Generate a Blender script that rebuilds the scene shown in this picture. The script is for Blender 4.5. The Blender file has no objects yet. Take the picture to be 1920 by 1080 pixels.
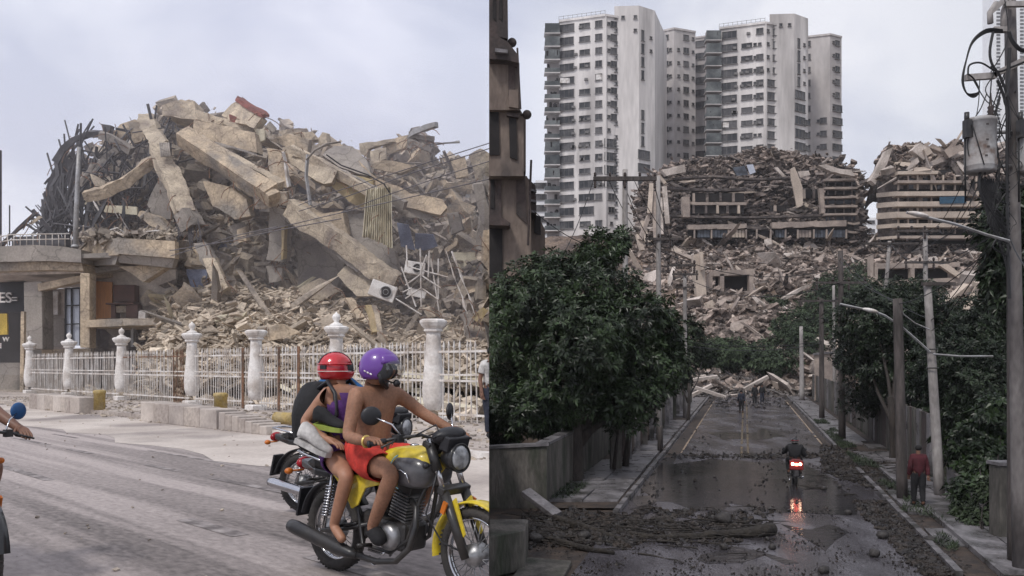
import bpy, bmesh, math, random
import numpy as np
from mathutils import Vector, Matrix, Euler, noise as mnoise
random.seed(7); RNG = np.random.default_rng(7)
S = bpy.context.scene
COL = S.collection
R = math.radians
# ------------------------------------------------------------------ camera, sky, sun, exposure
FPX = 1600.0; HOR = 685.0; CAMZ = 1.5
cd = bpy.data.cameras.new('camera'); cam = bpy.data.objects.new('camera', cd); COL.objects.link(cam)
cam.location = (0, 0, CAMZ); cam.rotation_euler = (R(90), 0, 0)
cd.sensor_width = 36; cd.lens = 36*FPX/1920; cd.shift_y = (HOR-540)/1920
cd.clip_end = 6000; cd.clip_start = 0.05
S.camera = cam
S.view_settings.view_transform = 'Standard'; S.view_settings.look = 'None'
S.view_settings.exposure = 0.0; S.view_settings.gamma = 1
S.render.engine = 'CYCLES'
S.cycles.use_denoising = True
S.cycles.max_bounces = 5; S.cycles.diffuse_bounces = 3; S.cycles.glossy_bounces = 3
S.cycles.transmission_bounces = 3; S.cycles.volume_bounces = 1; S.cycles.transparent_max_bounces = 6
S.cycles.use_adaptive_sampling = True; S.cycles.adaptive_threshold = 0.015
SUN_EL, SUN_AZ = R(52), R(215)          # azimuth measured from +Y clockwise: behind the camera, to its left
w = bpy.data.worlds.new('World'); S.world = w; w.use_nodes = True
nt = w.node_tree; nt.nodes.clear()
def N(t, typ, **k):
    n = t.nodes.new(typ)
    for a, b in k.items(): setattr(n, a, b)
    return n
sky = N(nt, 'ShaderNodeTexSky', sky_type='NISHITA', sun_disc=False, sun_elevation=SUN_EL, sun_rotation=SUN_AZ)
tc = N(nt, 'ShaderNodeTexCoord'); mp = N(nt, 'ShaderNodeMapping'); mp.inputs['Scale'].default_value = (1, 1, 1.7)
nt.links.new(tc.outputs['Generated'], mp.inputs[0])
nz = N(nt, 'ShaderNodeTexNoise'); nz.inputs['Scale'].default_value = 3.4; nz.inputs['Detail'].default_value = 7; nz.inputs['Distortion'].default_value = .3
nt.links.new(mp.outputs[0], nz.inputs['Vector'])
rp = N(nt, 'ShaderNodeValToRGB'); rp.color_ramp.elements[0].position = .38; rp.color_ramp.elements[1].position = .58
rp.color_ramp.elements[0].color = (5.7, 5.95, 6.95, 1); rp.color_ramp.elements[1].color = (8.3, 8.4, 8.9, 1)
nt.links.new(nz.outputs['Fac'], rp.inputs[0])
# the whole sky is lavender grey to the left and paler grey-white to the right
sx = N(nt, 'ShaderNodeSeparateXYZ'); nt.links.new(tc.outputs['Generated'], sx.inputs[0])
mr = N(nt, 'ShaderNodeMapRange'); mr.inputs[1].default_value = -1; mr.inputs[2].default_value = 1; nt.links.new(sx.outputs[0], mr.inputs[0])
tint = N(nt, 'ShaderNodeValToRGB'); nt.links.new(mr.outputs[0], tint.inputs[0]); cr = tint.color_ramp; cr.interpolation = 'EASE'
cr.elements[0].position = .25; cr.elements[0].color = (1.04, 1.04, 1.08, 1); cr.elements[1].position = .78; cr.elements[1].color = (.86, .87, .89, 1)
for p_, c_ in ((.42, (.97, .97, 1.05)), (.475, (.80, .82, .92)), (.545, (1.03, 1.03, 1.04)), (.66, (1.06, 1.05, 1.05))): e_ = cr.elements.new(p_); e_.color = (*c_, 1)
mul = N(nt, 'ShaderNodeMixRGB', blend_type='MULTIPLY'); mul.inputs[0].default_value = 1
nt.links.new(rp.outputs[0], mul.inputs[1]); nt.links.new(tint.outputs[0], mul.inputs[2])
mix = N(nt, 'ShaderNodeMixRGB'); mix.inputs[0].default_value = .9
nt.links.new(sky.outputs[0], mix.inputs[1]); nt.links.new(mul.outputs[0], mix.inputs[2])
bg = N(nt, 'ShaderNodeBackground'); bg.inputs[1].default_value = .110
wo = N(nt, 'ShaderNodeOutputWorld'); nt.links.new(mix.outputs[0], bg.inputs[0]); nt.links.new(bg.outputs[0], wo.inputs[0])
sl = bpy.data.lights.new('sun', 'SUN'); sl.energy = 2.0; sl.angle = R(11); sl.color = (1, .955, .9)
so = bpy.data.objects.new('sun', sl); COL.objects.link(so)
sd = Vector((math.sin(SUN_AZ)*math.cos(SUN_EL), math.cos(SUN_AZ)*math.cos(SUN_EL), math.sin(SUN_EL)))
so.rotation_euler = (-sd).to_track_quat('-Z', 'Y').to_euler(); so.location = (0, -30, 60)

# ------------------------------------------------------------------ geometry helpers
def P(px, py, Y): return Vector(((px-960)/FPX*Y, Y, CAMZ+(HOR-py)/FPX*Y))
SEAM = (917-960)/FPX                       # the upper street ends on this line over the lower street
def seamx(Y): return SEAM*Y
def zr(Y): return -3.12+.0156*Y            # lower street level
def G(px, py):                             # pixel on the lower street
    Y = 7392/(py-660); return Vector(((px-960)/FPX*Y, Y, zr(Y)))
def GL(px, py):                            # pixel on the upper street
    Y = 2400/(py-685); return Vector(((px-960)/FPX*Y, Y, 0))
def rx(a, Y): return a+.273*Y              # a metres right of the lower street's centre line

class MB:
    def __init__(s): s.v = []; s.f = []; s.sm = []
    def add(s, vs, fs, smooth=False):
        o = len(s.v); s.v += [tuple(v) for v in vs]; s.f += [tuple(i+o for i in f) for f in fs]; s.sm += [smooth]*len(fs); return s
    def box(s, c, d, rot=None, taper=1.0):
        x, y, z = d[0]/2, d[1]/2, d[2]/2
        vs = [Vector((a*x*(taper if e > 0 else 1), b*y*(taper if e > 0 else 1), e*z)) for e in (-1, 1) for b in (-1, 1) for a in (-1, 1)]
        if rot is not None:
            m = rot if isinstance(rot, Matrix) else Euler(rot).to_matrix()
            vs = [m @ v for v in vs]
        return s.add([v+Vector(c) for v in vs], [(0, 2, 3, 1), (4, 5, 7, 6), (0, 1, 5, 4), (2, 6, 7, 3), (0, 4, 6, 2), (1, 3, 7, 5)])
    def beam(s, a, b, w, h, roll=0, w2=None, h2=None, up=(0, 0, 1)):
        a, b = Vector(a), Vector(b); d = (b-a).normalized(); u = Vector(up)
        if abs(d.dot(u)) > .97: u = Vector((0, -1, 0))
        sd_ = d.cross(u).normalized(); u = sd_.cross(d)
        q = Matrix.Rotation(roll, 3, d); sd_ = q @ sd_; u = q @ u
        w2 = w if w2 is None else w2; h2 = h if h2 is None else h2
        vs = [a+sd_*x*w/2+u*y*h/2 for x, y in ((-1, -1), (1, -1), (1, 1), (-1, 1))]+[b+sd_*x*w2/2+u*y*h2/2 for x, y in ((-1, -1), (1, -1), (1, 1), (-1, 1))]
        return s.add(vs, [(0, 1, 2, 3), (4, 7, 6, 5), (0, 4, 5, 1), (1, 5, 6, 2), (2, 6, 7, 3), (3, 7, 4, 0)])
    def strip(s, pts, w, h, roll=0):
        pts = [Vector(p) for p in pts]; vs = []; n = len(pts); ref = Vector((0, 0, 1))
        for i, p in enumerate(pts):
            d = (pts[min(i+1, n-1)]-pts[max(i-1, 0)]).normalized(); sd_ = d.cross(ref)
            sd_ = sd_.normalized() if sd_.length > .25 else (prev if i else d.cross(Vector((0, -1, 0))).normalized()); 
            if i and sd_.dot(prev) < 0: sd_ = -sd_
            prev = sd_; u = sd_.cross(d); q = Matrix.Rotation(roll, 3, d); a, b = q @ sd_, q @ u
            k = 1+random.uniform(-.06, .06)
            vs += [p+a*x*w/2*k+b*y*h/2*k for x, y in ((-1, -1), (1, -1), (1, 1), (-1, 1))]
        fs = [(4*i+j, 4*(i+1)+j, 4*(i+1)+(j+1) % 4, 4*i+(j+1) % 4) for i in range(n-1) for j in range(4)]+[(0, 1, 2, 3), (4*n-1, 4*n-2, 4*n-3, 4*n-4)]
        return s.add(vs, fs)
    def tube(s, pts, r, n=8, cap=True, smooth=True):
        pts = [Vector(p) for p in pts]; rs = r if isinstance(r, (list, tuple)) else [r]*len(pts)
        t0 = (pts[1]-pts[0]).normalized(); u = Vector((0, 0, 1)) if abs(t0.z) < .9 else Vector((1, 0, 0))
        u = (u-t0*u.dot(t0)).normalized(); vs = []
        for i, p in enumerate(pts):
            t = (pts[min(i+1, len(pts)-1)]-pts[max(i-1, 0)]).normalized()
            u = (u-t*u.dot(t)).normalized(); w_ = t.cross(u)
            for k in range(n):
                a = 2*math.pi*k/n; vs.append(p+(u*math.cos(a)+w_*math.sin(a))*rs[i])
        fs = [(i*n+k, i*n+(k+1) % n, (i+1)*n+(k+1) % n, (i+1)*n+k) for i in range(len(pts)-1) for k in range(n)]
        if cap: fs += [tuple(range(n-1, -1, -1)), tuple((len(pts)-1)*n+k for k in range(n))]
        return s.add(vs, fs, smooth)
    def lathe(s, prof, n=16, c=(0, 0, 0), axis='z', smooth=True, sq=None):
        vs = []; c = Vector(c)
        for r, h in prof:
            for k in range(n):
                a = 2*math.pi*(k+.5)/n; x, y = r*math.cos(a), r*math.sin(a)
                v = {'z': (x, y, h), 'y': (x, h, y), 'x': (h, x, y)}[axis]
                vs.append(c+Vector(v))
        fs = [(i*n+k, i*n+(k+1) % n, (i+1)*n+(k+1) % n, (i+1)*n+k) for i in range(len(prof)-1) for k in range(n)]
        fs += [tuple(range(n-1, -1, -1)), tuple((len(prof)-1)*n+k for k in range(n))]
        return s.add(vs, fs, smooth)
    def ball(s, c, r, n=12, m=8, rot=None, fn=None):
        r = r if isinstance(r, (tuple, list)) else (r, r, r); vs = []; c = Vector(c)
        for i in range(m+1):
            th = math.pi*i/m
            for k in range(n):
                a = 2*math.pi*k/n; d = Vector((math.sin(th)*math.cos(a), math.sin(th)*math.sin(a), math.cos(th)))
                q = 1 if fn is None else fn(d)
                v = Vector((d.x*r[0], d.y*r[1], d.z*r[2]))*q
                if rot is not None: v = Euler(rot).to_matrix() @ v
                vs.append(c+v)
        fs = [(i*n+k, (i+1)*n+k, (i+1)*n+(k+1) % n, i*n+(k+1) % n) for i in range(m) for k in range(n)]
        return s.add(vs, fs, True)
    def torus(s, c, Rr, r, n=32, m=8, axis='y', a0=0, a1=2*math.pi, sy=1.0):
        c = Vector(c); full = abs(a1-a0-2*math.pi) < 1e-6; nn = n if full else n+1; vs = []
        for i in range(nn):
            a = a0+(a1-a0)*i/n
            for k in range(m):
                b = 2*math.pi*k/m; rr = Rr+r*math.cos(b); h = r*sy*math.sin(b)
                x, y = rr*math.cos(a), rr*math.sin(a)
                vs.append(c+Vector({'y': (x, h, y), 'z': (x, y, h), 'x': (h, x, y)}[axis]))
        fs = []
        for i in range(n):
            j = (i+1) % nn if full else i+1
            for k in range(m): fs.append((i*m+k, i*m+(k+1) % m, j*m+(k+1) % m, j*m+k))
        return s.add(vs, fs, True)
    def prism(s, pts, off):
        pts = [Vector(p) for p in pts]; off = Vector(off); n = len(pts)
        nrm = Vector((0, 0, 0))
        for i in range(n): nrm += pts[i].cross(pts[(i+1) % n])
        if nrm.dot(off) > 0: pts.reverse()
        return s.add(pts+[p+off for p in pts], [tuple(range(n)), tuple(range(2*n-1, n-1, -1))]+[(i, i+n, (i+1) % n+n, (i+1) % n) for i in range(n)])
    def sheet(s, pts): return s.add(pts, [tuple(range(len(pts)))])
    def mesh(s, name, origin=(0, 0, 0)):
        me = bpy.data.meshes.new(name); o = Vector(origin)
        me.from_pydata([tuple(Vector(v)-o) for v in s.v], [], s.f)
        me.polygons.foreach_set('use_smooth', s.sm); me.update(); return me
    def build(s, name, mat, parent=None, origin=None, bevel=0, **kw):
        if origin is None: origin = worldloc(parent)
        me = s.mesh(name, origin)
        return link(name, me, mat, parent, bevel=bevel, **kw)
def worldloc(o):
    v = Vector((0, 0, 0))
    while o is not None: v += o.location; o = o.parent
    return v
def props(o, label=None, cat=None, group=None, kind=None, category=None):
    cat = cat or category
    for k, x in (('label', label), ('category', cat), ('group', group), ('kind', kind)):
        if x: o[k] = x
    return o
def link(name, me, mat=None, parent=None, loc=(0, 0, 0), rot=None, scale=None, bevel=0, **kw):
    if mat is not None and len(me.materials) == 0:
        for m in (mat if isinstance(mat, (list, tuple)) else [mat]): me.materials.append(m)
    o = bpy.data.objects.new(name, me); COL.objects.link(o); o.parent = parent; o.location = loc
    if rot is not None: o.rotation_euler = rot
    if scale is not None: o.scale = scale
    if bevel:
        b = o.modifiers.new('bevel', 'BEVEL'); b.width = bevel; b.segments = 2; b.limit_method = 'ANGLE'
    return props(o, **kw)
def empty(name, loc, label, cat, group=None, rot=0):
    o = bpy.data.objects.new(name, None); COL.objects.link(o); o.location = loc; o.rotation_euler = (0, 0, rot); o.empty_display_size = .2
    return props(o, label, cat, group)
def arr_mesh(name, V, F, smooth=False):
    """V (n,3), F (m,k) arrays of equal-sized faces"""
    me = bpy.data.meshes.new(name); m, k = F.shape
    me.vertices.add(len(V)); me.vertices.foreach_set('co', V.astype(np.float32).ravel())
    me.loops.add(m*k); me.loops.foreach_set('vertex_index', F.astype(np.int32).ravel())
    me.polygons.add(m); me.polygons.foreach_set('loop_start', np.arange(0, m*k, k, dtype=np.int32))
    me.polygons.foreach_set('use_smooth', np.full(m, smooth)); me.update(calc_edges=True); me.validate(); return me
def xf(V, px=0): return V

# ------------------------------------------------------------------ materials
def mat(name, col, rough=.8, col2=None, scale=1.5, fine=14, finev=.25, bump=.25, bscale=30, island=0, metallic=0, spec=.4, emis=None, estr=0, coat=0, trans=0, stretch=(1, 1, 1), lo=.38, hi=.62, col3=None, scale3=.35, r2=None, sub=0, crack=0):
    m = bpy.data.materials.new(name); m.use_nodes = True; t = m.node_tree; t.nodes.clear(); L = t.links.new
    o = N(t, 'ShaderNodeOutputMaterial'); b = N(t, 'ShaderNodeBsdfPrincipled'); L(b.outputs[0], o.inputs[0])
    g = N(t, 'ShaderNodeNewGeometry'); mp = N(t, 'ShaderNodeMapping'); mp.inputs['Scale'].default_value = stretch; L(g.outputs['Position'], mp.inputs[0])
    def noise(sc, det=4):
        n = N(t, 'ShaderNodeTexNoise'); n.inputs['Scale'].default_value = sc; n.inputs['Detail'].default_value = det; L(mp.outputs[0], n.inputs['Vector']); return n
    col2 = col2 or tuple(c*.7 for c in col)
    n1 = noise(scale); rp = N(t, 'ShaderNodeValToRGB'); L(n1.outputs['Fac'], rp.inputs[0])
    rp.color_ramp.elements[0].position = lo; rp.color_ramp.elements[1].position = hi
    rp.color_ramp.elements[0].color = (*col2, 1); rp.color_ramp.elements[1].color = (*col, 1); out = rp.outputs[0]
    if col3:
        n3 = noise(scale3, 5); r3 = N(t, 'ShaderNodeMapRange'); r3.inputs[1].default_value = .52; r3.inputs[2].default_value = .66; L(n3.outputs['Fac'], r3.inputs[0])
        mx = N(t, 'ShaderNodeMixRGB'); L(r3.outputs[0], mx.inputs[0]); L(out, mx.inputs[1]); mx.inputs[2].default_value = (*col3, 1); out = mx.outputs[0]
    if crack:
        wv = N(t, 'ShaderNodeVectorMath', operation='ADD'); nn = noise(2.2, 3); sc_ = N(t, 'ShaderNodeVectorMath', operation='SCALE'); L(nn.outputs['Color'], sc_.inputs[0]); sc_.inputs['Scale'].default_value = .5; L(mp.outputs[0], wv.inputs[0]); L(sc_.outputs[0], wv.inputs[1])
        vo = N(t, 'ShaderNodeTexVoronoi', feature='DISTANCE_TO_EDGE'); vo.inputs['Scale'].default_value = crack; L(wv.outputs[0], vo.inputs['Vector'])
        cm_ = N(t, 'ShaderNodeMapRange'); cm_.inputs[1].default_value = .004; cm_.inputs[2].default_value = .022; cm_.inputs[3].default_value = .42; cm_.inputs[4].default_value = 0; L(vo.outputs['Distance'], cm_.inputs[0])
        cx = N(t, 'ShaderNodeMixRGB'); L(cm_.outputs[0], cx.inputs[0]); L(out, cx.inputs[1]); cx.inputs[2].default_value = (*(c*.25 for c in col2), 1); out = cx.outputs[0]
    n2 = noise(fine, 3); mr = N(t, 'ShaderNodeMapRange'); mr.inputs[1].default_value = .25; mr.inputs[2].default_value = .75
    mr.inputs[3].default_value = 1-finev; mr.inputs[4].default_value = 1+finev*.6; L(n2.outputs['Fac'], mr.inputs[0])
    val = mr.outputs[0]
    if island:
        r = N(t, 'ShaderNodeMapRange'); L(g.outputs['Random Per Island'], r.inputs[0]); r.inputs[3].default_value = 1-island; r.inputs[4].default_value = 1+island
        q = N(t, 'ShaderNodeMath', operation='MULTIPLY'); L(val, q.inputs[0]); L(r.outputs[0], q.inputs[1]); val = q.outputs[0]
    hs = N(t, 'ShaderNodeVectorMath', operation='SCALE'); L(out, hs.inputs[0]); L(val, hs.inputs['Scale'])
    L(hs.outputs[0], b.inputs['Base Color'])
    b.inputs['Metallic'].default_value = metallic; b.inputs['Specular IOR Level'].default_value = spec
    if r2 is not None:
        r = N(t, 'ShaderNodeMapRange'); L(n1.outputs['Fac'], r.inputs[0]); r.inputs[1].default_value = lo; r.inputs[2].default_value = hi
        r.inputs[3].default_value = r2; r.inputs[4].default_value = rough; L(r.outputs[0], b.inputs['Roughness'])
    else: b.inputs['Roughness'].default_value = rough
    if coat: b.inputs['Coat Weight'].default_value = coat; b.inputs['Coat Roughness'].default_value = .08
    if trans: b.inputs['Transmission Weight'].default_value = trans
    if emis: b.inputs['Emission Color'].default_value = (*emis, 1); b.inputs['Emission Strength'].default_value = estr
    if bump:
        n4 = noise(bscale, 5); bp = N(t, 'ShaderNodeBump'); bp.inputs['Strength'].default_value = bump; bp.inputs['Distance'].default_value = .6/bscale
        L(n4.outputs['Fac'], bp.inputs['Height']); L(bp.outputs[0], b.inputs['Normal'])
    return m
TAN = mat('dusty_concrete', (.56, .45, .325), .9, (.38, .305, .23), 1.4, 9, .3, .55, 7, col3=(.27, .24, .21), scale3=.5, island=.12, crack=.7)
TAN2 = mat('pale_dusty_concrete', (.62, .525, .40), .9, (.43, .36, .28), 1.6, 12, .3, .5, 7, col3=(.30, .25, .21), scale3=.8, island=.15, crack=.8)
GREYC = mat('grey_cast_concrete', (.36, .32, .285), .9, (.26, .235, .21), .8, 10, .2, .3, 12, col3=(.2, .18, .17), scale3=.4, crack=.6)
YELC = mat('yellowed_concrete', (.50, .40, .22), .9, (.40, .31, .19), .6, 8, .2, .25, 9)
RUBL = mat('dusty_rubble', (.46, .39, .31), .95, (.22, .19, .17), .7, 7, .35, .5, 6, island=.45)
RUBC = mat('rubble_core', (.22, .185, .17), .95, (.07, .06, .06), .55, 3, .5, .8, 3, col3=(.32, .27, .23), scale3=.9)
RUBP = mat('pale_rubble', (.57, .485, .385), .95, (.38, .315, .25), .8, 8, .3, .5, 6, island=.4)
DKMET = mat('dark_metal', (.085, .08, .085), .7, (.05, .05, .055), 2, 12, .3, .2, 20, island=.4)  # near-black metal, tone varied at random per piece
GMET = mat('grey_metal', (.42, .42, .43), .5, (.30, .29, .28), 2, 12, .25, .1, 30, metallic=.3)
WMET = mat('white_painted_metal', (.72, .69, .66), .55, (.50, .44, .39), 3, 20, .25, .1, 30, island=.08)
RUST = mat('rusty_metal', (.24, .13, .08), .8, (.12, .08, .06), 5, 20, .3, .3, 30)
REDP = mat('red_roof_edge', (.26, .085, .07), .85, (.17, .07, .06), 2, 12, .3, .2, 20)
WHITEW = mat('whitewashed_plaster', (.80, .775, .75), .9, (.66, .62, .585), 2.6, 16, .18, .3, 18, col3=(.50, .45, .41), scale3=1.6)
CORR = mat('cream_sheet', (.62, .57, .44), .6, (.50, .44, .32), 1.2, 10, .2, .05, 20)
BLUE = mat('blue_grey_sheet', (.22, .25, .36), .7, (.16, .18, .26), 2, 12, .3, .2, 20)
WOODO = mat('orange_door_wood', (.62, .29, .11), .6, (.52, .24, .10), 2, 20, .2, .1, 30, stretch=(8, 8, 1))
WOODD = mat('dark_brown_cabinet', (.13, .065, .05), .6, (.09, .05, .04), 2, 20, .2, .1, 30)
PLAS = mat('interior_plaster', (.42, .36, .32), .9, (.32, .28, .25), 1.5, 8, .2, .1, 20)
GLASSP = mat('pale_window_glass', (.50, .53, .60), .15, (.42, .45, .52), .8, 4, .1, 0, 20, spec=.6)
BLACK = mat('black_plastic', (.022, .022, .025), .45, (.015, .015, .018), 6, 20, .2, .08, 60)
BLKM = mat('black_painted_metal', (.02, .02, .022), .38, (.035, .032, .03), 8, 20, .3, .08, 60, spec=.5)
YELB = mat('yellow_kerb_paint', (.40, .29, .10), .8, (.42, .33, .18), 4, 20, .3, .2, 30)
WIREM = mat('wire_rubber', (.02, .02, .022), .6, bump=0)
GWIRE = mat('grey_wire', (.16, .15, .16), .6, bump=0)
SIGNY = mat('yellow_sign_paint', (.62, .43, .07), .6, bump=0)
# lower street
WCON = mat('wet_sidewalk_concrete', (.20, .188, .195), .5, (.10, .094, .097), 1.6, 10, .35, .4, 14, r2=.25, col3=(.05, .048, .045), scale3=.9)
WALLD = mat('mossy_wall_plaster', (.13, .118, .105), .85, (.062, .058, .05), 1.4, 8, .35, .5, 10, col3=(.045, .05, .036), scale3=.8, stretch=(1.6, 1.6, .5))
FACD = mat('stained_facade_plaster', (.21, .165, .135), .85, (.13, .10, .085), .7, 6, .25, .4, 6, col3=(.06, .05, .048), scale3=.35, stretch=(1, 1, .4))
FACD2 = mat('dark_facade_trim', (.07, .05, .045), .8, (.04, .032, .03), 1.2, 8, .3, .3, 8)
TOW = mat('tower_render', (.74, .70, .67), .85, (.60, .565, .54), .16, 1.4, .16, .1, 2, col3=(.36, .335, .32), scale3=.10, stretch=(1, 1, .16))
TOWS = mat('grey_tower_render', (.54, .505, .485), .85, (.42, .39, .375), .10, .8, .15, .1, 2, col3=(.36, .33, .32), scale3=.06, stretch=(1, 1, .35))
TGL = mat('tower_window_glass', (.016, .017, .02), .3, (.10, .095, .095), .23, 2, .4, 0, 20, spec=.5, island=.5)
TFR = mat('tower_window_frame', (.22, .21, .205), .7, bump=0)
BALG = mat('green_balcony_glass', (.135, .145, .142), .4, (.035, .04, .042), .3, 3, .3, 0, 20, spec=.5, island=.3)
HRUB = mat('hill_rubble', (.34, .275, .235), .9, (.075, .057, .048), .8, 4, .35, .5, 4, island=.62)
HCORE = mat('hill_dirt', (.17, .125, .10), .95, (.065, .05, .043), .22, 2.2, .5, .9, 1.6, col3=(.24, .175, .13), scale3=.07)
HSLAB = mat('fallen_slab_concrete', (.56, .49, .44), .85, (.33, .285, .25), .5, 4, .25, .3, 4, island=.25)
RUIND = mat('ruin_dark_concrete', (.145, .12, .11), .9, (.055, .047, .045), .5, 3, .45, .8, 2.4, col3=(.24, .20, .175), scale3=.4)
PARAP = mat('parapet_concrete', (.40, .33, .28), .85, (.26, .215, .19), .5, 4, .2, .3, 4)
CREAM = mat('cream_parapet', (.55, .46, .38), .85, (.42, .35, .29), .4, 4, .2, .2, 4)
SHADEBLK = mat('shade_black', (.025, .022, .022), .95, bump=0)  # near-black colour standing in for the shade inside openings
SHUT = mat('blue_shutter_glass', (.09, .105, .13), .5, (.03, .032, .04), .9, 4, .3, 0, 20, island=.5)
POLEC = mat('weathered_pole_concrete', (.36, .335, .32), .85, (.25, .23, .22), 1.5, 12, .25, .3, 14, stretch=(1, 1, .4))
POLED = mat('dark_pole_wood', (.10, .085, .08), .85, (.055, .048, .045), 3, 14, .3, .5, 14, stretch=(2, 2, .3))
POLEG = mat('grimy_grey_pole', (.17, .155, .15), .8, (.09, .08, .078), 1.5, 12, .25, .4, 14, stretch=(1, 1, .4))
TRANS = mat('transformer_grey_paint', (.40, .40, .40), .5, (.28, .26, .25), 2.5, 14, .2, .1, 20, col3=(.14, .10, .08), scale3=3)
INSUL = mat('brown_porcelain', (.05, .035, .03), .25, bump=0)
LEAF = mat('mango_leaf', (.034, .058, .020), .38, (.010, .018, .007), .8, 6, .3, 0, 20, island=.5, spec=.35)
LEAFD = mat('shaded_street_leaf', (.021, .034, .015), .42, (.009, .016, .008), .8, 6, .3, 0, 20, island=.6, spec=.3)  # shade of the street trees put into a darker leaf colour
LEAF2 = mat('dark_shrub_leaf', (.036, .052, .024), .6, (.02, .03, .016), .8, 4, .3, 0, 20, island=.5, spec=.3)
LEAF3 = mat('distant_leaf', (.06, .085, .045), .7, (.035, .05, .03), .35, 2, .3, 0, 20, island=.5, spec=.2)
BARK = mat('wet_bark', (.05, .04, .035), .8, (.028, .023, .02), 3, 14, .4, .8, 12, stretch=(2, 2, .4))
LOGM = mat('dead_log_bark', (.034, .028, .022), .8, (.015, .012, .01), 3, 14, .4, .9, 10)
MUD = mat('dark_mud_litter', (.034, .026, .021), .75, (.014, .011, .010), 3, 18, .45, .9, 14, r2=.35, island=.5)
STONE = mat('wet_stone', (.045, .040, .038), .6, (.024, .021, .02), 5, 18, .35, .6, 18, island=.5)
LINEY = mat('worn_yellow_line', (.17, .115, .05), .6, (.06, .05, .035), 3, 14, .45, .2, 30, r2=.3)
# ------------------------------------------------------------------ rubble, leaves, people
_cube = np.array([(a, b, c) for c in (-.5, .5) for b in (-.5, .5) for a in (-.5, .5)])
_cf = np.array([(0, 2, 3, 1), (4, 5, 7, 6), (0, 1, 5, 4), (2, 6, 7, 3), (0, 4, 6, 2), (1, 3, 7, 5)])
def rotm(n, tilt=None):
    """random rotation matrices (n,3,3); tilt limits the lean away from flat"""
    q = RNG.normal(size=(n, 4)); q /= np.linalg.norm(q, axis=1)[:, None]
    if tilt is not None:
        a = RNG.uniform(0, 2*np.pi, n); ax = RNG.uniform(-tilt, tilt, n); ay = RNG.uniform(-tilt, tilt, n)
        ca, sa, cx, sx_, cy, sy = np.cos(a), np.sin(a), np.cos(ax), np.sin(ax), np.cos(ay), np.sin(ay)
        Z = np.zeros(n); O = np.ones(n)
        Rz = np.stack([ca, -sa, Z, sa, ca, Z, Z, Z, O], 1).reshape(n, 3, 3)
        Rx = np.stack([O, Z, Z, Z, cx, -sx_, Z, sx_, cx], 1).reshape(n, 3, 3)
        Ry = np.stack([cy, Z, sy, Z, O, Z, -sy, Z, cy], 1).reshape(n, 3, 3)
        return Rz @ Rx @ Ry
    w_, x, y, z = q.T
    return np.stack([1-2*(y*y+z*z), 2*(x*y-z*w_), 2*(x*z+y*w_), 2*(x*y+z*w_), 1-2*(x*x+z*z), 2*(y*z-x*w_), 2*(x*z-y*w_), 2*(y*z+x*w_), 1-2*(x*x+y*y)], 1).reshape(n, 3, 3)
def chunks(C, D, tilt=None, jit=.24):
    """C centres (n,3), D sizes (n,3) -> V,F of irregular blocks"""
    n = len(C); b = _cube[None]+RNG.uniform(-jit, jit, (n, 8, 3))*np.array([.5, .5, .35])
    V = np.einsum('nij,nkj->nki', rotm(n, tilt), b*D[:, None, :])+C[:, None, :]
    F = _cf[None]+(np.arange(n)*8)[:, None, None]
    return V.reshape(-1, 3), F.reshape(-1, 4)
def sizes(n, lo, hi, flat=.35, long=0.0, p=2.2):
    s = lo+(hi-lo)*RNG.random(n)**p
    D = np.stack([s*RNG.uniform(.7, 1.5, n), s*RNG.uniform(.5, 1, n), s*RNG.uniform(flat*.6, flat*1.6, n)], 1)
    m = RNG.random(n) < long
    D[m] = np.stack([s[m]*RNG.uniform(2, 4, m.sum()), s[m]*.25, s[m]*.2], 1)
    return D
def stuffobj(name, V, F, mt, parent=None, smooth=False, **kw):
    o = worldloc(parent); me = arr_mesh(name, V-np.array(o)[None], F, smooth)
    return link(name, me, mt, parent, **kw)
CHUNKME = []
def chunk_protos():
    for k in range(10):
        V, F = chunks(np.zeros((1, 3)), np.ones((1, 3)), 0.01, .30); CHUNKME.append((V, F))
chunk_protos()
_pm = {}
def proto_chunk(k, mt):
    key = (k, mt.name)
    if key not in _pm:
        V, F = CHUNKME[k]; me = arr_mesh('chunk', V, F)
        # a broken corner: an extra cut so that no piece is a plain box
        bm = bmesh.new(); bm.from_mesh(me)
        nrm = Vector((random.choice((-1, 1)), random.choice((-1, 1)), random.uniform(-.8, .8))).normalized()
        g = bmesh.ops.bisect_plane(bm, geom=bm.verts[:]+bm.edges[:]+bm.faces[:], plane_co=nrm*random.uniform(.38, .5), plane_no=nrm, clear_outer=True)
        eds = [e for e in g['geom_cut'] if isinstance(e, bmesh.types.BMEdge)]
        if eds:
            try: bmesh.ops.contextual_create(bm, geom=eds)
            except Exception: pass
        bm.to_mesh(me); bm.free(); me.materials.append(mt); _pm[key] = me
    return _pm[key]
def piece(name, c, d, mt, parent=None, tilt=.9, rot=None, **kw):
    o = link(name, proto_chunk(random.randrange(10), mt), None, parent, loc=Vector(c)-worldloc(parent), rot=rot or (random.uniform(-tilt, tilt), random.uniform(-tilt, tilt), random.uniform(0, 6.28)), scale=d, **kw)
    return o
def interp(tab, x):
    xs = [t[0] for t in tab]
    return [float(np.interp(x, xs, [t[k] for t in tab])) for k in range(1, len(tab[0]))]
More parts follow.
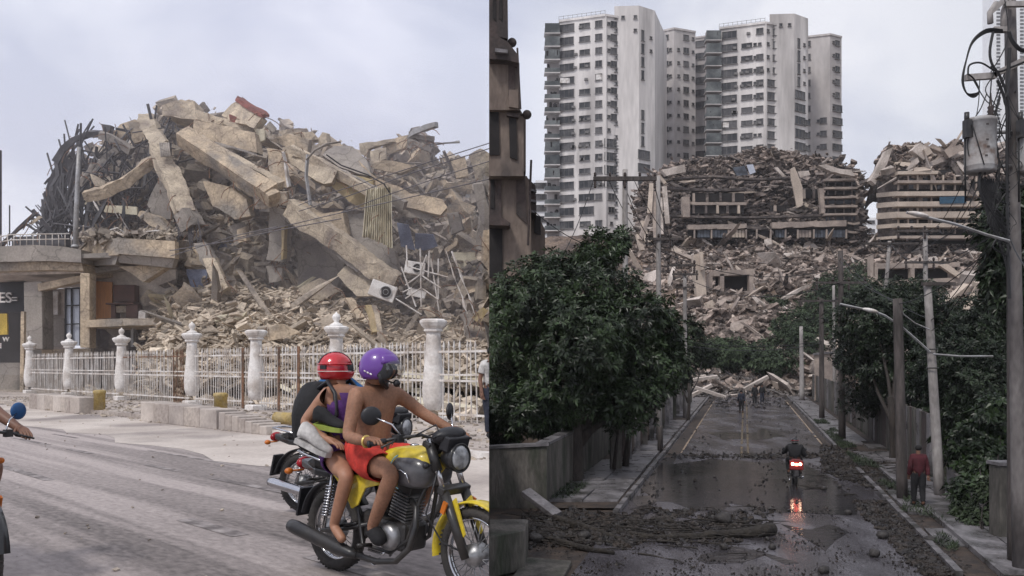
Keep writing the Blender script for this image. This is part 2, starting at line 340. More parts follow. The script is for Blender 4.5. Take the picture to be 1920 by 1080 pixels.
def plate(pts, Ys, th, name, mt, parent, off=None, **kw):
    """a broken plate: its outline as seen in pixels, each corner at its own distance, with thickness and ragged edges"""
    n = len(pts); Ys = Ys if isinstance(Ys, (list, tuple)) else [Ys]*n
    W = [P(p[0], p[1], y) for p, y in zip(pts, Ys)]
    out = []
    for i in range(n):
        a, b = W[i], W[(i+1) % n]; L = (b-a).length; k = max(1, min(6, int(L/.9)))
        for j in range(k):
            q = a.lerp(b, j/k)
            if j: q = q+Vector((random.uniform(-1, 1), random.uniform(-.5, .5), random.uniform(-1, 1)))*.07*min(L/3, 1.4)
            out.append(q)
    m = MB(); m.prism(out, off or (random.uniform(-.1, .25)*th, th, random.uniform(-.1, .35)*th))
    return m.build(name, mt, parent, **kw)
def pxbeam(x1, y1, x2, y2, Y1, Y2, w_, h, name, mt, parent, roll=.5, bend=0, **kw):
    a, b = P(x1, y1, Y1), P(x2, y2, Y2); m = MB(); k = 4
    W = [a.lerp(b, i/k)+Vector((random.uniform(-.05, .05), 0, random.uniform(-.05, .05))) for i in range(k+1)]
    m.strip(W, w_, h, roll)
    return m.build(name, mt, parent, **kw)
def mound(name, tab, nx, ny, x0, x1, ybot, depth, mt, parent=None, amp=1.2, nsc=.35, seed=0, **kw):
    """rubble heap: a displaced surface from its skyline down to its foot. tab: px -> skyline py; depth(v, px) -> Y"""
    vs = []; pts = []
    for j in range(ny+1):
        v = j/ny
        for i in range(nx+1):
            px = x0+(x1-x0)*i/nx; top = interp(tab, px)[0]; yb = ybot(px) if callable(ybot) else ybot
            py = top+(yb-top)*v; q = P(px, py, depth(v, px))
            d = mnoise.noise(q*nsc+Vector((seed, 0, 0)))*amp+mnoise.noise(q*nsc*3+Vector((0, seed, 0)))*amp*.45
            q = q+Vector((0, -d, d*.35)); vs.append(q)
    F = [(j*(nx+1)+i, (j+1)*(nx+1)+i, (j+1)*(nx+1)+i+1, j*(nx+1)+i+1) for j in range(ny) for i in range(nx)]
    # back skirt gives the heap a body
    b0 = len(vs)
    for i in range(nx+1): vs.append(vs[i]+Vector((0, amp*4, -amp*6)))
    F += [(i, i+1, b0+i+1, b0+i) for i in range(nx)]
    o = stuffobj(name, np.array([tuple(v) for v in vs]), np.array(F), mt, parent, **kw)
    return o, np.array([tuple(v) for v in vs[:b0]])
def leaves(C, Nn, k, L, droop=.25, w_=.22, spread=.35):
    """rosettes at C with axes Nn: k leaves of length L each, folded along the midrib"""
    n = len(C); up = np.tile([0.31, .2, .93], (n, 1)); u = np.cross(Nn, up); u /= np.linalg.norm(u, axis=1)[:, None]+1e-9; v = np.cross(Nn, u)
    a = RNG.uniform(0, 2*np.pi, (n, 1))+np.arange(k)[None]*2*np.pi/k+RNG.uniform(-.3, .3, (n, k))
    e = RNG.uniform(-.2, spread+.5, (n, k))
    d = (np.cos(a)*np.cos(e))[..., None]*u[:, None]+(np.sin(a)*np.cos(e))[..., None]*v[:, None]+np.sin(e)[..., None]*Nn[:, None]
    Ls = L*RNG.uniform(.6, 1.25, (n, k, 1)); sd_ = np.cross(d, Nn[:, None]+RNG.normal(size=(n, k, 3))*.25); sd_ /= np.linalg.norm(sd_, axis=2)[..., None]+1e-9
    c = C[:, None]+d*Ls*.08; mid = c+d*Ls*.5; mid[..., 2] -= droop*.12*Ls[..., 0]
    tip = c+d*Ls; tip[..., 2] -= droop*Ls[..., 0]
    lf = mid+sd_*Ls*w_; lf[..., 2] += .05*Ls[..., 0]; rt = mid-sd_*Ls*w_; rt[..., 2] += .05*Ls[..., 0]
    V = np.stack([c, lf, tip, rt], 2).reshape(-1, 3); q = np.arange(n*k)*4
    F = np.concatenate([np.stack([q, q+1, q+2], 1), np.stack([q, q+2, q+3], 1)])
    return V, F
def crown_pts(blobs, n, inner=.55):
    vol = np.array([b[1][0]*b[1][2] for b in blobs]); pr = vol/vol.sum(); idx = RNG.choice(len(blobs), n, p=pr)
    c = np.array([tuple(b[0]) for b in blobs])[idx]; r = np.array([b[1] for b in blobs])[idx]
    d = RNG.normal(size=(n, 3)); d /= np.linalg.norm(d, axis=1)[:, None]
    rad = inner+(1.08-inner)*RNG.random(n)**.7
    # clumps: push along noise so the outline is uneven
    s = np.array([mnoise.noise(Vector(x*2.3+y)) for x, y in zip(d, c)])
    C = c+d*r*(rad*(1+.42*s))[:, None]
    nn = d+np.array([0, 0, .55])+RNG.normal(size=(n, 3))*.3; nn /= np.linalg.norm(nn, axis=1)[:, None]
    return C, nn
def tree(name, base, blobs, n, k, L, mt, label, cat='tree', group=None, trunks=None, tr=.18, keep=None, inner=.5, w_=.22, droop=.25, bark=None):
    base = Vector(base); t = empty(name, base, label, cat, group)
    C, nn = crown_pts(blobs, n, inner)
    if keep is not None:
        m = keep(C); C, nn = C[m], nn[m]
    V, F = leaves(C, nn, k, L, droop, w_)
    stuffobj('crown', V, F, mt, t, kind='stuff')
    m = MB()
    for i, b in enumerate(blobs):
        c = Vector(b[0]); mid = base.lerp(c, .45)+Vector((random.uniform(-.2, .2), 0, .2))
        fork = base+Vector((0, 0, (c.z-base.z)*.35))
        if keep is not None and not keep(np.array([tuple(c)]))[0]: continue
        m.tube([fork, mid+Vector((0, 0, (c.z-base.z)*.1)), c], [tr*.6, tr*.35, tr*.12], 6)
    if m.v: m.build('limb', bark or BARK, t)
    m = MB(); top = base+Vector((random.uniform(-.15, .15), 0, (Vector(blobs[0][0]).z-base.z)*.45))
    m.tube([base-Vector((0, 0, .15)), base+Vector((.03, 0, .3)), base.lerp(top, .5)+Vector((.06, 0, 0)), top], [tr*1.35, tr, tr*.85, tr*.6], 8)
    m.build('trunk', bark or BARK, t); return t

BONES = [('pelvis', 'spine'), ('spine', 'chest'), ('chest', 'neck'), ('neck', 'head'), ('head', 'crown'), ('head', 'face'), ('face', 'nose'),
         ('chest', 'shL'), ('shL', 'elL'), ('elL', 'wrL'), ('wrL', 'haL'), ('chest', 'shR'), ('shR', 'elR'), ('elR', 'wrR'), ('wrR', 'haR'),
         ('pelvis', 'hiL'), ('hiL', 'knL'), ('knL', 'anL'), ('anL', 'toL'), ('pelvis', 'hiR'), ('hiR', 'knR'), ('knR', 'anR'), ('anR', 'toR')]
RAD = dict(pelvis=.135, spine=.125, chest=.145, neck=.055, head=.088, crown=.08, face=.062, nose=.017, sh=.068, el=.045, wr=.030, ha=.038, hi=.098, kn=.062, an=.040, to=.036)
def person_body(J, girth=1.0, sub=2, fingers=True, fdir=None):
    """J: joints in local coordinates -> evaluated continuous mesh plus a bone table"""
    J = {k: Vector(v) for k, v in J.items()}
    for s in 'LR':
        for a, b, t in (('el', 'wr', .35), ('kn', 'an', .35)):
            pass
    vs, rad, idx, ed = [], [], {}, []
    def addv(k, p, r): idx[k] = len(vs); vs.append(tuple(p)); rad.append(r)
    for k, p in J.items():
        r = RAD.get(k) or RAD.get(k[:2]); addv(k, p, r*(girth if k not in ('head', 'crown', 'face', 'nose', 'neck') else 1))
    for a, b in BONES:
        if (a[:2] in ('kn', 'el')) or a[:2] in ('hi', 'sh') and len(a) == 3:   # muscle bulges
            f, rr = {'kn': (.3, .058), 'el': (.28, .045), 'hi': (.45, .088), 'sh': (.45, .052)}[a[:2]]
            k = a+'m'; addv(k, J[a].lerp(J[b], f), rr*girth); ed += [(idx[a], idx[k]), (idx[k], idx[b])]
        else: ed.append((idx[a], idx[b]))
    if fingers:
        for s, sg in (('L', 1), ('R', -1)):
            h, w_ = J['ha'+s], J['wr'+s]; d = (h-w_).normalized()
            side = d.cross(Vector((0, 0, 1)));  side = side.normalized() if side.length > .1 else Vector((1, 0, 0))
            dn = (fdir[s] if fdir and s in fdir else Vector((0, 0, -1)) if abs(d.z) < .7 else Vector((1, 0, 0)))
            dn = Vector(dn).normalized()
            for q, ln in ((-.030, .070), (-.010, .080), (.010, .075), (.030, .060)):
                a = h+side*q+d*.022; b = a+d*ln*.5+dn*ln*.15; c = b+d*ln*.18+dn*ln*.42
                for kk, pp, r in ((f'f{s}{q}a', a, .011), (f'f{s}{q}b', b, .0095), (f'f{s}{q}c', c, .0078)): addv(kk, pp, r)
                ed += [(idx['ha'+s], idx[f'f{s}{q}a']), (idx[f'f{s}{q}a'], idx[f'f{s}{q}b']), (idx[f'f{s}{q}b'], idx[f'f{s}{q}c'])]
            a = w_.lerp(h, .45)+side*sg*.035; b = a+side*sg*.025+d*.035+dn*.01
            addv('t'+s+'a', a, .013); addv('t'+s+'b', b, .0095); ed += [(idx['wr'+s], idx['t'+s+'a']), (idx['t'+s+'a'], idx['t'+s+'b'])]
    me = bpy.data.meshes.new('body'); me.from_pydata(vs, ed, []); o = bpy.data.objects.new('tmp', me); COL.objects.link(o)
    o.modifiers.new('skin', 'SKIN'); sv = me.skin_vertices[0].data
    for i, r in enumerate(rad): sv[i].radius = (r, r); sv[i].use_root = (i == idx['pelvis'])
    m2 = o.modifiers.new('sub', 'SUBSURF'); m2.levels = sub; m2.render_levels = sub
    dg = bpy.context.evaluated_depsgraph_get(); out = bpy.data.meshes.new_from_object(o.evaluated_get(dg))
    bpy.data.objects.remove(o); out.name = 'body'
    out.polygons.foreach_set('use_smooth', [True]*len(out.polygons))
    return out, J
def garment(body, J, sel, off, name, mt, parent, noise_=.008, **kw):
    """cloth over chosen bones: sel = {(a,b): (t0,t1)}"""
    n = len(body.vertices); V = np.zeros(n*3); body.vertices.foreach_get('co', V); V = V.reshape(-1, 3)
    Nr = np.zeros(n*3); body.vertices.foreach_get('normal', Nr); Nr = Nr.reshape(-1, 3)
    best = np.full(n, 1e9); bi = np.zeros(n, int); bt = np.zeros(n)
    for i, (a, b) in enumerate(BONES):
        A, B = np.array(J[a]), np.array(J[b]); ab = B-A; t = np.clip(((V-A) @ ab)/(ab @ ab), 0, 1)
        ra = RAD.get(a) or RAD[a[:2]]; rb = RAD.get(b) or RAD[b[:2]]
        d = np.linalg.norm(V-(A+t[:, None]*ab), axis=1)-(ra+(rb-ra)*t)*.6
        m = d < best; best[m] = d[m]; bi[m] = i; bt[m] = t[m]
    ok = np.zeros(n, bool)
    for i, bn in enumerate(BONES):
        if bn in sel:
            t0, t1 = sel[bn]; ok |= (bi == i) & (bt >= t0) & (bt <= t1)
    ns = np.array([mnoise.noise(Vector(v)*14) for v in V]); W = V+Nr*(off+noise_*ns)[:, None]
    faces = [tuple(p.vertices) for p in body.polygons if all(ok[list(p.vertices)])]
    used = sorted({i for f in faces for i in f}); mp = {u: i for i, u in enumerate(used)}
    if not faces: return None
    me = bpy.data.meshes.new(name); me.from_pydata([tuple(W[u]) for u in used], [], [tuple(mp[i] for i in f) for f in faces])
    me.polygons.foreach_set('use_smooth', [True]*len(me.polygons)); me.update()
    o = link(name, me, mt, parent, **kw); sm = o.modifiers.new('solid', 'SOLIDIFY'); sm.thickness = .006; sm.offset = 1; return o
SHIRT = {('pelvis', 'spine'): (.1, 1), ('spine', 'chest'): (0, 1), ('chest', 'neck'): (0, .75), ('chest', 'shL'): (0, 1), ('chest', 'shR'): (0, 1), ('shL', 'elL'): (0, .6), ('shR', 'elR'): (0, .6)}
LSHIRT = {**SHIRT, ('chest', 'neck'): (0, 1), ('neck', 'head'): (0, .12), ('pelvis', 'hiL'): (0, .6), ('pelvis', 'hiR'): (0, .6), ('shL', 'elL'): (0, 1), ('shR', 'elR'): (0, 1), ('elL', 'wrL'): (0, .95), ('elR', 'wrR'): (0, .95), ('pelvis', 'spine'): (0, 1)}
TROUS = {('pelvis', 'spine'): (0, .35), ('pelvis', 'hiL'): (0, 1), ('pelvis', 'hiR'): (0, 1), ('hiL', 'knL'): (0, 1), ('hiR', 'knR'): (0, 1), ('knL', 'anL'): (0, .9), ('knR', 'anR'): (0, .9)}
SHOES = {('anL', 'toL'): (0, 1), ('anR', 'toR'): (0, 1)}
def standing(h=1.75, stride=.18, lean=0, armswing=.12, face=1):
    """a walking adult, facing +Y*face, feet at z=0"""
    k = h/1.75
    J = dict(pelvis=(0, 0, .95), spine=(0, .0, 1.12), chest=(0, .01, 1.33), neck=(0, .01, 1.49), head=(0, .02, 1.62), crown=(0, .01, 1.68), face=(0, .06, 1.585), nose=(0, .125, 1.61),
             shL=(-.17, 0, 1.42), elL=(-.235, -armswing*.4, 1.14), wrL=(-.24, armswing*.5, .90), haL=(-.24, armswing*.7, .82),
             shR=(.17, 0, 1.42), elR=(.235, armswing*.2-.04, 1.14), wrR=(.24, -armswing*.6, .90), haR=(.24, -armswing*.7, .82),
             hiL=(-.09, 0, .88), knL=(-.10, stride*.6, .48), anL=(-.10, stride*.6, .08), toL=(-.11, stride*.6+.13, .035),
             hiR=(.09, 0, .88), knR=(.10, -stride*.1, .48), anR=(.10, -stride*.9, .10), toR=(.11, -stride*.9+.12, .035))
    return {a: (x*k, y*k*face, z*k) for a, (x, y, z) in J.items()}
def bisect_obj(o, keep_left=True):
    """cut a mesh where the upper street stops (world plane through the seam line)"""
    mw = o.matrix_world; no = Vector((1, -SEAM, 0)).normalized()
    if not keep_left: no = -no
    co = [mw @ Vector(c) for c in o.bound_box]; ds = [c.dot(no) for c in co]
    if max(ds) <= 0: return
    if min(ds) >= 0 : bpy.data.objects.remove(o); return
    if o.data.users > 1: o.data = o.data.copy()
    bm = bmesh.new(); bm.from_mesh(o.data); inv = mw.inverted()
    pc = inv @ Vector((0, 0, 0)); pn = (inv.to_3x3() @ no) if all(abs(s-1) < 1e-4 for s in mw.to_scale()) else (mw.to_3x3().transposed() @ no)
    pn.normalize()
    g = bmesh.ops.bisect_plane(bm, geom=bm.verts[:]+bm.edges[:]+bm.faces[:], plane_co=pc, plane_no=pn, clear_outer=True)
    eds = [e for e in g['geom_cut'] if isinstance(e, bmesh.types.BMEdge)]
    if eds and len(eds) < 400:
        try: bmesh.ops.edgenet_fill(bm, edges=eds)
        except Exception: pass
    n = len(bm.verts); bm.to_mesh(o.data); bm.free()
    if n == 0: bpy.data.objects.remove(o)
def wire(pts, r=.012, mt=None, name='wire', parent=None, sag=0, n=14, **kw):
    m = MB(); pts = [Vector(p) for p in pts]
    if len(pts) == 2:
        a, b = pts; pts = [a.lerp(b, i/n)-Vector((0, 0, sag*4*(i/n)*(1-i/n))) for i in range(n+1)]
    m.tube(pts, r, 4, smooth=False); return m.build(name, mt or WIREM, parent, **kw)
def text(name, s, size, mt, loc, rot, parent, ext=.01, **kw):
    c = bpy.data.curves.new(name, 'FONT'); c.body = s; c.size = size; c.extrude = ext; c.offset = size*.012
    o = bpy.data.objects.new('t', c); COL.objects.link(o)
    dg = bpy.context.evaluated_depsgraph_get(); me = bpy.data.meshes.new_from_object(o.evaluated_get(dg)); bpy.data.objects.remove(o)
    me.materials.clear(); me.materials.append(mt); return link(name, me, None, parent, loc=Vector(loc)-worldloc(parent) if parent else loc, rot=rot, **kw)
# ================================================================== UPPER (LEFT) STREET
LEFT = []            # everything here ends at the seam line
_before = set(bpy.data.objects)
F0 = Vector((-1.88, 20.4, 0)); U = Vector((-.709, .705, 0)); NF = Vector((-.705, -.709, 0))
def Q(s, t, z=0): return F0+U*s+NF*t+Vector((0, 0, z))
def road_mat(name, dark, pale, ang, rough):
    m = bpy.data.materials.new(name); m.use_nodes = True; t = m.node_tree; t.nodes.clear(); L = t.links.new
    o = N(t, 'ShaderNodeOutputMaterial'); b = N(t, 'ShaderNodeBsdfPrincipled'); L(b.outputs[0], o.inputs[0])
    g = N(t, 'ShaderNodeNewGeometry')
    r_ = N(t, 'ShaderNodeMapping'); r_.inputs['Rotation'].default_value = (0, 0, ang); L(g.outputs['Position'], r_.inputs[0])
    def nz(sc, st, det=5):
        q = N(t, 'ShaderNodeMapping'); q.inputs['Scale'].default_value = st; L(r_.outputs[0], q.inputs[0])
        n = N(t, 'ShaderNodeTexNoise'); n.inputs['Scale'].default_value = sc; n.inputs['Detail'].default_value = det; L(q.outputs[0], n.inputs['Vector']); return n.outputs['Fac']
    def rng(x, a, b_, c=0, d=1):
        q = N(t, 'ShaderNodeMapRange'); L(x, q.inputs[0]); q.inputs[1].default_value = a; q.inputs[2].default_value = b_; q.inputs[3].default_value = c; q.inputs[4].default_value = d; return q.outputs[0]
    def mth(op, a, b_):
        q = N(t, 'ShaderNodeMath', operation=op); (L(a, q.inputs[0])); (L(b_, q.inputs[1]) if not isinstance(b_, (int, float)) else setattr(q.inputs[1], 'default_value', b_)); return q.outputs[0]
    streak = rng(nz(2.0, (.03, 1, 1)), .44, .56); patch = rng(nz(.6, (.14, 1, 1)), .40, .60); fine = rng(nz(18, (.5, 1, 1), 6), .3, .72)
    f = mth('MULTIPLY', mth('ADD', mth('ADD', streak, patch), fine), .40)
    mx = N(t, 'ShaderNodeMixRGB'); L(f, mx.inputs[0]); mx.inputs[1].default_value = (*dark, 1); mx.inputs[2].default_value = (*pale, 1)
    crumbs = rng(nz(55, (.3, 1, 1), 2), .66, .72); k = N(t, 'ShaderNodeMixRGB'); L(mth('MULTIPLY', crumbs, .55), k.inputs[0]); L(mx.outputs[0], k.inputs[1]); k.inputs[2].default_value = (dark[0]*.5, dark[1]*.5, dark[2]*.5, 1)
    L(k.outputs[0], b.inputs['Base Color']); b.inputs['Roughness'].default_value = rough
    bp = N(t, 'ShaderNodeBump'); bp.inputs['Strength'].default_value = .45; bp.inputs['Distance'].default_value = .012; L(fine, bp.inputs['Height']); L(bp.outputs[0], b.inputs['Normal'])
    return m
ROADL = road_mat('dusty_asphalt', (.075, .064, .060), (.42, .365, .345), R(45), .75)
SAND = mat('dry_sand', (.58, .52, .47), .95, (.44, .385, .345), .5, 12, .15, .4, 20, col3=(.27, .235, .22), scale3=.34)
PAVL = mat('dusty_pavement', (.50, .44, .39), .95, (.36, .31, .28), .7, 9, .3, .5, 14)
LINEW = mat('worn_white_line', (.34, .305, .295), .8, (.14, .122, .118), 4, 22, .35, .1, 20, stretch=(1, 1, 1))
YARD = mat('littered_yard', (.44, .38, .32), .95, (.26, .225, .195), .9, 6, .4, .8, 5)
# the deck of the upper street and its retaining wall down to the lower street
def edge(Y): return Vector((seamx(Y), Y, 0))
m = MB(); m.prism([(-60, .3, 0), (seamx(.3), .3, 0), (seamx(75), 75, 0), (-60, 75, 0)], (0, 0, -4.6)); m.build('upper_street', ROADL, kind='structure')
def band(name, t0, t1, s0, s1, z, mt, th=0, wob=0, **kw):
    n = 40; a = []; b = []
    for i in range(n+1):
        s = s0+(s1-s0)*i/n
        a.append(Q(s, t0, z)); b.append(Q(s, t1+wob*mnoise.noise(Vector((s*.45, 3, 0)))+wob*.4*mnoise.noise(Vector((s*1.7, 9, 0))), z))
    m = MB()
    if th: m.prism(a+b[::-1], (0, 0, -th))
    else:
        m.add(a+b, [(i, i+1, n+2+i, n+1+i) for i in range(n)])
    return m.build(name, mt, kind='structure', **kw)
band('sand_verge', 3.4, 6.6, -14, 30, .004, SAND, wob=.9)
band('pavement', -.9, 3.55, -14, 34, .12, PAVL, th=.30)
band('kerb', 3.553, 3.75, -14, 1.0, .10, WHITEW, th=.3)
m = MB(); m.prism([Q(-16, -.903, .06), Q(50, -.903, .06), Q(50, -60, .06), Q(-16, -60, .06)], (0, 0, -.3)); m.build('yard', YARD, kind='structure')
ml = MB()
def line(t, s0, s1, wd, z=.005):
    n = max(2, int(abs(s1-s0)*.9))
    for i in range(n):
        if random.random() < .2: continue
        a, b = s0+(s1-s0)*i/n, s0+(s1-s0)*(i+1)/n
        w1 = wd*random.uniform(.75, 1.05)
        ml.sheet([Q(a, t-w1/2, z), Q(b, t-w1/2, z), Q(b, t+w1/2, z), Q(a, t+w1/2, z)])
line(7.0, -3.9, -.6, .10); line(7.0, 3, 6, .10); line(7.9, -14, 12, .12); line(9.5, -1.4, -3.6, .14); line(9.5, -7.6, -11, .16); line(9.5, 3, 6, .14); line(12.2, -10, 6, .10)
ml.build('lane_lines', LINEW, kind='structure')
# litter of crumbs on road and pavement
n = 6000; s = RNG.uniform(-14, 26, n); t = np.concatenate([RNG.uniform(-1, 4.0, n*4//5), RNG.uniform(4.0, 17, n-n*4//5)])
C = np.array([tuple(Q(a, b, .13 if b < 3.5 else .012)) for a, b in zip(s, t)])
D_ = sizes(n, .012, .13, .35, p=4); D_[n*4//5:] *= .35; V, F = chunks(C, D_, .4); stuffobj('pavement_litter', V, F, RUBL, kind='stuff', label='small crumbs of rubble strewn over the upper street and its pavement', category='rubble')
# low concrete barrier blocks on the pavement's edge
def barrier(s0, s1, h0, h1, label, seg=.75):
    e = empty('barrier_wall', Q(s0, 3.6, 0), label, 'barrier', 'low concrete barriers along the pavement edge')
    n = max(1, int(abs(s1-s0)/seg)); 
    for i in range(n):
        a, b = s0+(s1-s0)*i/n, s0+(s1-s0)*(i+1)/n-.015; h = h0+(h1-h0)*(i+.5)/n+random.uniform(-.01, .01)
        m = MB(); m.prism([Q(a, 3.9, 0), Q(b, 3.9, 0), Q(b, 3.35, 0), Q(a, 3.35, 0)], (0, 0, h)); m.build('block', PAVL if i % 2 else SAND, e, bevel=.02)
    return e
barrier(12.3, 17.3, .50, .52, 'long pale low concrete barrier block at the far left of the pavement')
barrier(3.2, 7.6, .46, .52, 'pale concrete barrier block before the rusty gate panel')
barrier(.9, 3.1, .18, .44, 'broken toothed end of the concrete barrier tapering down to the kerb', seg=.3)
for s, t, h, lay, lab in ((12.0, 3.4, .62, 0, 'stubby yellow bollard at the end of the far left barrier'), (5.6, 2.6, .66, 0, 'round yellow bollard top behind the middle barrier'), (1.7, 3.0, .34, 1, 'yellow bollard lying on its side by the rider\'s backpack')):
    b = MB()
    if lay: b.lathe([(.10, -.28), (.14, -.26), (.14, .24), (.10, .28)], 14, (0, 0, 0), 'x')
    else: b.lathe([(.17, 0), (.17, h-.12), (.19, h-.1), (.19, h-.03), (.14, h)], 14)
    o = link('bollard', b.mesh('bollard'), YELB, None, loc=Q(s, t, .12+(.17 if lay else 0)), rot=(0, 0, R(-35) if lay else 0)); props(o, lab, 'bollard', 'yellow bollards')
# ------------------------------------------------------------------ the fence
fence = empty('iron_fence', Q(0, 0, .12), 'white iron railing fence with whitewashed baluster columns and a rusty gate panel', 'fence')
FO = fence.location
colprof = [(.27, 0), (.27, .16), (.235, .18), (.235, .24), (.19, .30), (.255, .55), (.27, .80), (.25, 1.05), (.20, 1.6), (.175, 2.05), (.17, 2.20), (.22, 2.24), (.20, 2.29), (.27, 2.36), (.31, 2.44), (.31, 2.49), (.24, 2.53)]
cm = MB(); cm.lathe([(.35, 0), (.35, .14), (.30, .17)], 4, smooth=False); cm.lathe([(r, h+.02) for r, h in colprof[4:11]], 16); 
cm.lathe([(r*1.1, h) for r, h in colprof[10:]], 8, smooth=False); colme = cm.mesh('column')
fm = MB(); fm.lathe([(.20, 2.53), (.16, 2.58), (.08, 2.62), (.06, 2.66), (.10, 2.72), (.115, 2.78), (.09, 2.85), (.03, 2.89), (.01, 2.93)], 12); finme = fm.mesh('finial')
scol = []
for Y in (42.3, 38.3, 34.0, 29.55, 26.4, 23.3, 20.4): scol.append(((Y-20.4)/.705, Y))
hasf = {42.3: 1, 38.3: 1, 34.0: 1, 29.55: 1, 26.4: 0, 23.3: 1, 20.4: 0}
for i, (s, Y) in enumerate(scol):
    loc = Q(s, 0, .12)-FO
    c = link('column', colme, WHITEW, fence, loc=loc, rot=(0, 0, R(45)), scale=(1, 1, random.uniform(.97, 1.0)))
    if hasf[Y]: link('finial', finme, WHITEW, c)
bm_ = MB(); bm_.box((0, 0, .93), (.023, .023, 1.72)); bm_.lathe([(.024, 1.79), (.030, 1.82), (.004, 1.96)], 4, smooth=False); barme = bm_.mesh('bar')
barme.materials.append(WMET)
bm2 = MB(); bm2.box((0, 0, .93), (.026, .026, 1.72)); bm2.lathe([(.024, 1.79), (.032, 1.82), (.004, 1.98)], 4, smooth=False); barme2 = bm2.mesh('bar'); barme2.materials.append(RUST)
edges_ = [s for s, _ in scol][::-1]; edges_ = [-6.5]+edges_+[edges_[-1]+5]
nb = 0
for k in range(len(edges_)-1):
    a, b = edges_[k]+.25, edges_[k+1]-.25; gate = (k == 3 or k == 4)
    if k == len(edges_)-2: b = a+1.0
    n = int((b-a)/(.155 if k else .2)); 
    for i in range(n):
        s = a+(b-a)*(i+.5)/n
        if k == 0 and s < -1.7: continue
        if random.random() < .02: continue
        mt_ = barme2 if (k == 4 and (i < 10) and random.random() < .35) else barme
        link('bar', mt_, None, fence, loc=Q(s, 0, .12)-FO, rot=(random.gauss(0, .012), random.gauss(0, .012), .78)); nb += 1
    for z, th in ((.24, .05), (1.02, .05), (1.16, .04), (1.70, .05)):
        m = MB(); m.beam(Q(a-.05, .0, .12+z), Q(b+.05, .0, .12+z), .035, th); m.build('rail', RUST if (k == 4 and z > 1.5) else WMET, fence)
for s in (9.3, 7.1, 6.0):
    m = MB(); m.beam(Q(s, .03, .15), Q(s, .03, 2.05), .07, .07); m.build('gate_post', RUST, fence)
# ------------------------------------------------------------------ collapsed building behind the fence
ruin = empty('collapsed_building', (-13, 48, 0), 'collapsed multi storey concrete building of folded tan slabs behind the iron fence', 'ruin')
SKY = [(70, 450), (120, 345), (150, 300), (175, 285), (200, 262), (235, 240), (265, 232), (300, 225), (330, 215), (370, 222), (430, 232), (480, 248), (520, 252), (560, 255), (600, 275), (640, 285), (680, 300), (740, 290), (790, 275), (830, 290), (880, 298), (930, 300)]
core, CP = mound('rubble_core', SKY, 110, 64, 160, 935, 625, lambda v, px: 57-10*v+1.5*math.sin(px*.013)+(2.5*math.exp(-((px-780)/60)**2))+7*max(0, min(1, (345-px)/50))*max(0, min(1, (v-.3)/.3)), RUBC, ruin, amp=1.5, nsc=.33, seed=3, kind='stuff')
# loose rubble all over the heap
n = 15000; C = CP[RNG.integers(0, len(CP), n)]+RNG.normal(size=(n, 3))*np.array([.35, .3, .3])-np.array([0, .25, 0])
keepm = ~((C[:, 0]/C[:, 1]*FPX+960 < 290) & (RNG.random(n) < .45)); C = C[keepm]; n = len(C)
V, F = chunks(C, sizes(n, .05, 1.0, .4, .15, p=3.6), 1.2); stuffobj('rubble', V, F, RUBL, ruin, kind='stuff')
n = 320; C = CP[RNG.integers(0, len(CP), n)]-np.array([0, .6, 0]); 
for i in range(170):
    d = sizes(1, .7, 2.2, .22, 0)[0]; piece('concrete_chunk', C[i], d, random.choice((TAN, TAN, GREYC, RUBL)), ruin)
# reinforcing bars, pipes and cables hanging out
m = MB()
for i in range(420):
    c = CP[RNG.integers(0, len(CP))]; p = Vector(c)-Vector((0, .5, 0)); L = random.uniform(.6, 2.6); pts = [p]
    d = Vector((random.uniform(-1, 1), random.uniform(-1, .1), random.uniform(-1.2, .5))).normalized()
    for j in range(3): d = (d+Vector((random.uniform(-.3, .3), random.uniform(-.2, .2), -.35))).normalized(); pts.append(pts[-1]+d*L/3)
    m.tube(pts, random.choice((.012, .02, .03)), 4, smooth=False)
m.build('reinforcing_bars', RUST, ruin, kind='stuff')
m = MB()
for i in range(300):
    px = random.uniform(78, 330); top = interp(SKY, px)[0]; py = random.uniform(top+10, 440)
    p = P(px, py, random.uniform(47.5, 53)); a = random.gauss(1.2, .7); L = random.uniform(.7, 3.2)
    d = Vector((math.cos(a)*random.choice((-1, 1)), random.uniform(-.4, .4), math.sin(a)))*L/2; w_ = random.uniform(.05, .16)
    m.beam(p-d, p+d, w_, w_*.6, random.random())
for i in range(75):
    t = random.random()**1.2; px = 84+t*70; top = interp([(84, 400), (100, 330), (120, 290), (150, 255)], px)[0]
    p = P(px+random.uniform(-3, 6), top+random.uniform(0, 110), random.uniform(49, 52)); d = Vector((random.gauss(.25, .3), 0, 1)).normalized()*random.uniform(.5, 2); m.beam(p-d, p+d, .1, .08, random.random())
m.build('dark_framing', DKMET, ruin, kind='stuff')
def pathbeam(pts, Y, w_, h, name, mt, roll=.4, **kw):
    m = MB(); Ys = Y if isinstance(Y, (list, tuple)) else [Y]*len(pts); W = [P(a, b, y) for (a, b), y in zip(pts, Ys)]
    m.strip(W, w_, h, roll)
    return m.build(name, mt, ruin, **kw)
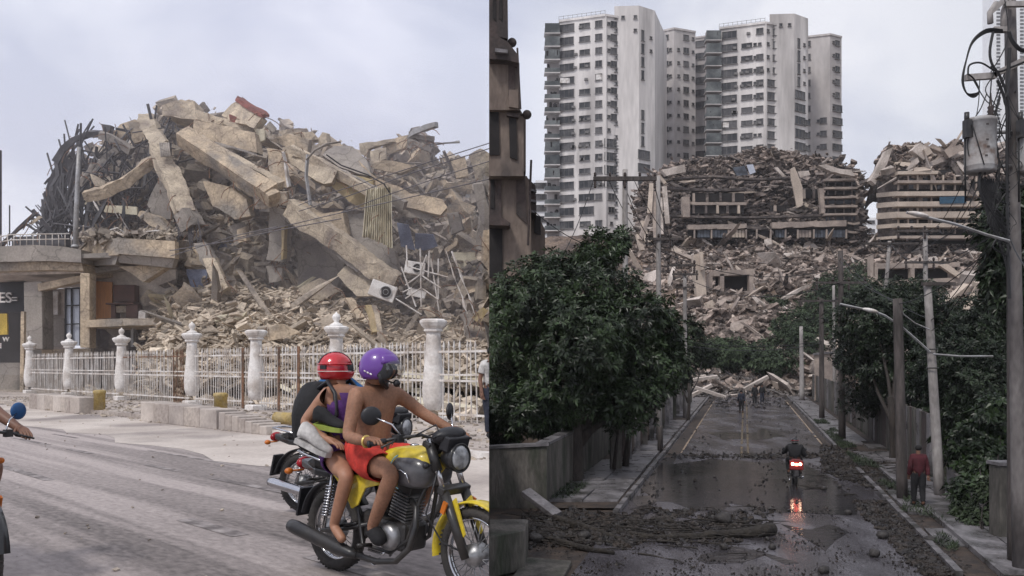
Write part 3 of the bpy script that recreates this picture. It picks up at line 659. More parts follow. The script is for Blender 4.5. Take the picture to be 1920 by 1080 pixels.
# dark curved roof edge on the left
pathbeam([(104, 304), (118, 281), (138, 262), (166, 252), (206, 250)], 50, .5, .35, 'roof_edge', DKMET)
pathbeam([(186, 253), (210, 258), (228, 272), (246, 284)], 48.5, .35, .45, 'roof_edge', GREYC)
pathbeam([(108, 304), (112, 330), (100, 350), (104, 400), (96, 440)], 50.5, .3, .3, 'frame_leg', DKMET)
pathbeam([(80, 398), (88, 370), (96, 340), (107, 316)], 50.8, .25, .3, 'frame_leg', DKMET)
pathbeam([(78, 440), (84, 400), (98, 372), (118, 330), (132, 300)], 50.3, .35, .3, 'frame_leg', DKMET)
pathbeam([(0, 462), (35, 430), (66, 400)], 46, .18, .18, 'fallen_strut', DKMET, roll=0)
pathbeam([(45, 418), (80, 440)], 46, .12, .12, 'fallen_strut', DKMET); pathbeam([(84, 345), (98, 328)], 49, .12, .1, 'fallen_strut', DKMET)
plate([(50, 422), (72, 405), (78, 408), (60, 420)], 46, .1, 'torn_panel', TAN2, ruin)
pathbeam([(150, 345), (178, 318), (205, 292), (222, 280)], 48.8, .5, .4, 'beam', GREYC, .3)
pathbeam([(200, 250), (202, 236)], 50, .5, .4, 'stub_column', DKMET, 0)
pathbeam([(160, 369), (198, 360), (238, 341), (264, 320), (284, 305), (312, 296)], [47, 47, 47, 47, 47, 47.5], .55, .6, 'curved_beam', TAN, .5)
pathbeam([(150, 342), (168, 320), (176, 305)], 48, .3, .3, 'beam', GREYC)
pathbeam([(296, 277), (306, 303), (322, 333), (336, 365), (348, 402)], [46.5, 46, 45.5, 45, 44.6], .95, .7, 'broken_column', TAN2, .35)
pathbeam([(346, 396), (356, 415), (362, 428)], 44.6, .95, .8, 'column_stump', GREYC, .5)
for i in range(26):
    a = random.uniform(-1, 1); wire([P(355+a*18, 412+random.uniform(-8, 8), 44.5), P(352+a*26, 440, 44.3), P(350+a*28+random.uniform(-5, 5), random.uniform(442, 470), 44.3)], .02, GWIRE, 'dangling_rod', ruin)
m = MB()
for i in range(6): m.tube([P(300+i*3.2, 268, 45.6), P(303+i*3.2, 294, 45.3)], .05, 5)
m.build('exposed_bars', GREYC, ruin)
PL = [  # outline px, distance(s), thickness, material, name
 ([(258, 213), (284, 211), (312, 262), (296, 280), (284, 276), (262, 240)], [49, 49.5, 47, 46.5, 46.6, 48], .5, TAN2, 'slab'),
 ([(243, 230), (262, 228), (272, 262), (246, 272)], 49.5, .4, TAN, 'slab'),
 ([(200, 262), (225, 232), (252, 222), (262, 232), (235, 250), (212, 275)], 50.5, .5, TAN, 'slab'),
 ([(302, 197), (331, 187), (346, 201), (345, 214), (303, 214)], 50, 2.2, TAN, 'block'),
 ([(340, 196), (364, 190), (367, 208), (346, 209)], 50, 1.8, TAN2, 'block'),
 ([(303, 208), (352, 201), (430, 222), (476, 240), (488, 252), (430, 238), (372, 226), (305, 216)], 48, 3.0, TAN2, 'roof_slab'),
 ([(364, 226), (430, 236), (478, 249), (482, 287), (430, 276), (392, 262), (362, 246)], [47.5, 47, 46.5, 46.2, 46.6, 47, 47.3], .8, TAN, 'roof_beam'),
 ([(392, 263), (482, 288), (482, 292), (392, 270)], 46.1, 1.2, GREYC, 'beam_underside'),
 ([(414, 216), (441, 188), (491, 220), (476, 240), (440, 230)], [48.5, 48.5, 46.8, 46.8, 48], 1.2, TAN2, 'roof_block'),
 ([(441, 180), (491, 213), (492, 221), (439, 189)], [48.4, 46.7, 46.7, 48.4], 1.4, REDP, 'red_roof_edge'),
 ([(428, 213), (456, 223), (455, 235), (430, 228)], 48, .5, REDP, 'red_panel'),
 ([(476, 240), (496, 242), (496, 262), (480, 270)], 47, .6, CORR, 'curtain_of_plaster'),
 ([(500, 277), (532, 284), (541, 352), (512, 352), (503, 310)], [45.4, 45.4, 44.8, 44.8, 45.2], .8, TAN, 'column'),
 ([(527, 285), (531, 285), (542, 350), (538, 352)], 44.7, .3, WHITEW, 'column_edge'),
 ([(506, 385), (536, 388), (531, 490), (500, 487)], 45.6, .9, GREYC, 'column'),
 ([(526, 425), (534, 425), (531, 488), (526, 488)], 45.4, .5, YELC, 'column_edge'),
 ([(528, 276), (548, 273), (632, 320), (622, 343), (606, 346), (531, 300)], [46.2, 46.4, 44.8, 44.4, 44.5, 46], 1.0, TAN2, 'roof_beam'),
 ([(502, 262), (540, 250), (580, 262), (575, 290), (540, 276)], 48.5, .8, TAN, 'slab'),
 ([(540, 252), (585, 246), (598, 262), (560, 268)], 49.4, .5, TAN2, 'slab'), ([(520, 246), (560, 240), (576, 242), (580, 252), (530, 254)], 50, .6, RUBL, 'slab'),
 ([(590, 262), (604, 247), (612, 250), (614, 272), (600, 276)], 49.5, .8, TAN2, 'block'),
 ([(604, 290), (628, 273), (648, 272), (672, 284), (688, 300), (698, 332), (668, 325), (634, 312)], [47, 48, 48, 47.6, 47, 46, 46.2, 46.6], .7, GREYC, 'roof_slab'),
 ([(606, 322), (626, 318), (700, 336), (695, 398), (655, 378), (622, 350)], [45.4, 45.4, 45.6, 45.8, 45.2, 45], .6, YELC, 'slab'),
 ([(672, 300), (700, 328), (720, 338), (770, 362), (830, 372), (839, 388), (826, 403), (760, 388), (730, 368), (700, 345)], [46.8, 46, 45.6, 45, 44.4, 44.2, 44.2, 44.8, 45.4, 46], .9, TAN, 'roof_slab'),
 ([(730, 388), (776, 386), (828, 404), (800, 410), (760, 408)], 44.9, .6, GREYC, 'slab'),
 ([(378, 338), (432, 350), (462, 372), (470, 405), (440, 412), (400, 385)], [46, 45.6, 45.2, 45, 45, 45.6], .7, TAN, 'slab'),
 ([(262, 396), (300, 408), (316, 428), (310, 432), (282, 424), (258, 404)], [46, 45.6, 45.4, 45.4, 45.8, 46], .6, TAN, 'slab'),
 ([(272, 384), (300, 330), (318, 340), (322, 410), (296, 412)], 47.2, .6, GREYC, 'slab'),
 ([(190, 385), (256, 388), (257, 403), (196, 398)], 46.5, .2, CORR, 'white_board'),
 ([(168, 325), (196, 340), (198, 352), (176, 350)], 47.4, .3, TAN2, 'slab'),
 ([(544, 385), (560, 378), (600, 402), (642, 395), (652, 440), (640, 452), (600, 428)], [44.6, 44.8, 44.8, 45.2, 44.8, 44.5, 44.3], .6, TAN, 'slab'),
 ([(650, 400), (690, 395), (700, 440), (740, 470), (748, 528), (720, 512), (690, 480), (652, 452)], [45.8, 46, 45.6, 45, 44.4, 44.4, 44.8, 45.3], .6, GREYC, 'slab'),
 ([(556, 448), (640, 452), (650, 480), (632, 545), (560, 548)], 47, .5, GREYC, 'back_wall'),
 ([(630, 515), (664, 486), (700, 508), (706, 555), (668, 556)], [44, 44.4, 44, 43.6, 43.5], .6, TAN2, 'slab'),
 ([(590, 390), (640, 392), (690, 396), (690, 440), (620, 432)], 46.4, .5, RUBC, 'slab'),
 ([(362, 456), (384, 452), (404, 492), (398, 505), (380, 500)], [43.6, 43.6, 43.2, 43.2, 43.3], .6, GREYC, 'hanging_column'),
 ([(380, 485), (402, 482), (426, 538), (412, 549), (398, 534)], [43.2, 43.2, 42.7, 42.7, 42.9], .6, TAN2, 'hanging_column'),
 ([(672, 268), (735, 259), (740, 266), (690, 280), (688, 296), (676, 290)], 52, .8, TAN2, 'slab'),
 ([(692, 282), (724, 276), (724, 298), (698, 306)], 51.5, .5, TAN2, 'wall_piece'),
 ([(716, 276), (742, 258), (770, 252), (758, 278), (730, 290)], 52.4, .5, TAN, 'slab'),
 ([(690, 300), (740, 302), (782, 312), (750, 326), (700, 316)], 49.5, .6, TAN, 'slab'),
 ([(845, 300), (872, 290), (880, 330), (856, 334)], 50, .5, TAN, 'wall_piece'),
 ([(878, 290), (900, 276), (925, 290), (925, 345), (892, 336)], [47, 47.5, 48, 48, 47], .5, TAN2, 'wall_piece'),
 ([(886, 345), (905, 345), (925, 420), (925, 470), (896, 400)], 46, .6, GREYC, 'leaning_slab'),
 ([(905, 430), (925, 430), (925, 520), (902, 490)], 45.5, .6, TAN, 'leaning_slab'),
 ([(744, 418), (766, 422), (778, 470), (752, 462)], 46, .15, BLUE, 'blue_sheet'), ([(778, 438), (812, 440), (820, 462), (796, 470), (778, 466)], 46.5, .15, BLUE, 'blue_sheet'),
 ([(555, 545), (600, 520), (640, 545), (600, 566)], 44.5, .4, TAN2, 'slab'), ([(860, 590), (880, 582), (892, 600), (874, 612)], 41.5, .3, GREYC, 'slab'),
 ([(884, 596), (905, 578), (917, 582), (900, 606)], 41.2, .3, YELC, 'wood_board'), ([(792, 578), (806, 574), (818, 594), (802, 598)], 41, .4, TAN2, 'block'),
 ([(480, 615), (530, 608), (560, 625), (500, 640)], 38, .3, TAN, 'slab'), ([(250, 670), (262, 652), (285, 690), (270, 700)], 38, .25, TAN, 'slab'),
 ([(836, 400), (860, 396), (868, 430), (846, 440)], 46.5, .5, GREYC, 'slab'), ([(430, 425), (452, 418), (460, 450), (440, 462)], 46, .5, GREYC, 'slab'),
 ([(442, 430), (460, 425), (462, 452), (446, 456)], 45.5, .4, TAN, 'slab'), ([(500, 500), (530, 495), (528, 528), (505, 530)], 46, .4, GREYC, 'slab'),
]
for pts, Ys, th, mt_, nm in PL: plate(pts, Ys, th, nm, mt_, ruin)
BE = [(345, 256, 508, 366, 46.2, 44.2, .9, .9, TAN, .75), (372, 262, 528, 350, 46.6, 44.8, .5, .5, TAN2, .5), (440, 318, 516, 372, 45, 44, .7, .7, TAN, .6),
      (545, 278, 722, 372, 45.8, 44.4, .32, .5, TAN2, .4), (610, 312, 760, 385, 45.5, 44.2, .3, .45, GREYC, .4), (765, 255, 819, 232, 50, 49, .28, .28, GMET, 0), (768, 256, 814, 262, 50, 50, .35, .35, GREYC, 0),
      (768, 262, 812, 284, 50, 49.5, .3, .3, GREYC, 0), (806, 274, 862, 264, 50, 49.5, .14, .14, GMET, 0), (768, 255, 768, 280, 50, 50, .35, .3, GREYC, 0),
      (690, 572, 705, 625, 41, 40.4, .35, .2, YELC, .2), (700, 574, 716, 640, 41, 40.3, .25, .2, TAN2, .2), (655, 560, 676, 600, 42, 41.5, .35, .2, TAN, .4), (897, 470, 912, 330, 46.6, 47, .35, .35, GREYC, .2),
      (480, 378, 540, 372, 44.6, 44.6, .5, .7, RUBL, .3), (835, 470, 876, 590, 42, 41.5, .05, .05, WMET, 0), (848, 472, 893, 596, 42.3, 41.5, .04, .04, WMET, 0), (205, 372, 222, 408, 46, 46, .08, .05, WMET, 0), (222, 400, 245, 440, 45.5, 45.5, .08, .05, WMET, 0),
      (176, 376, 196, 412, 46, 46, .1, .06, WMET, 0), (262, 408, 284, 388, 45.8, 46.4, .1, .1, GREYC, 0), (232, 370, 233, 440, 45.6, 45.6, .12, .12, DKMET, 0), (200, 375, 165, 440, 45.6, 45.6, .16, .16, DKMET, 0)]
for x1, y1, x2, y2, a, b, w_, h, mt_, rl in BE: pxbeam(x1, y1, x2, y2, a, b, w_, h, 'beam', mt_, ruin, rl)
# great curved main girder
pathbeam([(541, 388), (575, 414), (605, 432), (640, 456), (672, 480), (705, 506), (744, 530)], [44.2, 44, 43.8, 43.7, 43.6, 43.5, 43.4], .55, 1.0, 'curved_girder', TAN2, .35)
pathbeam([(541, 398), (575, 424), (605, 444), (640, 468), (672, 493), (705, 517), (740, 537)], [44.5, 44.3, 44.1, 44, 43.9, 43.8, 43.7], .6, .6, 'curved_girder', GREYC, .3)
# corrugated cream sheet hanging down
m = MB(); nx = 26
top = [P(688+45*i/nx, 352-6*(i/nx)+(4 if i % 3 else 0), 43.6+(.09 if i % 2 else -.09)) for i in range(nx+1)]
bot = [P(681+54*i/nx, 444+22*(i/nx)**1.3+random.uniform(-2, 2), 43.3+(.09 if i % 2 else -.09)) for i in range(nx+1)]
m.add(top+bot, [(i, i+nx+1, i+nx+2, i+1) for i in range(nx)]); o = m.build('hanging_corrugated_sheet', CORR, ruin); sm = o.modifiers.new('s', 'SOLIDIFY'); sm.thickness = .03
# broken faces: everything cast in concrete gets an uneven surface, torn bars stick out of its edges
bars = MB()
for o in list(ruin.children):
    if o.type != 'MESH' or o.get('kind') or o.name.split('.')[0] in ('concrete_chunk', 'board', 'exposed_bars', 'dangling_rod', 'cable', 'torn_panel', 'white_board', 'blue_sheet'): continue
    me = o.data; bm = bmesh.new(); bm.from_mesh(me); bmesh.ops.triangulate(bm, faces=bm.faces[:])
    for _ in range(3):
        el = [e for e in bm.edges if e.calc_length() > .55]
        if not el or len(bm.faces) > 1400: break
        bmesh.ops.subdivide_edges(bm, edges=el, cuts=1)
        bmesh.ops.triangulate(bm, faces=bm.faces[:])
    bm.normal_update()
    for v in bm.verts:
        k = mnoise.noise(v.co*1.6)*.045+mnoise.noise(v.co*5.3)*.07+abs(mnoise.noise(v.co*.7+Vector((9, 0, 0))))*-.05
        sharp = any(e.calc_face_angle(0) > .6 for e in v.link_edges)
        v.co += v.normal*k*(1.5 if sharp else .5)
    vs_ = [v.co.copy() for v in bm.verts if any(e.calc_face_angle(0) > .6 for e in v.link_edges)]
    bm.to_mesh(me); bm.free()
    if vs_ and random.random() < .75:
        for q_ in range(random.randint(2, 6)):
            p_ = random.choice(vs_)+ruin.location; d_ = Vector((random.uniform(-1, 1), random.uniform(-1, 0), random.uniform(-.6, .5))).normalized(); pts_ = [p_-d_*.2]
            for j in range(4): d_ = (d_+Vector((random.uniform(-.4, .4), random.uniform(-.3, .2), -.3))).normalized(); pts_.append(pts_[-1]+d_*random.uniform(.15, .4))
            bars.tube(pts_, .022, 4, smooth=False)
bars.build('reinforcing_bars', RUST, ruin, kind='stuff')
BRICK = mat('broken_red_brick', (.33, .15, .10), .9, (.22, .11, .08), 2, 12, .3, .3, 12, island=.3)
n = 700; C = CP[RNG.integers(0, len(CP), n)]+RNG.normal(size=(n, 3))*.3-np.array([0, .4, .5]); V, F = chunks(C, sizes(n, .08, .4, .5, .1), None); stuffobj('broken_bricks', V, F, BRICK, ruin, kind='stuff')
for i in range(26):
    c = Vector(CP[RNG.integers(0, len(CP))])-Vector((0, .9, 0)); m = MB(); nx, ny = 5, 6; w_, h_ = random.uniform(.5, 1.3), random.uniform(.8, 2.2); vs_ = []
    for a in range(nx):
        for b_ in range(ny): vs_.append(c+Vector((w_*(a/(nx-1)-.5)+.1*random.random()*b_, .25*mnoise.noise(Vector((a*.9, b_*.6, i))), -h_*b_/(ny-1)*(1+.15*random.random()))))
    m.add(vs_, [(a*ny+b_, a*ny+b_+1, (a+1)*ny+b_+1, (a+1)*ny+b_) for a in range(nx-1) for b_ in range(ny-1)], True); m.build('hanging_cloth', random.choice((CORR, BLUE, TAN2, GMET, RUST, DKMET)), ruin)
# white air conditioner boxes
def aircon(px, py, Y, w_, rot):
    m = MB(); c = P(px, py, Y); Rm = Euler((0, rot, .1)).to_matrix(); m.box(c, (w_, .4, w_*.62), Rm); a = m.build('air_conditioner', WHITEW, ruin, bevel=.03)
    m = MB(); m.lathe([(w_*.22, -.012), (w_*.22, .01)], 20, c+Rm @ Vector((w_*.12, -.21, 0)), 'y'); m.build('fan_opening', SHADEBLK, a)
    m = MB(); m.torus(c+Rm @ Vector((w_*.12, -.225, 0)), w_*.22, .02, 20, 5)
    m.torus(c+Rm @ Vector((w_*.12, -.225, 0)), w_*.1, .012, 16, 4); m.build('fan_grille', GMET, a)
# white air conditioner boxes live below
aircon(718, 546, 42.4, 1.3, .35); aircon(778, 503, 42.5, 1.0, .15)
plate([(768, 540), (800, 548), (796, 560), (762, 552)], 42.8, .25, 'white_casing', WHITEW, ruin)
# bent white scaffold frame
sc = empty('scaffold_frame', P(790, 600, 41.8), 'bent frame of thin white tubes standing in the rubble beside the girder', 'scaffold')
for x1, y1, x2, y2 in ((788, 465, 790, 575), (762, 460, 764, 500), (805, 470, 803, 520), (822, 485, 822, 560), (808, 485, 824, 588), (752, 500, 780, 575), (760, 560, 790, 540), (790, 540, 822, 562), (760, 535, 788, 515), (788, 515, 826, 540), (755, 548, 772, 540), (742, 560, 790, 590), (800, 478, 790, 505), (766, 500, 840, 520)):
    wire([P(x1, y1, 41.8), P(x2, y2, 41.6)], .035, WMET, 'frame_tube', sc, n=2)
# rubble apron down to the yard
ap, AP = mound('rubble_slope', [(285, 600), (330, 560), (380, 545), (450, 540), (560, 545), (640, 560), (700, 580), (760, 600), (830, 608), (930, 600)], 90, 30, 285, 935, lambda px: 716, lambda v, px: 46-12*v, RUBP, ruin, amp=.7, nsc=.5, seed=8, kind='stuff')
n = 18000; C = AP[RNG.integers(0, len(AP), n)]+RNG.normal(size=(n, 3))*np.array([.3, .3, .12])
V, F = chunks(C, sizes(n, .03, .55, .22, .25, p=3.2), .75); stuffobj('loose_rubble', V, F, RUBP, ruin, kind='stuff')
for i in range(110):
    c = AP[RNG.integers(0, len(AP))]; d = sizes(1, .5, 1.5, .12, .25)[0]; piece('board' if i % 3 else 'concrete_chunk', c, d, random.choice((TAN2, RUBP, CORR, GREYC, RUBL)), ruin, tilt=1.0)
# yard litter behind the fence
n = 6500; s = RNG.uniform(-8, 34, n); t = -RNG.uniform(1.0, 22, n); C = np.array([tuple(Q(a, b, .1)) for a, b in zip(s, t)])
V, F = chunks(C, sizes(n, .05, .6, .3, .3, p=2.2), .7); stuffobj('yard_rubble', V, F, RUBP, kind='stuff', label='broken concrete and boards strewn behind the iron fence', category='rubble')
m = MB()
for i in range(46):
    s, t = random.uniform(-3, 26), -random.uniform(3, 13); a = Q(s, t, random.uniform(.3, 1.1)); b = a+U*random.uniform(-3, 3)+Vector((0, 0, random.uniform(-.3, .3))); m.beam(a, b, .25, random.uniform(.08, .25), random.random())
m.build('fallen_boards', CORR, ruin, kind='stuff')
# ------------------------------------------------------------------ the podium with balcony and open rooms on the left
PLAS = mat('pale_interior_plaster', (.62, .55, .49), .9, (.46, .40, .36), 1.5, 8, .2, .1, 20)
pod = empty('podium_building', P(100, 700, 46), 'grey concrete ground floor with curved canopy, balcony and torn open room', 'building')
def pp(pts, Y, d, nm, mt_, **kw): 
    m = MB(); m.prism([P(a, b, Y) for a, b in pts], (0, d, 0)); return m.build(nm, mt_, pod, bevel=kw.pop('bevel', 0), **kw)
pp([(-60, 468), (0, 462), (60, 459), (118, 462), (152, 468), (152, 492), (90, 489), (0, 491), (-60, 494)], 43, 8, 'canopy_fascia', GREYC)
pp([(-60, 494.5), (0, 491.5), (90, 489.5), (153, 492.5), (156, 508), (90, 506), (0, 509), (-60, 512)], 43.3, 8, 'canopy_fascia', TAN)
pp([(-60, 512.5), (0, 509.5), (156, 508.5), (156, 512), (0, 516), (-60, 520)], 43.8, 7, 'canopy_soffit', PLAS)
# faceted balcony
bal = [(150, 466, 45.5), (165, 452, 44.2), (222, 446, 42.6), (328, 452, 42.0)]
for (x0, y0, Y0), (x1, y1, Y1) in zip(bal[:-1], bal[1:]):
    h0, h1 = 26, 26
    m = MB(); a, b = P(x0, y0, Y0), P(x1, y1, Y1); c, d = P(x1, y1+h1+6, Y1), P(x0, y0+h0+4, Y0); m.prism([a, b, c, d], (0, .5, 0)); m.build('balcony_parapet', TAN, pod)
    m = MB(); a, b = P(x0, y0+31, Y0+.25), P(x1, y1+33, Y1+.25); c, d = P(x1-6, y1+50, Y1+.5), P(x0, y0+46, Y0+.5); m.prism([a, b, c, d], (0, .5, 0)); m.build('balcony_fascia', GREYC, pod)
pp([(150, 476), (328, 468), (325, 480), (150, 484)], 43.1, 1.6, 'balcony_floor', GREYC)
plate([(222, 500), (322, 494), (268, 529), (246, 512)], 43.4, .5, 'torn_ceiling', TAN, pod)
pp([(140, 505), (232, 497), (224, 505), (165, 514), (140, 520)], 44.6, .6, 'beam', GREYC)
pp([(44, 529), (78, 527), (80, 655), (46, 655)], 44, 1.1, 'column', GREYC, bevel=.04); pp([(150, 512), (168, 512), (168, 652), (150, 652)], 43.2, .7, 'column', TAN, bevel=.03)
pp([(70, 532), (152, 516), (152, 527), (72, 546)], 43.9, .5, 'lintel', TAN)
pp([(-20, 528), (46, 528), (46, 586), (-20, 586)], 46.5, .3, 'shop_fascia', BLACK)
pp([(-20, 586.5), (42, 586.5), (42, 680), (-20, 680)], 49, .3, 'shop_shade_panel', SHADEBLK)  # black panel painting the shade inside the shop
pp([(-20, 588), (13, 588), (14, 627), (-20, 629)], 46.2, .12, 'yellow_sign', SIGNY)
pp([(39, 584), (45, 584), (44, 735), (37, 735)], 42.8, .2, 'post', TAN)
text('sign_letters', 'ES', .78, WHITEW, P(-3, 567, 46.3), (R(90), 0, 0), pod, .04)
text('sign_letters', 'EI', .40, WHITEW, P(-7, 653, 46.1), (R(90), 0, 0), pod, .03)
text('sign_letters', 'W', .34, WHITEW, P(5, 640, 46.1), (R(90), 0, 0), pod, .03)
for yy in (557, 562): pp([(22, yy), (32, yy), (32, yy+2), (22, yy+2)], 46.3, .1, 'sign_mark', WHITEW)
pp([(78, 545), (124, 540), (124, 655), (78, 655)], 48, .2, 'back_wall', PLAS)
pp([(80, 595), (120, 597), (120, 650), (80, 650)], 47.7, .2, 'counter', GREYC); pp([(84, 548), (108, 546), (108, 590), (84, 592)], 47.7, .2, 'wall_panel', WHITEW)
g = pp([(121, 541), (150, 538), (150, 648), (121, 648)], 44.9, .04, 'window_glass', GLASSP)
for x in (121, 132.5, 148.5): pp([(x, 540), (x+1.6, 540), (x+1.6, 648), (x, 648)], 44.75, .12, 'mullion', BLACK)
for y in (540, 572, 607): pp([(122, y), (150, y-1), (150, y+1), (122, y+2)], 44.7, .1, 'transom', BLACK)
# torn-open room
pp([(168, 512), (330, 505), (330, 600), (168, 600)], 46.6, .3, 'room_back_wall', PLAS)
m = MB(); m.prism([P(168, 598, 45.2), P(168, 515, 45.2), P(176, 518, 46.6), P(176, 596, 46.6)], (-.1, 0, 0)); m.build('room_side_wall', TAN, pod)
pp([(162, 600), (232, 597), (320, 600), (318, 611), (232, 611), (160, 614)], 43.0, 3.8, 'floor_slab', TAN); plate([(230, 599), (308, 600), (306, 608), (232, 610)], 42.85, .2, 'floor_edge', RUBL, pod)
pp([(178, 527), (210, 529), (210, 596), (178, 598)], 46.3, .1, 'door', WOODO); 
pp([(213, 534), (252, 534), (252, 566), (213, 566)], 45.7, .6, 'cabinet', WOODD); pp([(198, 568), (250, 567), (250, 570), (198, 571)], 45.3, .9, 'shelf', WOODD)
pp([(208, 571), (216, 571), (216, 597), (208, 597)], 45.6, .6, 'cabinet', WOODD); pp([(236, 571), (258, 571), (258, 596), (236, 596)], 45.6, .6, 'cabinet', WOODD); pp([(216, 574), (236, 574), (236, 586), (216, 586)], 45.7, .4, 'shelf_board', TAN)
pp([(260, 583), (273, 582), (272, 597), (259, 597)], 45.0, .3, 'white_box', WHITEW); plate([(262, 560), (276, 544), (290, 552), (288, 572), (270, 574)], 46.0, .2, 'torn_wall', TAN2, pod)
pp([(-60, 655), (335, 655), (335, 742), (-60, 742)], 50.5, .3, 'foundation_wall', GREYC); pp([(168, 614), (322, 611), (322, 660), (168, 660)], 46.7, .2, 'lower_room', RUBC); pp([(170, 640), (330, 640), (330, 730), (170, 730)], 49, .2, 'lower_wall', GREYC)
pp([(190, 612), (220, 612), (232, 640), (222, 640)], 45, .3, 'stair_beam', GREYC); pp([(245, 611), (250, 611), (250, 650), (245, 650)], 45, .25, 'post', GMET)
pp([(78, 655.5), (170, 652.5), (170, 668), (78, 668)], 45.2, .4, 'low_wall', TAN)
# rail and scrap on the canopy
m = MB()
for y in (438, 448): m.tube([P(-20, y+10, 43.6), P(20, y+2, 43.5), P(130, y, 43.5)], .03, 4)
for x in range(-10, 140, 12): m.tube([P(x, 440, 43.5), P(x, 462, 43.5)], .025, 4)
m.build('rail', WMET, pod)
pp([(22, 444), (82, 442), (120, 446), (120, 461), (22, 461)], 47, 1.5, 'roof_plinth', DKMET)
m = MB(); m.tube([P(182, 440, 44), P(220, 427, 44), P(236, 438, 44), P(300, 432, 43.6), P(316, 442, 43.6)], .035, 5); m.tube([P(182, 440, 44), P(182, 452, 44)], .03, 4); m.build('bent_rail', WMET, pod)
n = 900; C = np.array([tuple(P(random.uniform(155, 330), random.uniform(436, 452), random.uniform(43, 48))) for _ in range(n)]); V, F = chunks(C, sizes(n, .08, .5, .35, .3)); stuffobj('balcony_rubble', V, F, RUBL, pod, kind='stuff')
# lamp post and thin masts
lp = empty('lamp_post', P(141, 464, 43.4), 'tall pale grey post standing before the dark roof frames', 'post'); m = MB(); m.tube([P(141, 464, 43.4), P(143, 400, 43.4), P(146, 330, 43.4), P(148, 276, 43.4)], [.13, .12, .11, .09], 10); m.build('shaft', GMET, lp)
m = MB(); m.lathe([(.2, 0), (.2, .08), (.14, .14)], 10, P(141, 464, 43.4)); m.build('foot', GMET, lp)
for x, y0, y1, r_, lab in ((1, 282, 470, .07, 'short thick mast cut by the left edge of the view'), (18, 385, 460, .04, 'thin mast above the curved canopy')):
    o = wire([P(x, y1, 45), P(x, y0, 45)], r_, DKMET, 'mast', n=2); props(o, lab, 'mast')
# overhead wires across the ruin
for i, pts in enumerate(([(560, 385), (607, 366), (760, 318), (925, 266)], [(560, 396), (640, 372), (780, 322), (925, 276)], [(640, 398), (720, 368), (830, 330), (925, 300)], [(445, 446), (600, 408), (760, 372), (925, 334)], [(320, 480), (445, 441), (520, 425)], [(318, 470), (430, 452), (520, 432), (640, 410)])):
    Ys = np.linspace(33, 27, len(pts)); o = wire([P(a, b, y) for (a, b), y in zip(pts, Ys)], .017, GWIRE, 'overhead_wire'); props(o, ['topmost thin wire crossing before the corrugated sheet', 'thin wire just below the topmost one', 'third thin wire, starting above the curved girder', 'long low wire crossing the whole corrugated sheet', 'short upper wire leaving the balcony corner', 'lowest wire leaving the balcony corner towards the girder'][i], 'wire', 'overhead wires before the ruin')
wire([P(577, 290, 43), P(574, 330, 43), P(582, 385, 43)], .09, GMET, 'broken_pole', ruin); wire([P(574, 300, 42.8), P(590, 282, 42.8), P(612, 270, 43), P(638, 266, 43.4)], .06, GREYC, 'bent_arm', ruin); wire([P(612, 290, 42.8), P(640, 310, 42.6), P(690, 328, 42.4), P(720, 345, 42), P(733, 365, 42)], .035, WIREM, 'cable', ruin)
LEFTOBJS = [o for o in bpy.data.objects if o not in _before]
# ================================================================== LOWER (RIGHT) STREET
_before = set(bpy.data.objects)
ASPH = mat('wet_asphalt', (.125, .118, .132), .28, (.066, .061, .069), .9, 24, .45, .45, 34, r2=.12, col3=(.06, .055, .058), scale3=.5, stretch=(1, .35, 1), spec=.6)
PUD = mat('puddle_water', (.045, .042, .046), .09, (.036, .034, .036), .5, 3, .2, .10, 5, spec=.7, stretch=(.25, 1.3, 1), r2=.05)
GUT = mat('silted_gutter', (.062, .044, .033), .8, (.03, .024, .021), 2.5, 16, .4, .8, 16)
# wide ground under everything
m = MB()
GX = [-1500, -120, -40, 60, 160, 1500]; GY = [-400, 0, 30, 90, 150]
m.sheet([(-2500, -900, -4.75), (2500, -900, -4.75), (2500, 4000, -4.75), (-2500, 4000, -4.75)]); m.build('ground', HCORE, kind='structure')
def rsheet(name, a0, a1, Y0, Y1, dz, mt, th=0, **kw):
    m = MB(); n = 1
    pts = [Vector((rx(a0, Y0), Y0, zr(Y0)+dz)), Vector((rx(a1, Y0), Y0, zr(Y0)+dz)), Vector((rx(a1, Y1), Y1, zr(Y1)+dz)), Vector((rx(a0, Y1), Y1, zr(Y1)+dz))]
    if th: m.prism(pts, (0, 0, -th))
    else: m.sheet(pts)
    return m.build(name, mt, kind='structure', **kw)
rsheet('lower_street', -3.6, 4.3, 4, 96, 0, ASPH, th=.4)
rsheet('roadside_ground', -30, -3.6, 4, 96, -.02, GUT, th=.4); rsheet('roadside_ground', 4.3, 60, 4, 96, -.02, GUT, th=.4)
# gutters, kerbs and slab pavements
rsheet('gutter', -3.55, -2.98, 30, 90, .004, GUT); rsheet('gutter', 3.95, 4.25, 36, 90, .004, GUT)
def kerbline(a, Y0, Y1, w_=.16, h=.13, nm='kerb'):
    m = MB(); Y = Y0
    while Y < Y1:
        L = 1.6; m2 = [Vector((rx(a-w_/2, Y), Y, zr(Y)+h)), Vector((rx(a+w_/2, Y), Y, zr(Y)+h)), Vector((rx(a+w_/2, Y+L-.03), Y+L-.03, zr(Y+L)+h)), Vector((rx(a-w_/2, Y+L-.03), Y+L-.03, zr(Y+L)+h))]
        dz = random.uniform(-.02, .015); m.prism([p+Vector((0, 0, dz)) for p in m2], (0, 0, -.4)); Y += L
    return m.build(nm, WCON, kind='structure')
kerbline(-3.68, 24.3, 88); kerbline(4.40, 41.5, 88); kerbline(4.4, 17.5, 33)
m = MB()
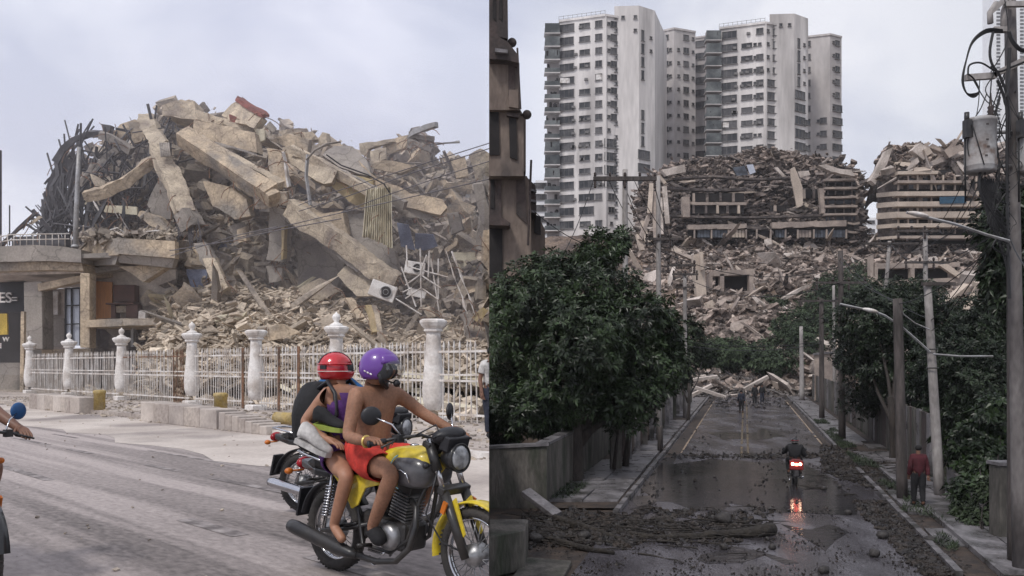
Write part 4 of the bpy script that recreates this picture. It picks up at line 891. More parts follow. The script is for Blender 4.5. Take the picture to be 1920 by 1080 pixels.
pv = link('pavement_base', MB().sheet([Vector((rx(a, Y), Y, zr(Y)+.05)) for a, Y in ((-3.8, 25), (-6.1, 25), (-6.1, 88), (-3.8, 88))]).mesh('pavement_base'), GUT); pv['kind'] = 'structure'
pv2 = link('pavement_base', MB().sheet([Vector((rx(a, Y), Y, zr(Y)+.05)) for a, Y in ((4.5, 16), (7.4, 16), (7.4, 88), (4.5, 88))]).mesh('pavement_base'), GUT); pv2['kind'] = 'structure'
def flags(parent, a0, a1, Y0, Y1, da, dY, miss=.06, sunk=.03):
    na = max(1, round((a1-a0)/da)); Y = Y0
    while Y < Y1:
        for i in range(na):
            if random.random() < miss: continue
            a = a0+(a1-a0)*i/na; b = a0+(a1-a0)*(i+1)/na-.03; z = .13+random.uniform(-sunk, sunk*.4); tl = random.uniform(-.02, .02)
            m = MB(); m.prism([Vector((rx(a, Y), Y, zr(Y)+z)), Vector((rx(b, Y), Y, zr(Y)+z+tl)), Vector((rx(b, Y+dY-.04), Y+dY-.04, zr(Y+dY)+z+tl)), Vector((rx(a, Y+dY-.04), Y+dY-.04, zr(Y+dY)+z))], (0, 0, -.09)); m.build('paving_slab', WCON, parent)
        Y += dY
flags(pv, -6.0, -3.85, 26, 52, 1.08, 2.0); flags(pv, -5.6, -3.85, 53, 84, 1.7, 3.6, .1)
flags(pv2, 5.3, 7.0, 17.5, 34, .9, 1.7, .08, .05); flags(pv2, 4.55, 6.2, 43, 84, 1.6, 3.4, .1); flags(pv2, 4.6, 5.2, 18, 27, .6, 2.0, .35, .05); flags(pv2, 4.9, 6.8, 35.5, 42, .9, 1.6, .3, .06)
m = MB(); m.beam(Vector((rx(5.22, 17), 17, zr(17)+.12)), Vector((rx(5.22, 33), 33, zr(33)+.12)), .10, .12); m.build('inner_kerb', WCON, kind='structure')
# painted lines
def rline(a, Y0, Y1, wd, gap=.1):
    m = MB(); Y = Y0
    while Y < Y1:
        L = random.uniform(.5, 1.4)
        if random.random() > gap: w_ = wd*random.uniform(.7, 1); m.sheet([Vector((rx(a-w_/2, Y), Y, zr(Y)+.008)), Vector((rx(a+w_/2, Y), Y, zr(Y)+.008)), Vector((rx(a+w_/2, Y+L), Y+L, zr(Y+L)+.008)), Vector((rx(a-w_/2, Y+L), Y+L, zr(Y+L)+.008))])
        Y += L
    return m
mm = rline(-.16, 37.5, 80, .12); m2_ = rline(.14, 37.5, 80, .12); mm.add(m2_.v, m2_.f); mm.build('centre_lines', LINEY, kind='structure')
EDGW = mat('worn_pale_edge_line', (.36, .27, .18), .6, (.2, .15, .11), 3, 14, .4, .2, 30)
mm = rline(-2.92, 39, 80, .10, .05); m2_ = rline(3.85, 41, 82, .11, .05); mm.add(m2_.v, m2_.f); mm.build('edge_lines', EDGW, kind='structure')
# shallow water across the road
def pool(name, pts, label=None):
    W = [G(a, b) for a, b in pts]; out = []
    for i in range(len(W)):
        a, b = W[i], W[(i+1) % len(W)]; k = max(2, int((b-a).length/.5))
        for j in range(k):
            q = a.lerp(b, j/k); out.append(Vector((q.x+.35*mnoise.noise(q*1.6), q.y+2.2*mnoise.noise(q*.9+Vector((5, 0, 0))), 0)))
    for q in out: q.z = zr(q.y)+.005
    m = MB(); m.sheet(out); return m.build(name, PUD, kind='structure')
pool('puddle', [(1232, 866), (1290, 862), (1380, 862), (1470, 866), (1530, 880), (1580, 905), (1608, 938), (1560, 952), (1480, 956), (1400, 950), (1300, 952), (1200, 948), (1175, 950), (1206, 905)])
for pp_ in ([(1330, 812), (1440, 806), (1470, 818), (1360, 826)], [(1310, 1036), (1380, 1028), (1470, 1034), (1450, 1056), (1340, 1058)], [(1480, 992), (1560, 984), (1590, 1000), (1520, 1012)]): pool('puddle', pp_)
# litter of stones and clods
def scatter_px(n, px0, px1, py0, py1, lo, hi, mt_, name, dens=None, flat=.5, p=3.5, **kw):
    C = []
    while len(C) < n:
        px, py = random.uniform(px0, px1), random.uniform(py0, py1)
        if dens and random.random() > dens(px, py): continue
        g = G(px, py); C.append((g.x, g.y, g.z+.02))
    C = np.array(C); V, F = chunks(C, sizes(len(C), lo, hi, flat, p=p), .8); return stuffobj(name, V, F, mt_, kind='stuff', **kw)
def dens(px, py):
    v = mnoise.noise(Vector((px*.012, py*.03, 0)))+.5*mnoise.noise(Vector((px*.05, py*.1, 4)))
    return max(0, min(1, .25+1.3*v))
scatter_px(6000, 990, 1900, 955, 1085, .008, .045, MUD, 'road_grit', dens, label='dark wet grit and clods strewn over the near road', category='debris')
scatter_px(1200, 1180, 1620, 760, 960, .01, .10, MUD, 'road_crumbs', lambda x, y: .3*dens(x, y)+(.5 if 848 < y < 862 else 0), label='scattered crumbs on the wet road behind the log', category='debris')
scatter_px(7000, 980, 1450, 950, 1040, .012, .15, MUD, 'washed_litter', lambda x, y: max(0, 1-((y-990+(x-1200)*.02+14*mnoise.noise(Vector((x*.02, 0, 0))))/34)**2)*(1 if x < 1300 else .3)*max(0, min(1, .6+1.6*mnoise.noise(Vector((x*.025, y*.06, 7))))), p=2.4, label='bank of muddy leaves and stones washed across the road by the log', category='debris')
scatter_px(6500, 1540, 1720, 835, 940, .015, .17, MUD, 'washed_litter', lambda x, y: max(0, 1-((y-880-(x-1620)*.35)/34)**2), p=2.6, label='bank of brown muddy litter over the right gutter', category='debris')
scatter_px(5200, 1600, 1840, 940, 1080, .01, .12, MUD, 'washed_litter', lambda x, y: max(0, 1-(abs(x-(1640+(y-940)*1.0))/55)**2), p=2.6, label='muddy litter along the near right gutter and broken pavement', category='debris')
scatter_px(700, 1255, 1640, 848, 862, .03, .22, MUD, 'mud_band', lambda x, y: max(0, 1-((y-856)/5)**2)*(.4+.6*(x > 1400)), p=2, label='thin ridge of mud across the road before the far rider', category='debris')
scatter_px(900, 1290, 1560, 738, 775, .03, .3, MUD, 'washed_litter', lambda x, y: max(0, 1-((y-752)/15)**2), label='stones scattered at the end of the clear road', category='debris')
for i, (px, py, s, lab) in enumerate(((1357, 984, .42, 'round dark boulder behind the end of the log'), (1357, 1030, .17, 'small upright stone in front of the log'), (1448, 1030, .16, 'flat dark stone to the right of the log in the near road'), (1545, 919, .16, 'round stone on the wet road right of the far rider'), (1575, 914, .13, 'pair-sized small stone near the right edge of the puddle'), (1285, 963, .2, 'low flat dark stone at the puddle\'s near edge'), (1545, 1075, .2, 'dark clod at the bottom edge of the road'), (1590, 965, .17, 'dark stone at the right of the road beside the litter bank'), (1640, 1044, .22, 'pale-topped stone on the muddy right edge'), (1745, 1020, .24, 'rounded pale stone on the muddy right gutter'), (1002, 1018, .30, 'squarish grey stone behind the concrete block'), (1095, 1012, .26, 'low grey stone amid the litter left of the log'), (1655, 1010, .25, 'pale flat stone on the broken right pavement'))):
    m = MB(); m.ball((0, 0, s*.38), (s*.6, s*.5, s*.45), 12, 8, fn=lambda d, k=i: 1+.3*mnoise.noise(d*1.6+Vector((k*3, 0, 0)))); o = link('stone', m.mesh('stone'), STONE, loc=G(px, py)); props(o, lab, 'stone', 'stones lying on the lower street')
# twigs and torn branches
def twigs(n, px0, px1, py0, py1, L, name='twigs', **kw):
    m = MB()
    for i in range(n):
        g = G(random.uniform(px0, px1), random.gauss((py0+py1)/2, (py1-py0)/4)); a = random.uniform(-1.3, 1.3)+random.choice((0, 3.14)); pts = [g+Vector((0, 0, random.uniform(.03, .12)))]
        for j in range(4): a += random.uniform(-.4, .4); pts.append(pts[-1]+Vector((math.cos(a), math.sin(a)*.8, random.uniform(-.12, .14)))*L*random.uniform(.15, .4))
        m.tube(pts, [.022, .018, .014, .010, .006], 4, smooth=False)
    return m.build(name, LOGM, kind='stuff', **kw)
twigs(110, 985, 1440, 960, 1035, 1.0, label='torn twigs and thin branches tangled in the muddy bank by the log', category='twigs')
twigs(90, 1540, 1720, 840, 930, .9, label='torn twigs in the brown litter over the right gutter', category='twigs')
# logs
def log(pts, rs, label):
    m = MB(); W = []; R_ = []
    for (a, b), r_ in zip(pts, rs): g = G(a, b); W.append(g+Vector((0, 0, r_*.8))); R_.append(r_)
    W2, R2 = [], []
    for i in range(len(W)-1):
        for j in range(4): t = j/4; W2.append(W[i].lerp(W[i+1], t)+Vector((random.uniform(-.02, .02), random.uniform(-.03, .03), random.uniform(-.015, .015)))); R2.append((R_[i]*(1-t)+R_[i+1]*t)*random.uniform(.92, 1.08))
    W2.append(W[-1]); R2.append(R_[-1]); W2.append(W[-1]+(W[-1]-W[-2]).normalized()*R_[-1]*.5); R2.append(R_[-1]*.6)
    m.tube(W2, R2, 10); return m.build('log', LOGM, origin=(0, 0, 0), label=label, category='log', group='dead logs and branches across the near road')
log([(1175, 1003), (1230, 1012), (1310, 1010), (1400, 1008), (1448, 1002)], [.06, .07, .09, .14, .17], 'long dark log lying across the road with its thick end towards the rider')
log([(1040, 978), (1100, 994), (1180, 1020)], [.11, .09, .05], 'sloping bare branch coming out of the mud bank at left')
log([(1000, 1003), (1080, 1030), (1150, 1040)], [.05, .08, .05], 'thin low branch nearest the concrete block')
# near left concrete: blocks and walls
def gprism(pts, h, name, mt_, parent=None, z0=-.02, **kw):
    m = MB(); m.prism([G(a, b)+Vector((0, 0, z0)) for a, b in pts], (0, 0, h)); return m.build(name, mt_, parent, **kw)
b0 = empty('concrete_block', G(960, 1080), 'mossy square concrete block with a step at the bottom left of the lower street', 'block')
m = MB(); f = G(917, 1100); g = G(984, 1068); y0, y1 = g.y-.1, g.y+1.2
m.prism([(seamx(y0)-.3, y0-1, zr(y0)+.0), (g.x, y0, zr(y0)), (g.x+.1, y1, zr(y0)), (seamx(y1)-.3, y1, zr(y0))], (0, 0, .86)); m.build('block', WALLD, b0, bevel=.03)
gprism([(940, 1120), (1040, 1120), (1072, 1058), (985, 1050)], .10, 'step_slab', WALLD, b0, bevel=.02)
wl = empty('street_wall', G(1000, 960), 'mossy rendered garden wall with thin coping at the left of the lower street', 'wall')
m = MB(); a = G(1025, 952); m.prism([(seamx(a.y)-.6, a.y, zr(a.y)-.3), (a.x, a.y, zr(a.y)-.3), (a.x, a.y, zr(a.y)+1.82), (seamx(a.y)-.6, a.y, zr(a.y)+1.70)], (0, .3, 0)); m.build('front_wall', WALLD, wl)
m = MB(); m.prism([(seamx(a.y)-.6, a.y-.06, zr(a.y)+1.72), (a.x+.06, a.y-.06, zr(a.y)+1.84), (a.x+.06, a.y-.06, zr(a.y)+1.92), (seamx(a.y)-.6, a.y-.06, zr(a.y)+1.80)], (0, .42, 0)); m.build('coping', WCON, wl)
m = MB(); m.prism([(a.x-.3, a.y+.302, zr(a.y)-.3), (a.x, a.y+.302, zr(a.y)-.3), (rx(-6.3, 52), 52, zr(52)-.3), (rx(-6.6, 52), 52, zr(52)-.3)], (0, 0, 2.1)); m.build('side_wall', WALLD, wl)
m = MB(); m.prism([(a.x-.34, a.y+.5, zr(a.y)+1.803), (a.x+.06, a.y+.5, zr(a.y)+1.803), (rx(-6.24, 52), 52, zr(52)+1.803), (rx(-6.66, 52), 52, zr(52)+1.803)], (0, 0, .08)); m.build('side_coping', WCON, wl)
tk = MB(); A, B = G(985, 950)+Vector((0, 0, .45)), G(1040, 968)+Vector((0, 0, .05)); tk.beam(G(985, 962)+Vector((0, 0, .62)), G(1045, 972)+Vector((0, 0, .08)), .34, .16, .25); tk.build('leaning_slab', WCON, label='broken grey concrete plank leaning against the garden wall', category='slab', bevel=.02)
# row of fence pillars further up on the left
lf = empty('pillar_fence', G(1190, 860), 'row of pale pillars with rails receding up the left pavement', 'fence')
for i in range(16):
    Y = 33+i*2.9; c = Vector((rx(-5.0, Y), Y, zr(Y)+.10)); m = MB(); m.box(c+Vector((0, 0, .95)), (.42, .42, 1.9)); m.box(c+Vector((0, 0, 1.94)), (.5, .5, .08)); m.build('pillar', WALLD if i % 3 == 0 else WCON, lf)
    if i < 15:
        for k in range(7):
            Yk = Y+.45+k*.34; ck = Vector((rx(-5.0, Yk), Yk, zr(Yk)+.1)); m = MB(); m.box(ck+Vector((0, 0, .8)), (.05, .05, 1.5)); m.build('bar', FACD2, lf)
        for z in (.2, 1.5): m = MB(); m.beam(c+Vector((0, .2, z)), Vector((rx(-5.0, Y+2.7), Y+2.7, zr(Y+2.7)+.1+z)), .06, .07); m.build('rail', FACD2, lf)
for px, py, h, lab in ((1190, 848, 1.05, 'squat dark bollard post on the left kerb'),):
    m = MB(); c = G(1238, 850); m.lathe([(.13, 0), (.125, 1.2), (.10, 1.26)], 10, (0, 0, 0)); o = link('bollard', m.mesh('bollard'), POLED, loc=c); props(o, lab, 'bollard')
for px, py, h in ((1240, 858, .2), (1180, 905, .2)):
    pass
# dark facade at the seam
fb = empty('apartment_facade', P(940, 760, 34), 'stained dark apartment block with stepped balconies and round lamps, left of the towers', 'building')
def fprism(pts, Y, d, nm, mt_, **kw): m = MB(); m.prism([P(a, b, Y) for a, b in pts], (0, d, 0)); return m.build(nm, mt_, fb, **kw)
# stepped masses; the nearer ones stand further left
fprism([(880, -80), (951, -80), (951, 72), (880, 60)], 36, 9, 'upper_wall', FACD2)
for x in (924, 936): fprism([(x, -60), (x+6, -60), (x+6, 40), (x, 34)], 35.97, .1, 'window_shade_panel', SHADEBLK)  # black slabs on the wall paint the shade of window recesses
fprism([(880, 62), (918, 60), (952, 78), (972, 104), (972, 118), (950, 112), (880, 108)], 35.6, 9.5, 'balcony_slab', FACD2)
fprism([(928, 90), (952, 93), (952, 99), (928, 97)], 35.4, .3, 'gutter_box', WCON)
fprism([(880, 108), (974, 118), (975, 206), (880, 206)], 36.2, 9, 'wall', FACD)
fprism([(953, 120), (966, 123), (966, 180), (953, 178)], 36.14, .1, 'wall_panel', FACD2); fprism([(954, 168), (972, 168), (972, 203), (954, 200)], 36.0, .15, 'ledge_box', FACD)
fprism([(880, 206), (976, 206), (982, 218), (982, 330), (880, 330)], 36.6, 9, 'wall', FACD)
fprism([(918, 176), (934, 182), (937, 290), (918, 290)], 36.5, .1, 'window_shade_panel', SHADEBLK)
fprism([(954, 214), (968, 218), (970, 300), (956, 294)], 36.5, .1, 'window_shade_panel', SHADEBLK); fprism([(950, 210), (972, 214), (972, 220), (950, 216)], 36.3, .5, 'window_hood', FACD2)
fprism([(970, 214), (986, 216), (986, 322), (972, 318)], 37.2, 9, 'side_wall', FACD)
fprism([(880, 330), (988, 330), (995, 350), (997, 520), (880, 520)], 37.4, 9, 'lower_wall', FACD)
fprism([(968, 322), (984, 330), (988, 420), (968, 400)], 37.3, .1, 'recess_shade_panel', FACD2)  # dark slab on the wall face painting a recess's shade
fprism([(918, 315), (940, 320), (940, 410), (918, 410)], 37.3, .12, 'wall_panel', FACD2); fprism([(920, 330), (927, 331), (927, 390), (920, 390)], 37.25, .05, 'window_shade_panel', SHADEBLK)
fprism([(880, 400), (938, 404), (957, 418), (954, 423), (880, 420)], 36.4, 2.0, 'balcony_slab', FACD2); fprism([(918, 424), (942, 424), (942, 520), (918, 520)], 37.3, .1, 'window_shade_panel', SHADEBLK)
fprism([(988, 332), (1004, 348), (1006, 400), (990, 392)], 42, 8, 'rear_block', FACD2); fprism([(992, 400), (1008, 404), (1022, 430), (1022, 520), (992, 520)], 44, 8, 'rear_block', FACD)
for yy in (352, 372, 392): fprism([(990, yy), (1006, yy+4), (1006, yy+8), (990, yy+4)], 41.8, .3, 'ledge', WCON)
fprism([(1002, 402), (1014, 406), (1014, 440), (1002, 436)], 43.9, .1, 'window_shade_panel', SHADEBLK)
for px, py, Y in ((960, 80, 36.5), (988, 215, 36.6)):
    m = MB(); m.ball(P(px, py, Y), .20, 14, 9); m.tube([P(px-12, py, Y), P(px, py, Y)], .05, 6); m.build('globe_lamp', FACD2, fb)
wire([P(990, 460, 37.2), P(996, 300, 37.2)], .05, FACD2, 'drain_pipe', fb); wire([P(970, 90, 35.9), P(976, 205, 36)], .04, FACD2, 'drain_pipe', fb)
m = MB(); m.prism([P(870, 520.2, 37.45), P(1012, 520.2, 37.45), P(1012, 850, 37.45), P(870, 850, 37.45)], (0, 8, 0)); m.build('ground_floor', FACD, fb)
# ------------------------------------------------------------------ towers
def tower(name, label, base_z, faces, ztop, parts=()):
    pass
def win_mesh(w_, h, mull=1, frame=.07):
    m = MB(); m.box((0, -.03, 0), (w_, .04, h)); me_g = m.mesh('pane'); me_g.materials.append(TGL)
    m = MB()
    for x in np.linspace(-w_/2, w_/2, mull+2): m.box((x, -.09, 0), (frame, .14, h+frame))
    for z in (-h/2, h/2): m.box((0, -.10, z), (w_+frame*2, .18, frame))
    m.box((0, -.16, -h/2-.1), (w_+.3, .32, .08)); me_f = m.mesh('window'); me_f.materials.append(TFR); return me_f, me_g
WM = {k: win_mesh(*v) for k, v in dict(wide=(3.6, 1.8, 2), mid=(2.6, 1.25, 1), small=(.7, .7, 0), sq=(1.6, 1.5, 1), slit=(.85, 2.4, 0), big=(3.8, 2.0, 2)).items()}
def face_windows(root, A, B, cols, ztop, zbot, fl, jitter=.0, off=0, drop=.03, sub=True):
    """A, B: the face's ends (x,y) seen left to right; cols: (u, kind, first floor, last floor)"""
    A, B = Vector(A), Vector(B); d = (B-A).normalized(); nrm = Vector((d.y, -d.x)); ang = math.atan2(d.y, d.x); o = root.location
    n = int((ztop-zbot)/fl)
    for u, kind, f0, f1 in cols:
        for i in range(f0, min(n, f1)):
            if random.random() < drop: continue
            p = A.lerp(B, u)+nrm*.02; z = ztop-1.7-i*fl+off
            if random.random() < .06 and kind == 'sq': kk = 'small'
            else: kk = kind
            f, g = WM[kk]; wn = link('window', f, None, root, loc=(p.x-o.x, p.y-o.y, z-o.z), rot=(0, 0, ang), scale=(random.uniform(.93, 1.03), 1, random.uniform(.9, 1.05)))
            if kk != 'small': link('pane', g, None, wn)
            else: link('pane', g, None, wn)
def wall_prism(root, foot, z0, z1, nm, mt_):
    m = MB(); m.prism([(x, y, z0) for x, y in foot], (0, 0, z1-z0)); return m.build(nm, mt_, root)
def XY(px, Y): return ((px-960)/FPX*Y, Y)
def zat(py, Y): return CAMZ+(HOR-py)/FPX*Y
FL = 3.12
def bigtower(label, pxl, pxb, pxc, pxr, pyt, pen_l, pen_t, Yc, colsF, colsS, dsl):
    A0 = XY(pxl, Yc+4.2); A = XY(pxb, Yc+3.6); C_ = XY(pxc, Yc); D = XY(pxr, Yc+4.5); z1 = zat(pyt, Yc); z0 = 8
    t = empty('apartment_tower', (C_[0], C_[1], z0), label, 'tower', 'white apartment towers behind the ruin')
    back = (D[0]+6, D[1]+16); 
    wall_prism(t, [A, C_, D, back, (A[0]+8, A[1]+22)], z0, z1, 'wall', TOW)
    # parapet, roof rails
    m = MB(); 
    for p, q in ((A, C_), (C_, D)): m.beam((p[0], p[1]-.15, z1+.15), (q[0], q[1]-.15, z1+.15), .35, .5)
    m.build('parapet', TOW, t)
    m = MB()
    for i in range(11): u = i/10; x, y = A[0]+(C_[0]-A[0])*u, A[1]+(C_[1]-A[1])*u; m.beam((x, y+.3, z1), (x, y+.3, z1+1.5), .07, .07)
    m.beam((A[0], A[1]+.3, z1+1.4), (C_[0], C_[1]+.3, z1+1.4), .06, .06); m.beam((A[0], A[1]+.3, z1+.8), (C_[0], C_[1]+.3, z1+.8), .05, .05); m.build('roof_rail', TFR, t)
    # penthouse / stair core standing proud
    pl = XY(pen_l, Yc+1.0); z2 = zat(pen_t, Yc+.8); pk = ((pl[0]*.42+D[0]*.58), Yc+1.2)
    wall_prism(t, [pl, (pk[0], pk[1]-.6), (D[0]+.05, D[1]-1.0), back, (pl[0]+7, pl[1]+14)], z1-62, z2, 'stair_core', TOW)
    # balcony stack at the left end
    nfl = int((z1-z0)/FL)
    for i in range(nfl):
        z = z1-1.0-i*FL; m = MB(); m.box(((A0[0]+A[0])/2, A[1]-.2, z-2.15), (A[0]-A0[0]+.5, 2.6, .22)); m.build('balcony_floor', TOW if dsl else TOWS, t)
        m = MB(); m.box(((A0[0]+A[0])/2, A[1]-1.35, z-1.5), (A[0]-A0[0]+.3, .08, 1.05)); m.box((A0[0]-.1, A[1]-.2, z-1.5), (.08, 2.3, 1.05)); m.build('balcony_glass', BALG, t)
        if (i//3) % 3 == 0 or not dsl:
            m = MB(); m.box(((A0[0]+A[0])/2, A[1]-1.3, z-.4), (A[0]-A0[0]+.2, .06, 1.3)); m.build('balcony_enclosure', BALG, t)
    m = MB(); m.box(((A0[0]+A[0])/2+.3, A[1]+1.6, (z0+z1)/2), (A[0]-A0[0]-.4, 2.0, z1-z0)); m.build('balcony_back_wall', TOWS, t)
    face_windows(t, A, C_, colsF, z1, z0, FL); face_windows(t, C_, D, colsS[0], z1, z0, FL); 
    face_windows(t, pl, (pk[0], pk[1]-.6), colsS[1], z2-1, z0, FL); face_windows(t, (pk[0], pk[1]-.6), (D[0], D[1]-1), colsS[2], z2-2, z0, FL)
    # service pipes, air conditioners
    m = MB()
    for k in range(40):
        u = random.choice((.33, .48, .62, .9)); i = random.randrange(nfl); x, y = A[0]+(C_[0]-A[0])*u, A[1]+(C_[1]-A[1])*u; m.box((x+random.uniform(-.4, .4), y-.3, z1-2-i*FL), (.8, .5, .55))
    m.build('air_conditioners', TFR, t, kind='stuff')
    m = MB()
    for k in range(90):
        i = random.randrange(nfl); m.box((random.uniform(A0[0]+.3, A[0]-.3), A[1]-random.uniform(.2, 1.2), z1-2.2-i*FL+random.uniform(0, .9)), (random.uniform(.2, .9), .3, random.uniform(.3, 1.5)), (0, 0, random.random()))
    m.build('balcony_clutter', SHADEBLK, t, kind='stuff')
    for i, u, w_ in ((4, .17, 3.2), (4, .86, 1.4)) if dsl else ((7, .14, 1.6),):
        x, y = A[0]+(C_[0]-A[0])*u, A[1]+(C_[1]-A[1])*u; m = MB(); m.box((x, y-.28, z1-1.75-i*FL), (w_, .06, 1.2)); m.build('sky_glint_panel', WHITEW, t)  # white panels imitate sky reflected in a few windows
    m = MB(); m.beam((C_[0]+.12, C_[1]-.12, z0), (C_[0]+.12, C_[1]-.12, z1), .25, .25); m.build('corner_pilaster', TOW, t)
    return t, z1
def T1F(k=0): return [(.17, 'wide', 0, 40), (.56, 'mid', 0, 12), (.60, 'wide', 12, 15), (.57, 'mid', 15, 40), (.86, 'sq', 0, 40)]
S1 = ([(.07, 'small', 0, 9), (.17, 'sq', 0, 9), (.12, 'big', 9, 13), (.12, 'sq', 13, 40), (.22, 'small', 9, 30)], [(.06, 'small', 0, 22), (.35, 'small', 0, 1), (.85, 'small', 0, 2)], [(.22, 'slit', 1, 10), (.30, 'big', 10, 14), (.3, 'mid', 14, 22), (.75, 'small', 1, 3)])
bigtower('tallest left white apartment tower with green glass balconies', 1022, 1048, 1135, 1226, 30, 1152, 11, 200, T1F(), S1, True)
S2 = ([(.06, 'small', 0, 4), (.24, 'sq', 0, 4), (.20, 'wide', 4, 40)], [(.10, 'small', 0, 2), (.45, 'small', 0, 1), (.8, 'small', 0, 1)], [(.30, 'slit', 1, 5), (.72, 'small', 1, 5), (.40, 'big', 5, 20), (.9, 'mid', 7, 20)])
bigtower('middle white apartment tower with a narrow glazed bay, right of the recessed blocks', 1322, 1349, 1435, 1512, 44, 1443, 26, 205, [(.22, 'wide', 0, 40), (.60, 'mid', 0, 40), (.88, 'sq', 0, 40), (.78, 'small', 1, 20)], S2, False)
def smalltower(label, pts, pyt, colsA, colsB, mt_, z0=8, dY=15):
    A, C_, D = XY(*pts[0]), XY(*pts[1]), XY(*pts[2]); z1 = zat(pyt, pts[1][1]); t = empty('apartment_tower', (C_[0], C_[1], z0), label, 'tower', 'white apartment towers behind the ruin')
    wall_prism(t, [A, C_, D, (D[0]+3, D[1]+dY), (A[0]-1, A[1]+dY)], z0, z1, 'wall', mt_)
    m = MB()
    for p, q in ((A, C_), (C_, D)): m.beam((p[0], p[1]-.1, z1+.2), (q[0], q[1]-.1, z1+.2), .35, .5)
    m.build('parapet', mt_, t); face_windows(t, A, C_, colsA, z1, z0, FL*1.12); face_windows(t, C_, D, colsB, z1, z0, FL*1.12); return t
smalltower('recessed greyer tower between the two largest ones', [(1226, 229), (1264, 226), (1304, 228.5)], 55, [(.12, 'sq', 0, 40), (.5, 'mid', 0, 40), (.82, 'small', 1, 40)], [(.2, 'small', 1, 40), (.55, 'sq', 0, 40), (.88, 'small', 0, 40)], TOWS)
smalltower('narrow set-back strip of flats left of the middle tower', [(1303, 244), (1322, 243), (1345, 246)], 70, [(.5, 'wide', 0, 40)], [], TOWS)
smalltower('rightmost greyer apartment tower standing behind the middle one', [(1508, 230), (1556, 228), (1578, 230)], 66, [(.12, 'sq', 0, 40), (.55, 'small', 6, 40), (.75, 'sq', 6, 40)], [(.3, 'small', 0, 40), (.62, 'sq', 0, 5), (.62, 'wide', 5, 40)], TOWS)
# pale far towers; haze is partly put into their wall colour
TOWF = mat('haze_paled_render', (.80, .80, .80), .9, (.74, .74, .75), .05, .5, .1, 0)
def fartower(label, x0, x1, pyt, Y, cols, base):
    A, C_ = XY(x0, Y), XY(x1, Y); z1 = zat(pyt, Y); t = empty('apartment_tower', (A[0], A[1], base), label, 'tower')
    wall_prism(t, [A, C_, (C_[0], Y+18), (A[0], Y+18)], base, z1, 'wall', TOWF); face_windows(t, A, C_, cols, z1, base, 3.4); return t
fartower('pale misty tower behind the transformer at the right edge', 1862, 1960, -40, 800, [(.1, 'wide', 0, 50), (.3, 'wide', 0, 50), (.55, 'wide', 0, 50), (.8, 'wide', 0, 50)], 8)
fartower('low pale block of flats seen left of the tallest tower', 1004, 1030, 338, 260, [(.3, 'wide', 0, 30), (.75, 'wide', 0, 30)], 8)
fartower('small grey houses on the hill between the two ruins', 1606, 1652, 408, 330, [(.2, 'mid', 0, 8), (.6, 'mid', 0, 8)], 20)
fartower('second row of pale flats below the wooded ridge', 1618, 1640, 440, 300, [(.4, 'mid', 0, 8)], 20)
hv = []; 
for i in range(41):
    for j in range(7): x = -200+i*25; hv.append((x, 420+j*60, 8+(60+24*mnoise.noise(Vector((i*.23, 1, 0)))+8*mnoise.noise(Vector((i*.9, 2, 0))))*min(1, j/2.2)*max(.25, min(1, (x+20)/160))))
hf = [(i*7+j, (i+1)*7+j, (i+1)*7+j+1, i*7+j+1) for i in range(40) for j in range(6)]
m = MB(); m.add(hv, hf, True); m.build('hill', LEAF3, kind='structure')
# ------------------------------------------------------------------ rubble hill
def hillz(x, Y):
    t = max(0, min(1, (Y-90)/100)); z = zr(90)+31.5*(t**.9)
    return z
hx = np.linspace(-20, 150, 120); hy = np.linspace(86, 262, 110); V = []; 
for y in hy:
    for x in hx:
        u = x/y*FPX+960; z = hillz(x, y) if y < 190 else hillz(x, 190)+0.02*(y-190)
        q = Vector((x, y, 0)); z += (1.6*mnoise.noise(q*.11)+.9*mnoise.noise(q*.4)+.5*mnoise.noise(q*.9))*min(1, (y-86)/12)
        V.append((x, y, z if y > 87 else -2))
nx_ = len(hx); Fh = [(j*nx_+i, j*nx_+i+1, (j+1)*nx_+i+1, (j+1)*nx_+i) for j in range(len(hy)-1) for i in range(nx_-1)]
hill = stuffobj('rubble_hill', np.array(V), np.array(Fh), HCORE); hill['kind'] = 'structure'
HV = np.array(V)
def hill_scatter(n, lo, hi, mt_, name, p=2.4, cond=None, flat=.4, long=.12, **kw):
    x = RNG.uniform(10, 130, n*3); y = 90+105*RNG.random(n*3)**1.15; px = x/y*FPX+960; ok = (px > 1180) & (px < 1930) & (y < 192)
    if cond is not None: ok &= cond(px, y)
    x, y = x[ok][:n], y[ok][:n]
    ix = np.clip(((x+20)/170*(len(hx)-1)).round().astype(int), 0, len(hx)-1); iy = np.clip(((y-86)/176*(len(hy)-1)).round().astype(int), 0, len(hy)-1)
    z = HV[iy*nx_+ix, 2]; C = np.stack([x, y, z+.1], 1); V, F = chunks(C, sizes(len(C), lo, hi, flat, long, p=p), .95)
    return stuffobj(name, V, F, mt_, kind='stuff', **kw), C
hill_scatter(34000, .12, 1.25, HRUB, 'hill_debris', p=3.6, long=.05, label='endless small broken concrete covering the hillside below the ruins', category='rubble')
_, HC = hill_scatter(3000, .2, .9, HSLAB, 'hill_debris', p=3, long=.05, label='coarser broken concrete scattered among the hillside debris', category='rubble')
slabroot = empty('fallen_slabs', (60, 140, 12), 'heap of larger pale slabs and broken columns strewn on the rubble hillside', 'rubble')
for i in range(290):
    c = HC[RNG.integers(0, len(HC))]; d = sizes(1, 1.2, 3.4, .16, .2, p=1.7)[0]; piece('slab', c+np.array([0, -.5, .3]), d, random.choice((HSLAB, HSLAB, PARAP, RUIND, CREAM)), slabroot, tilt=1.1)
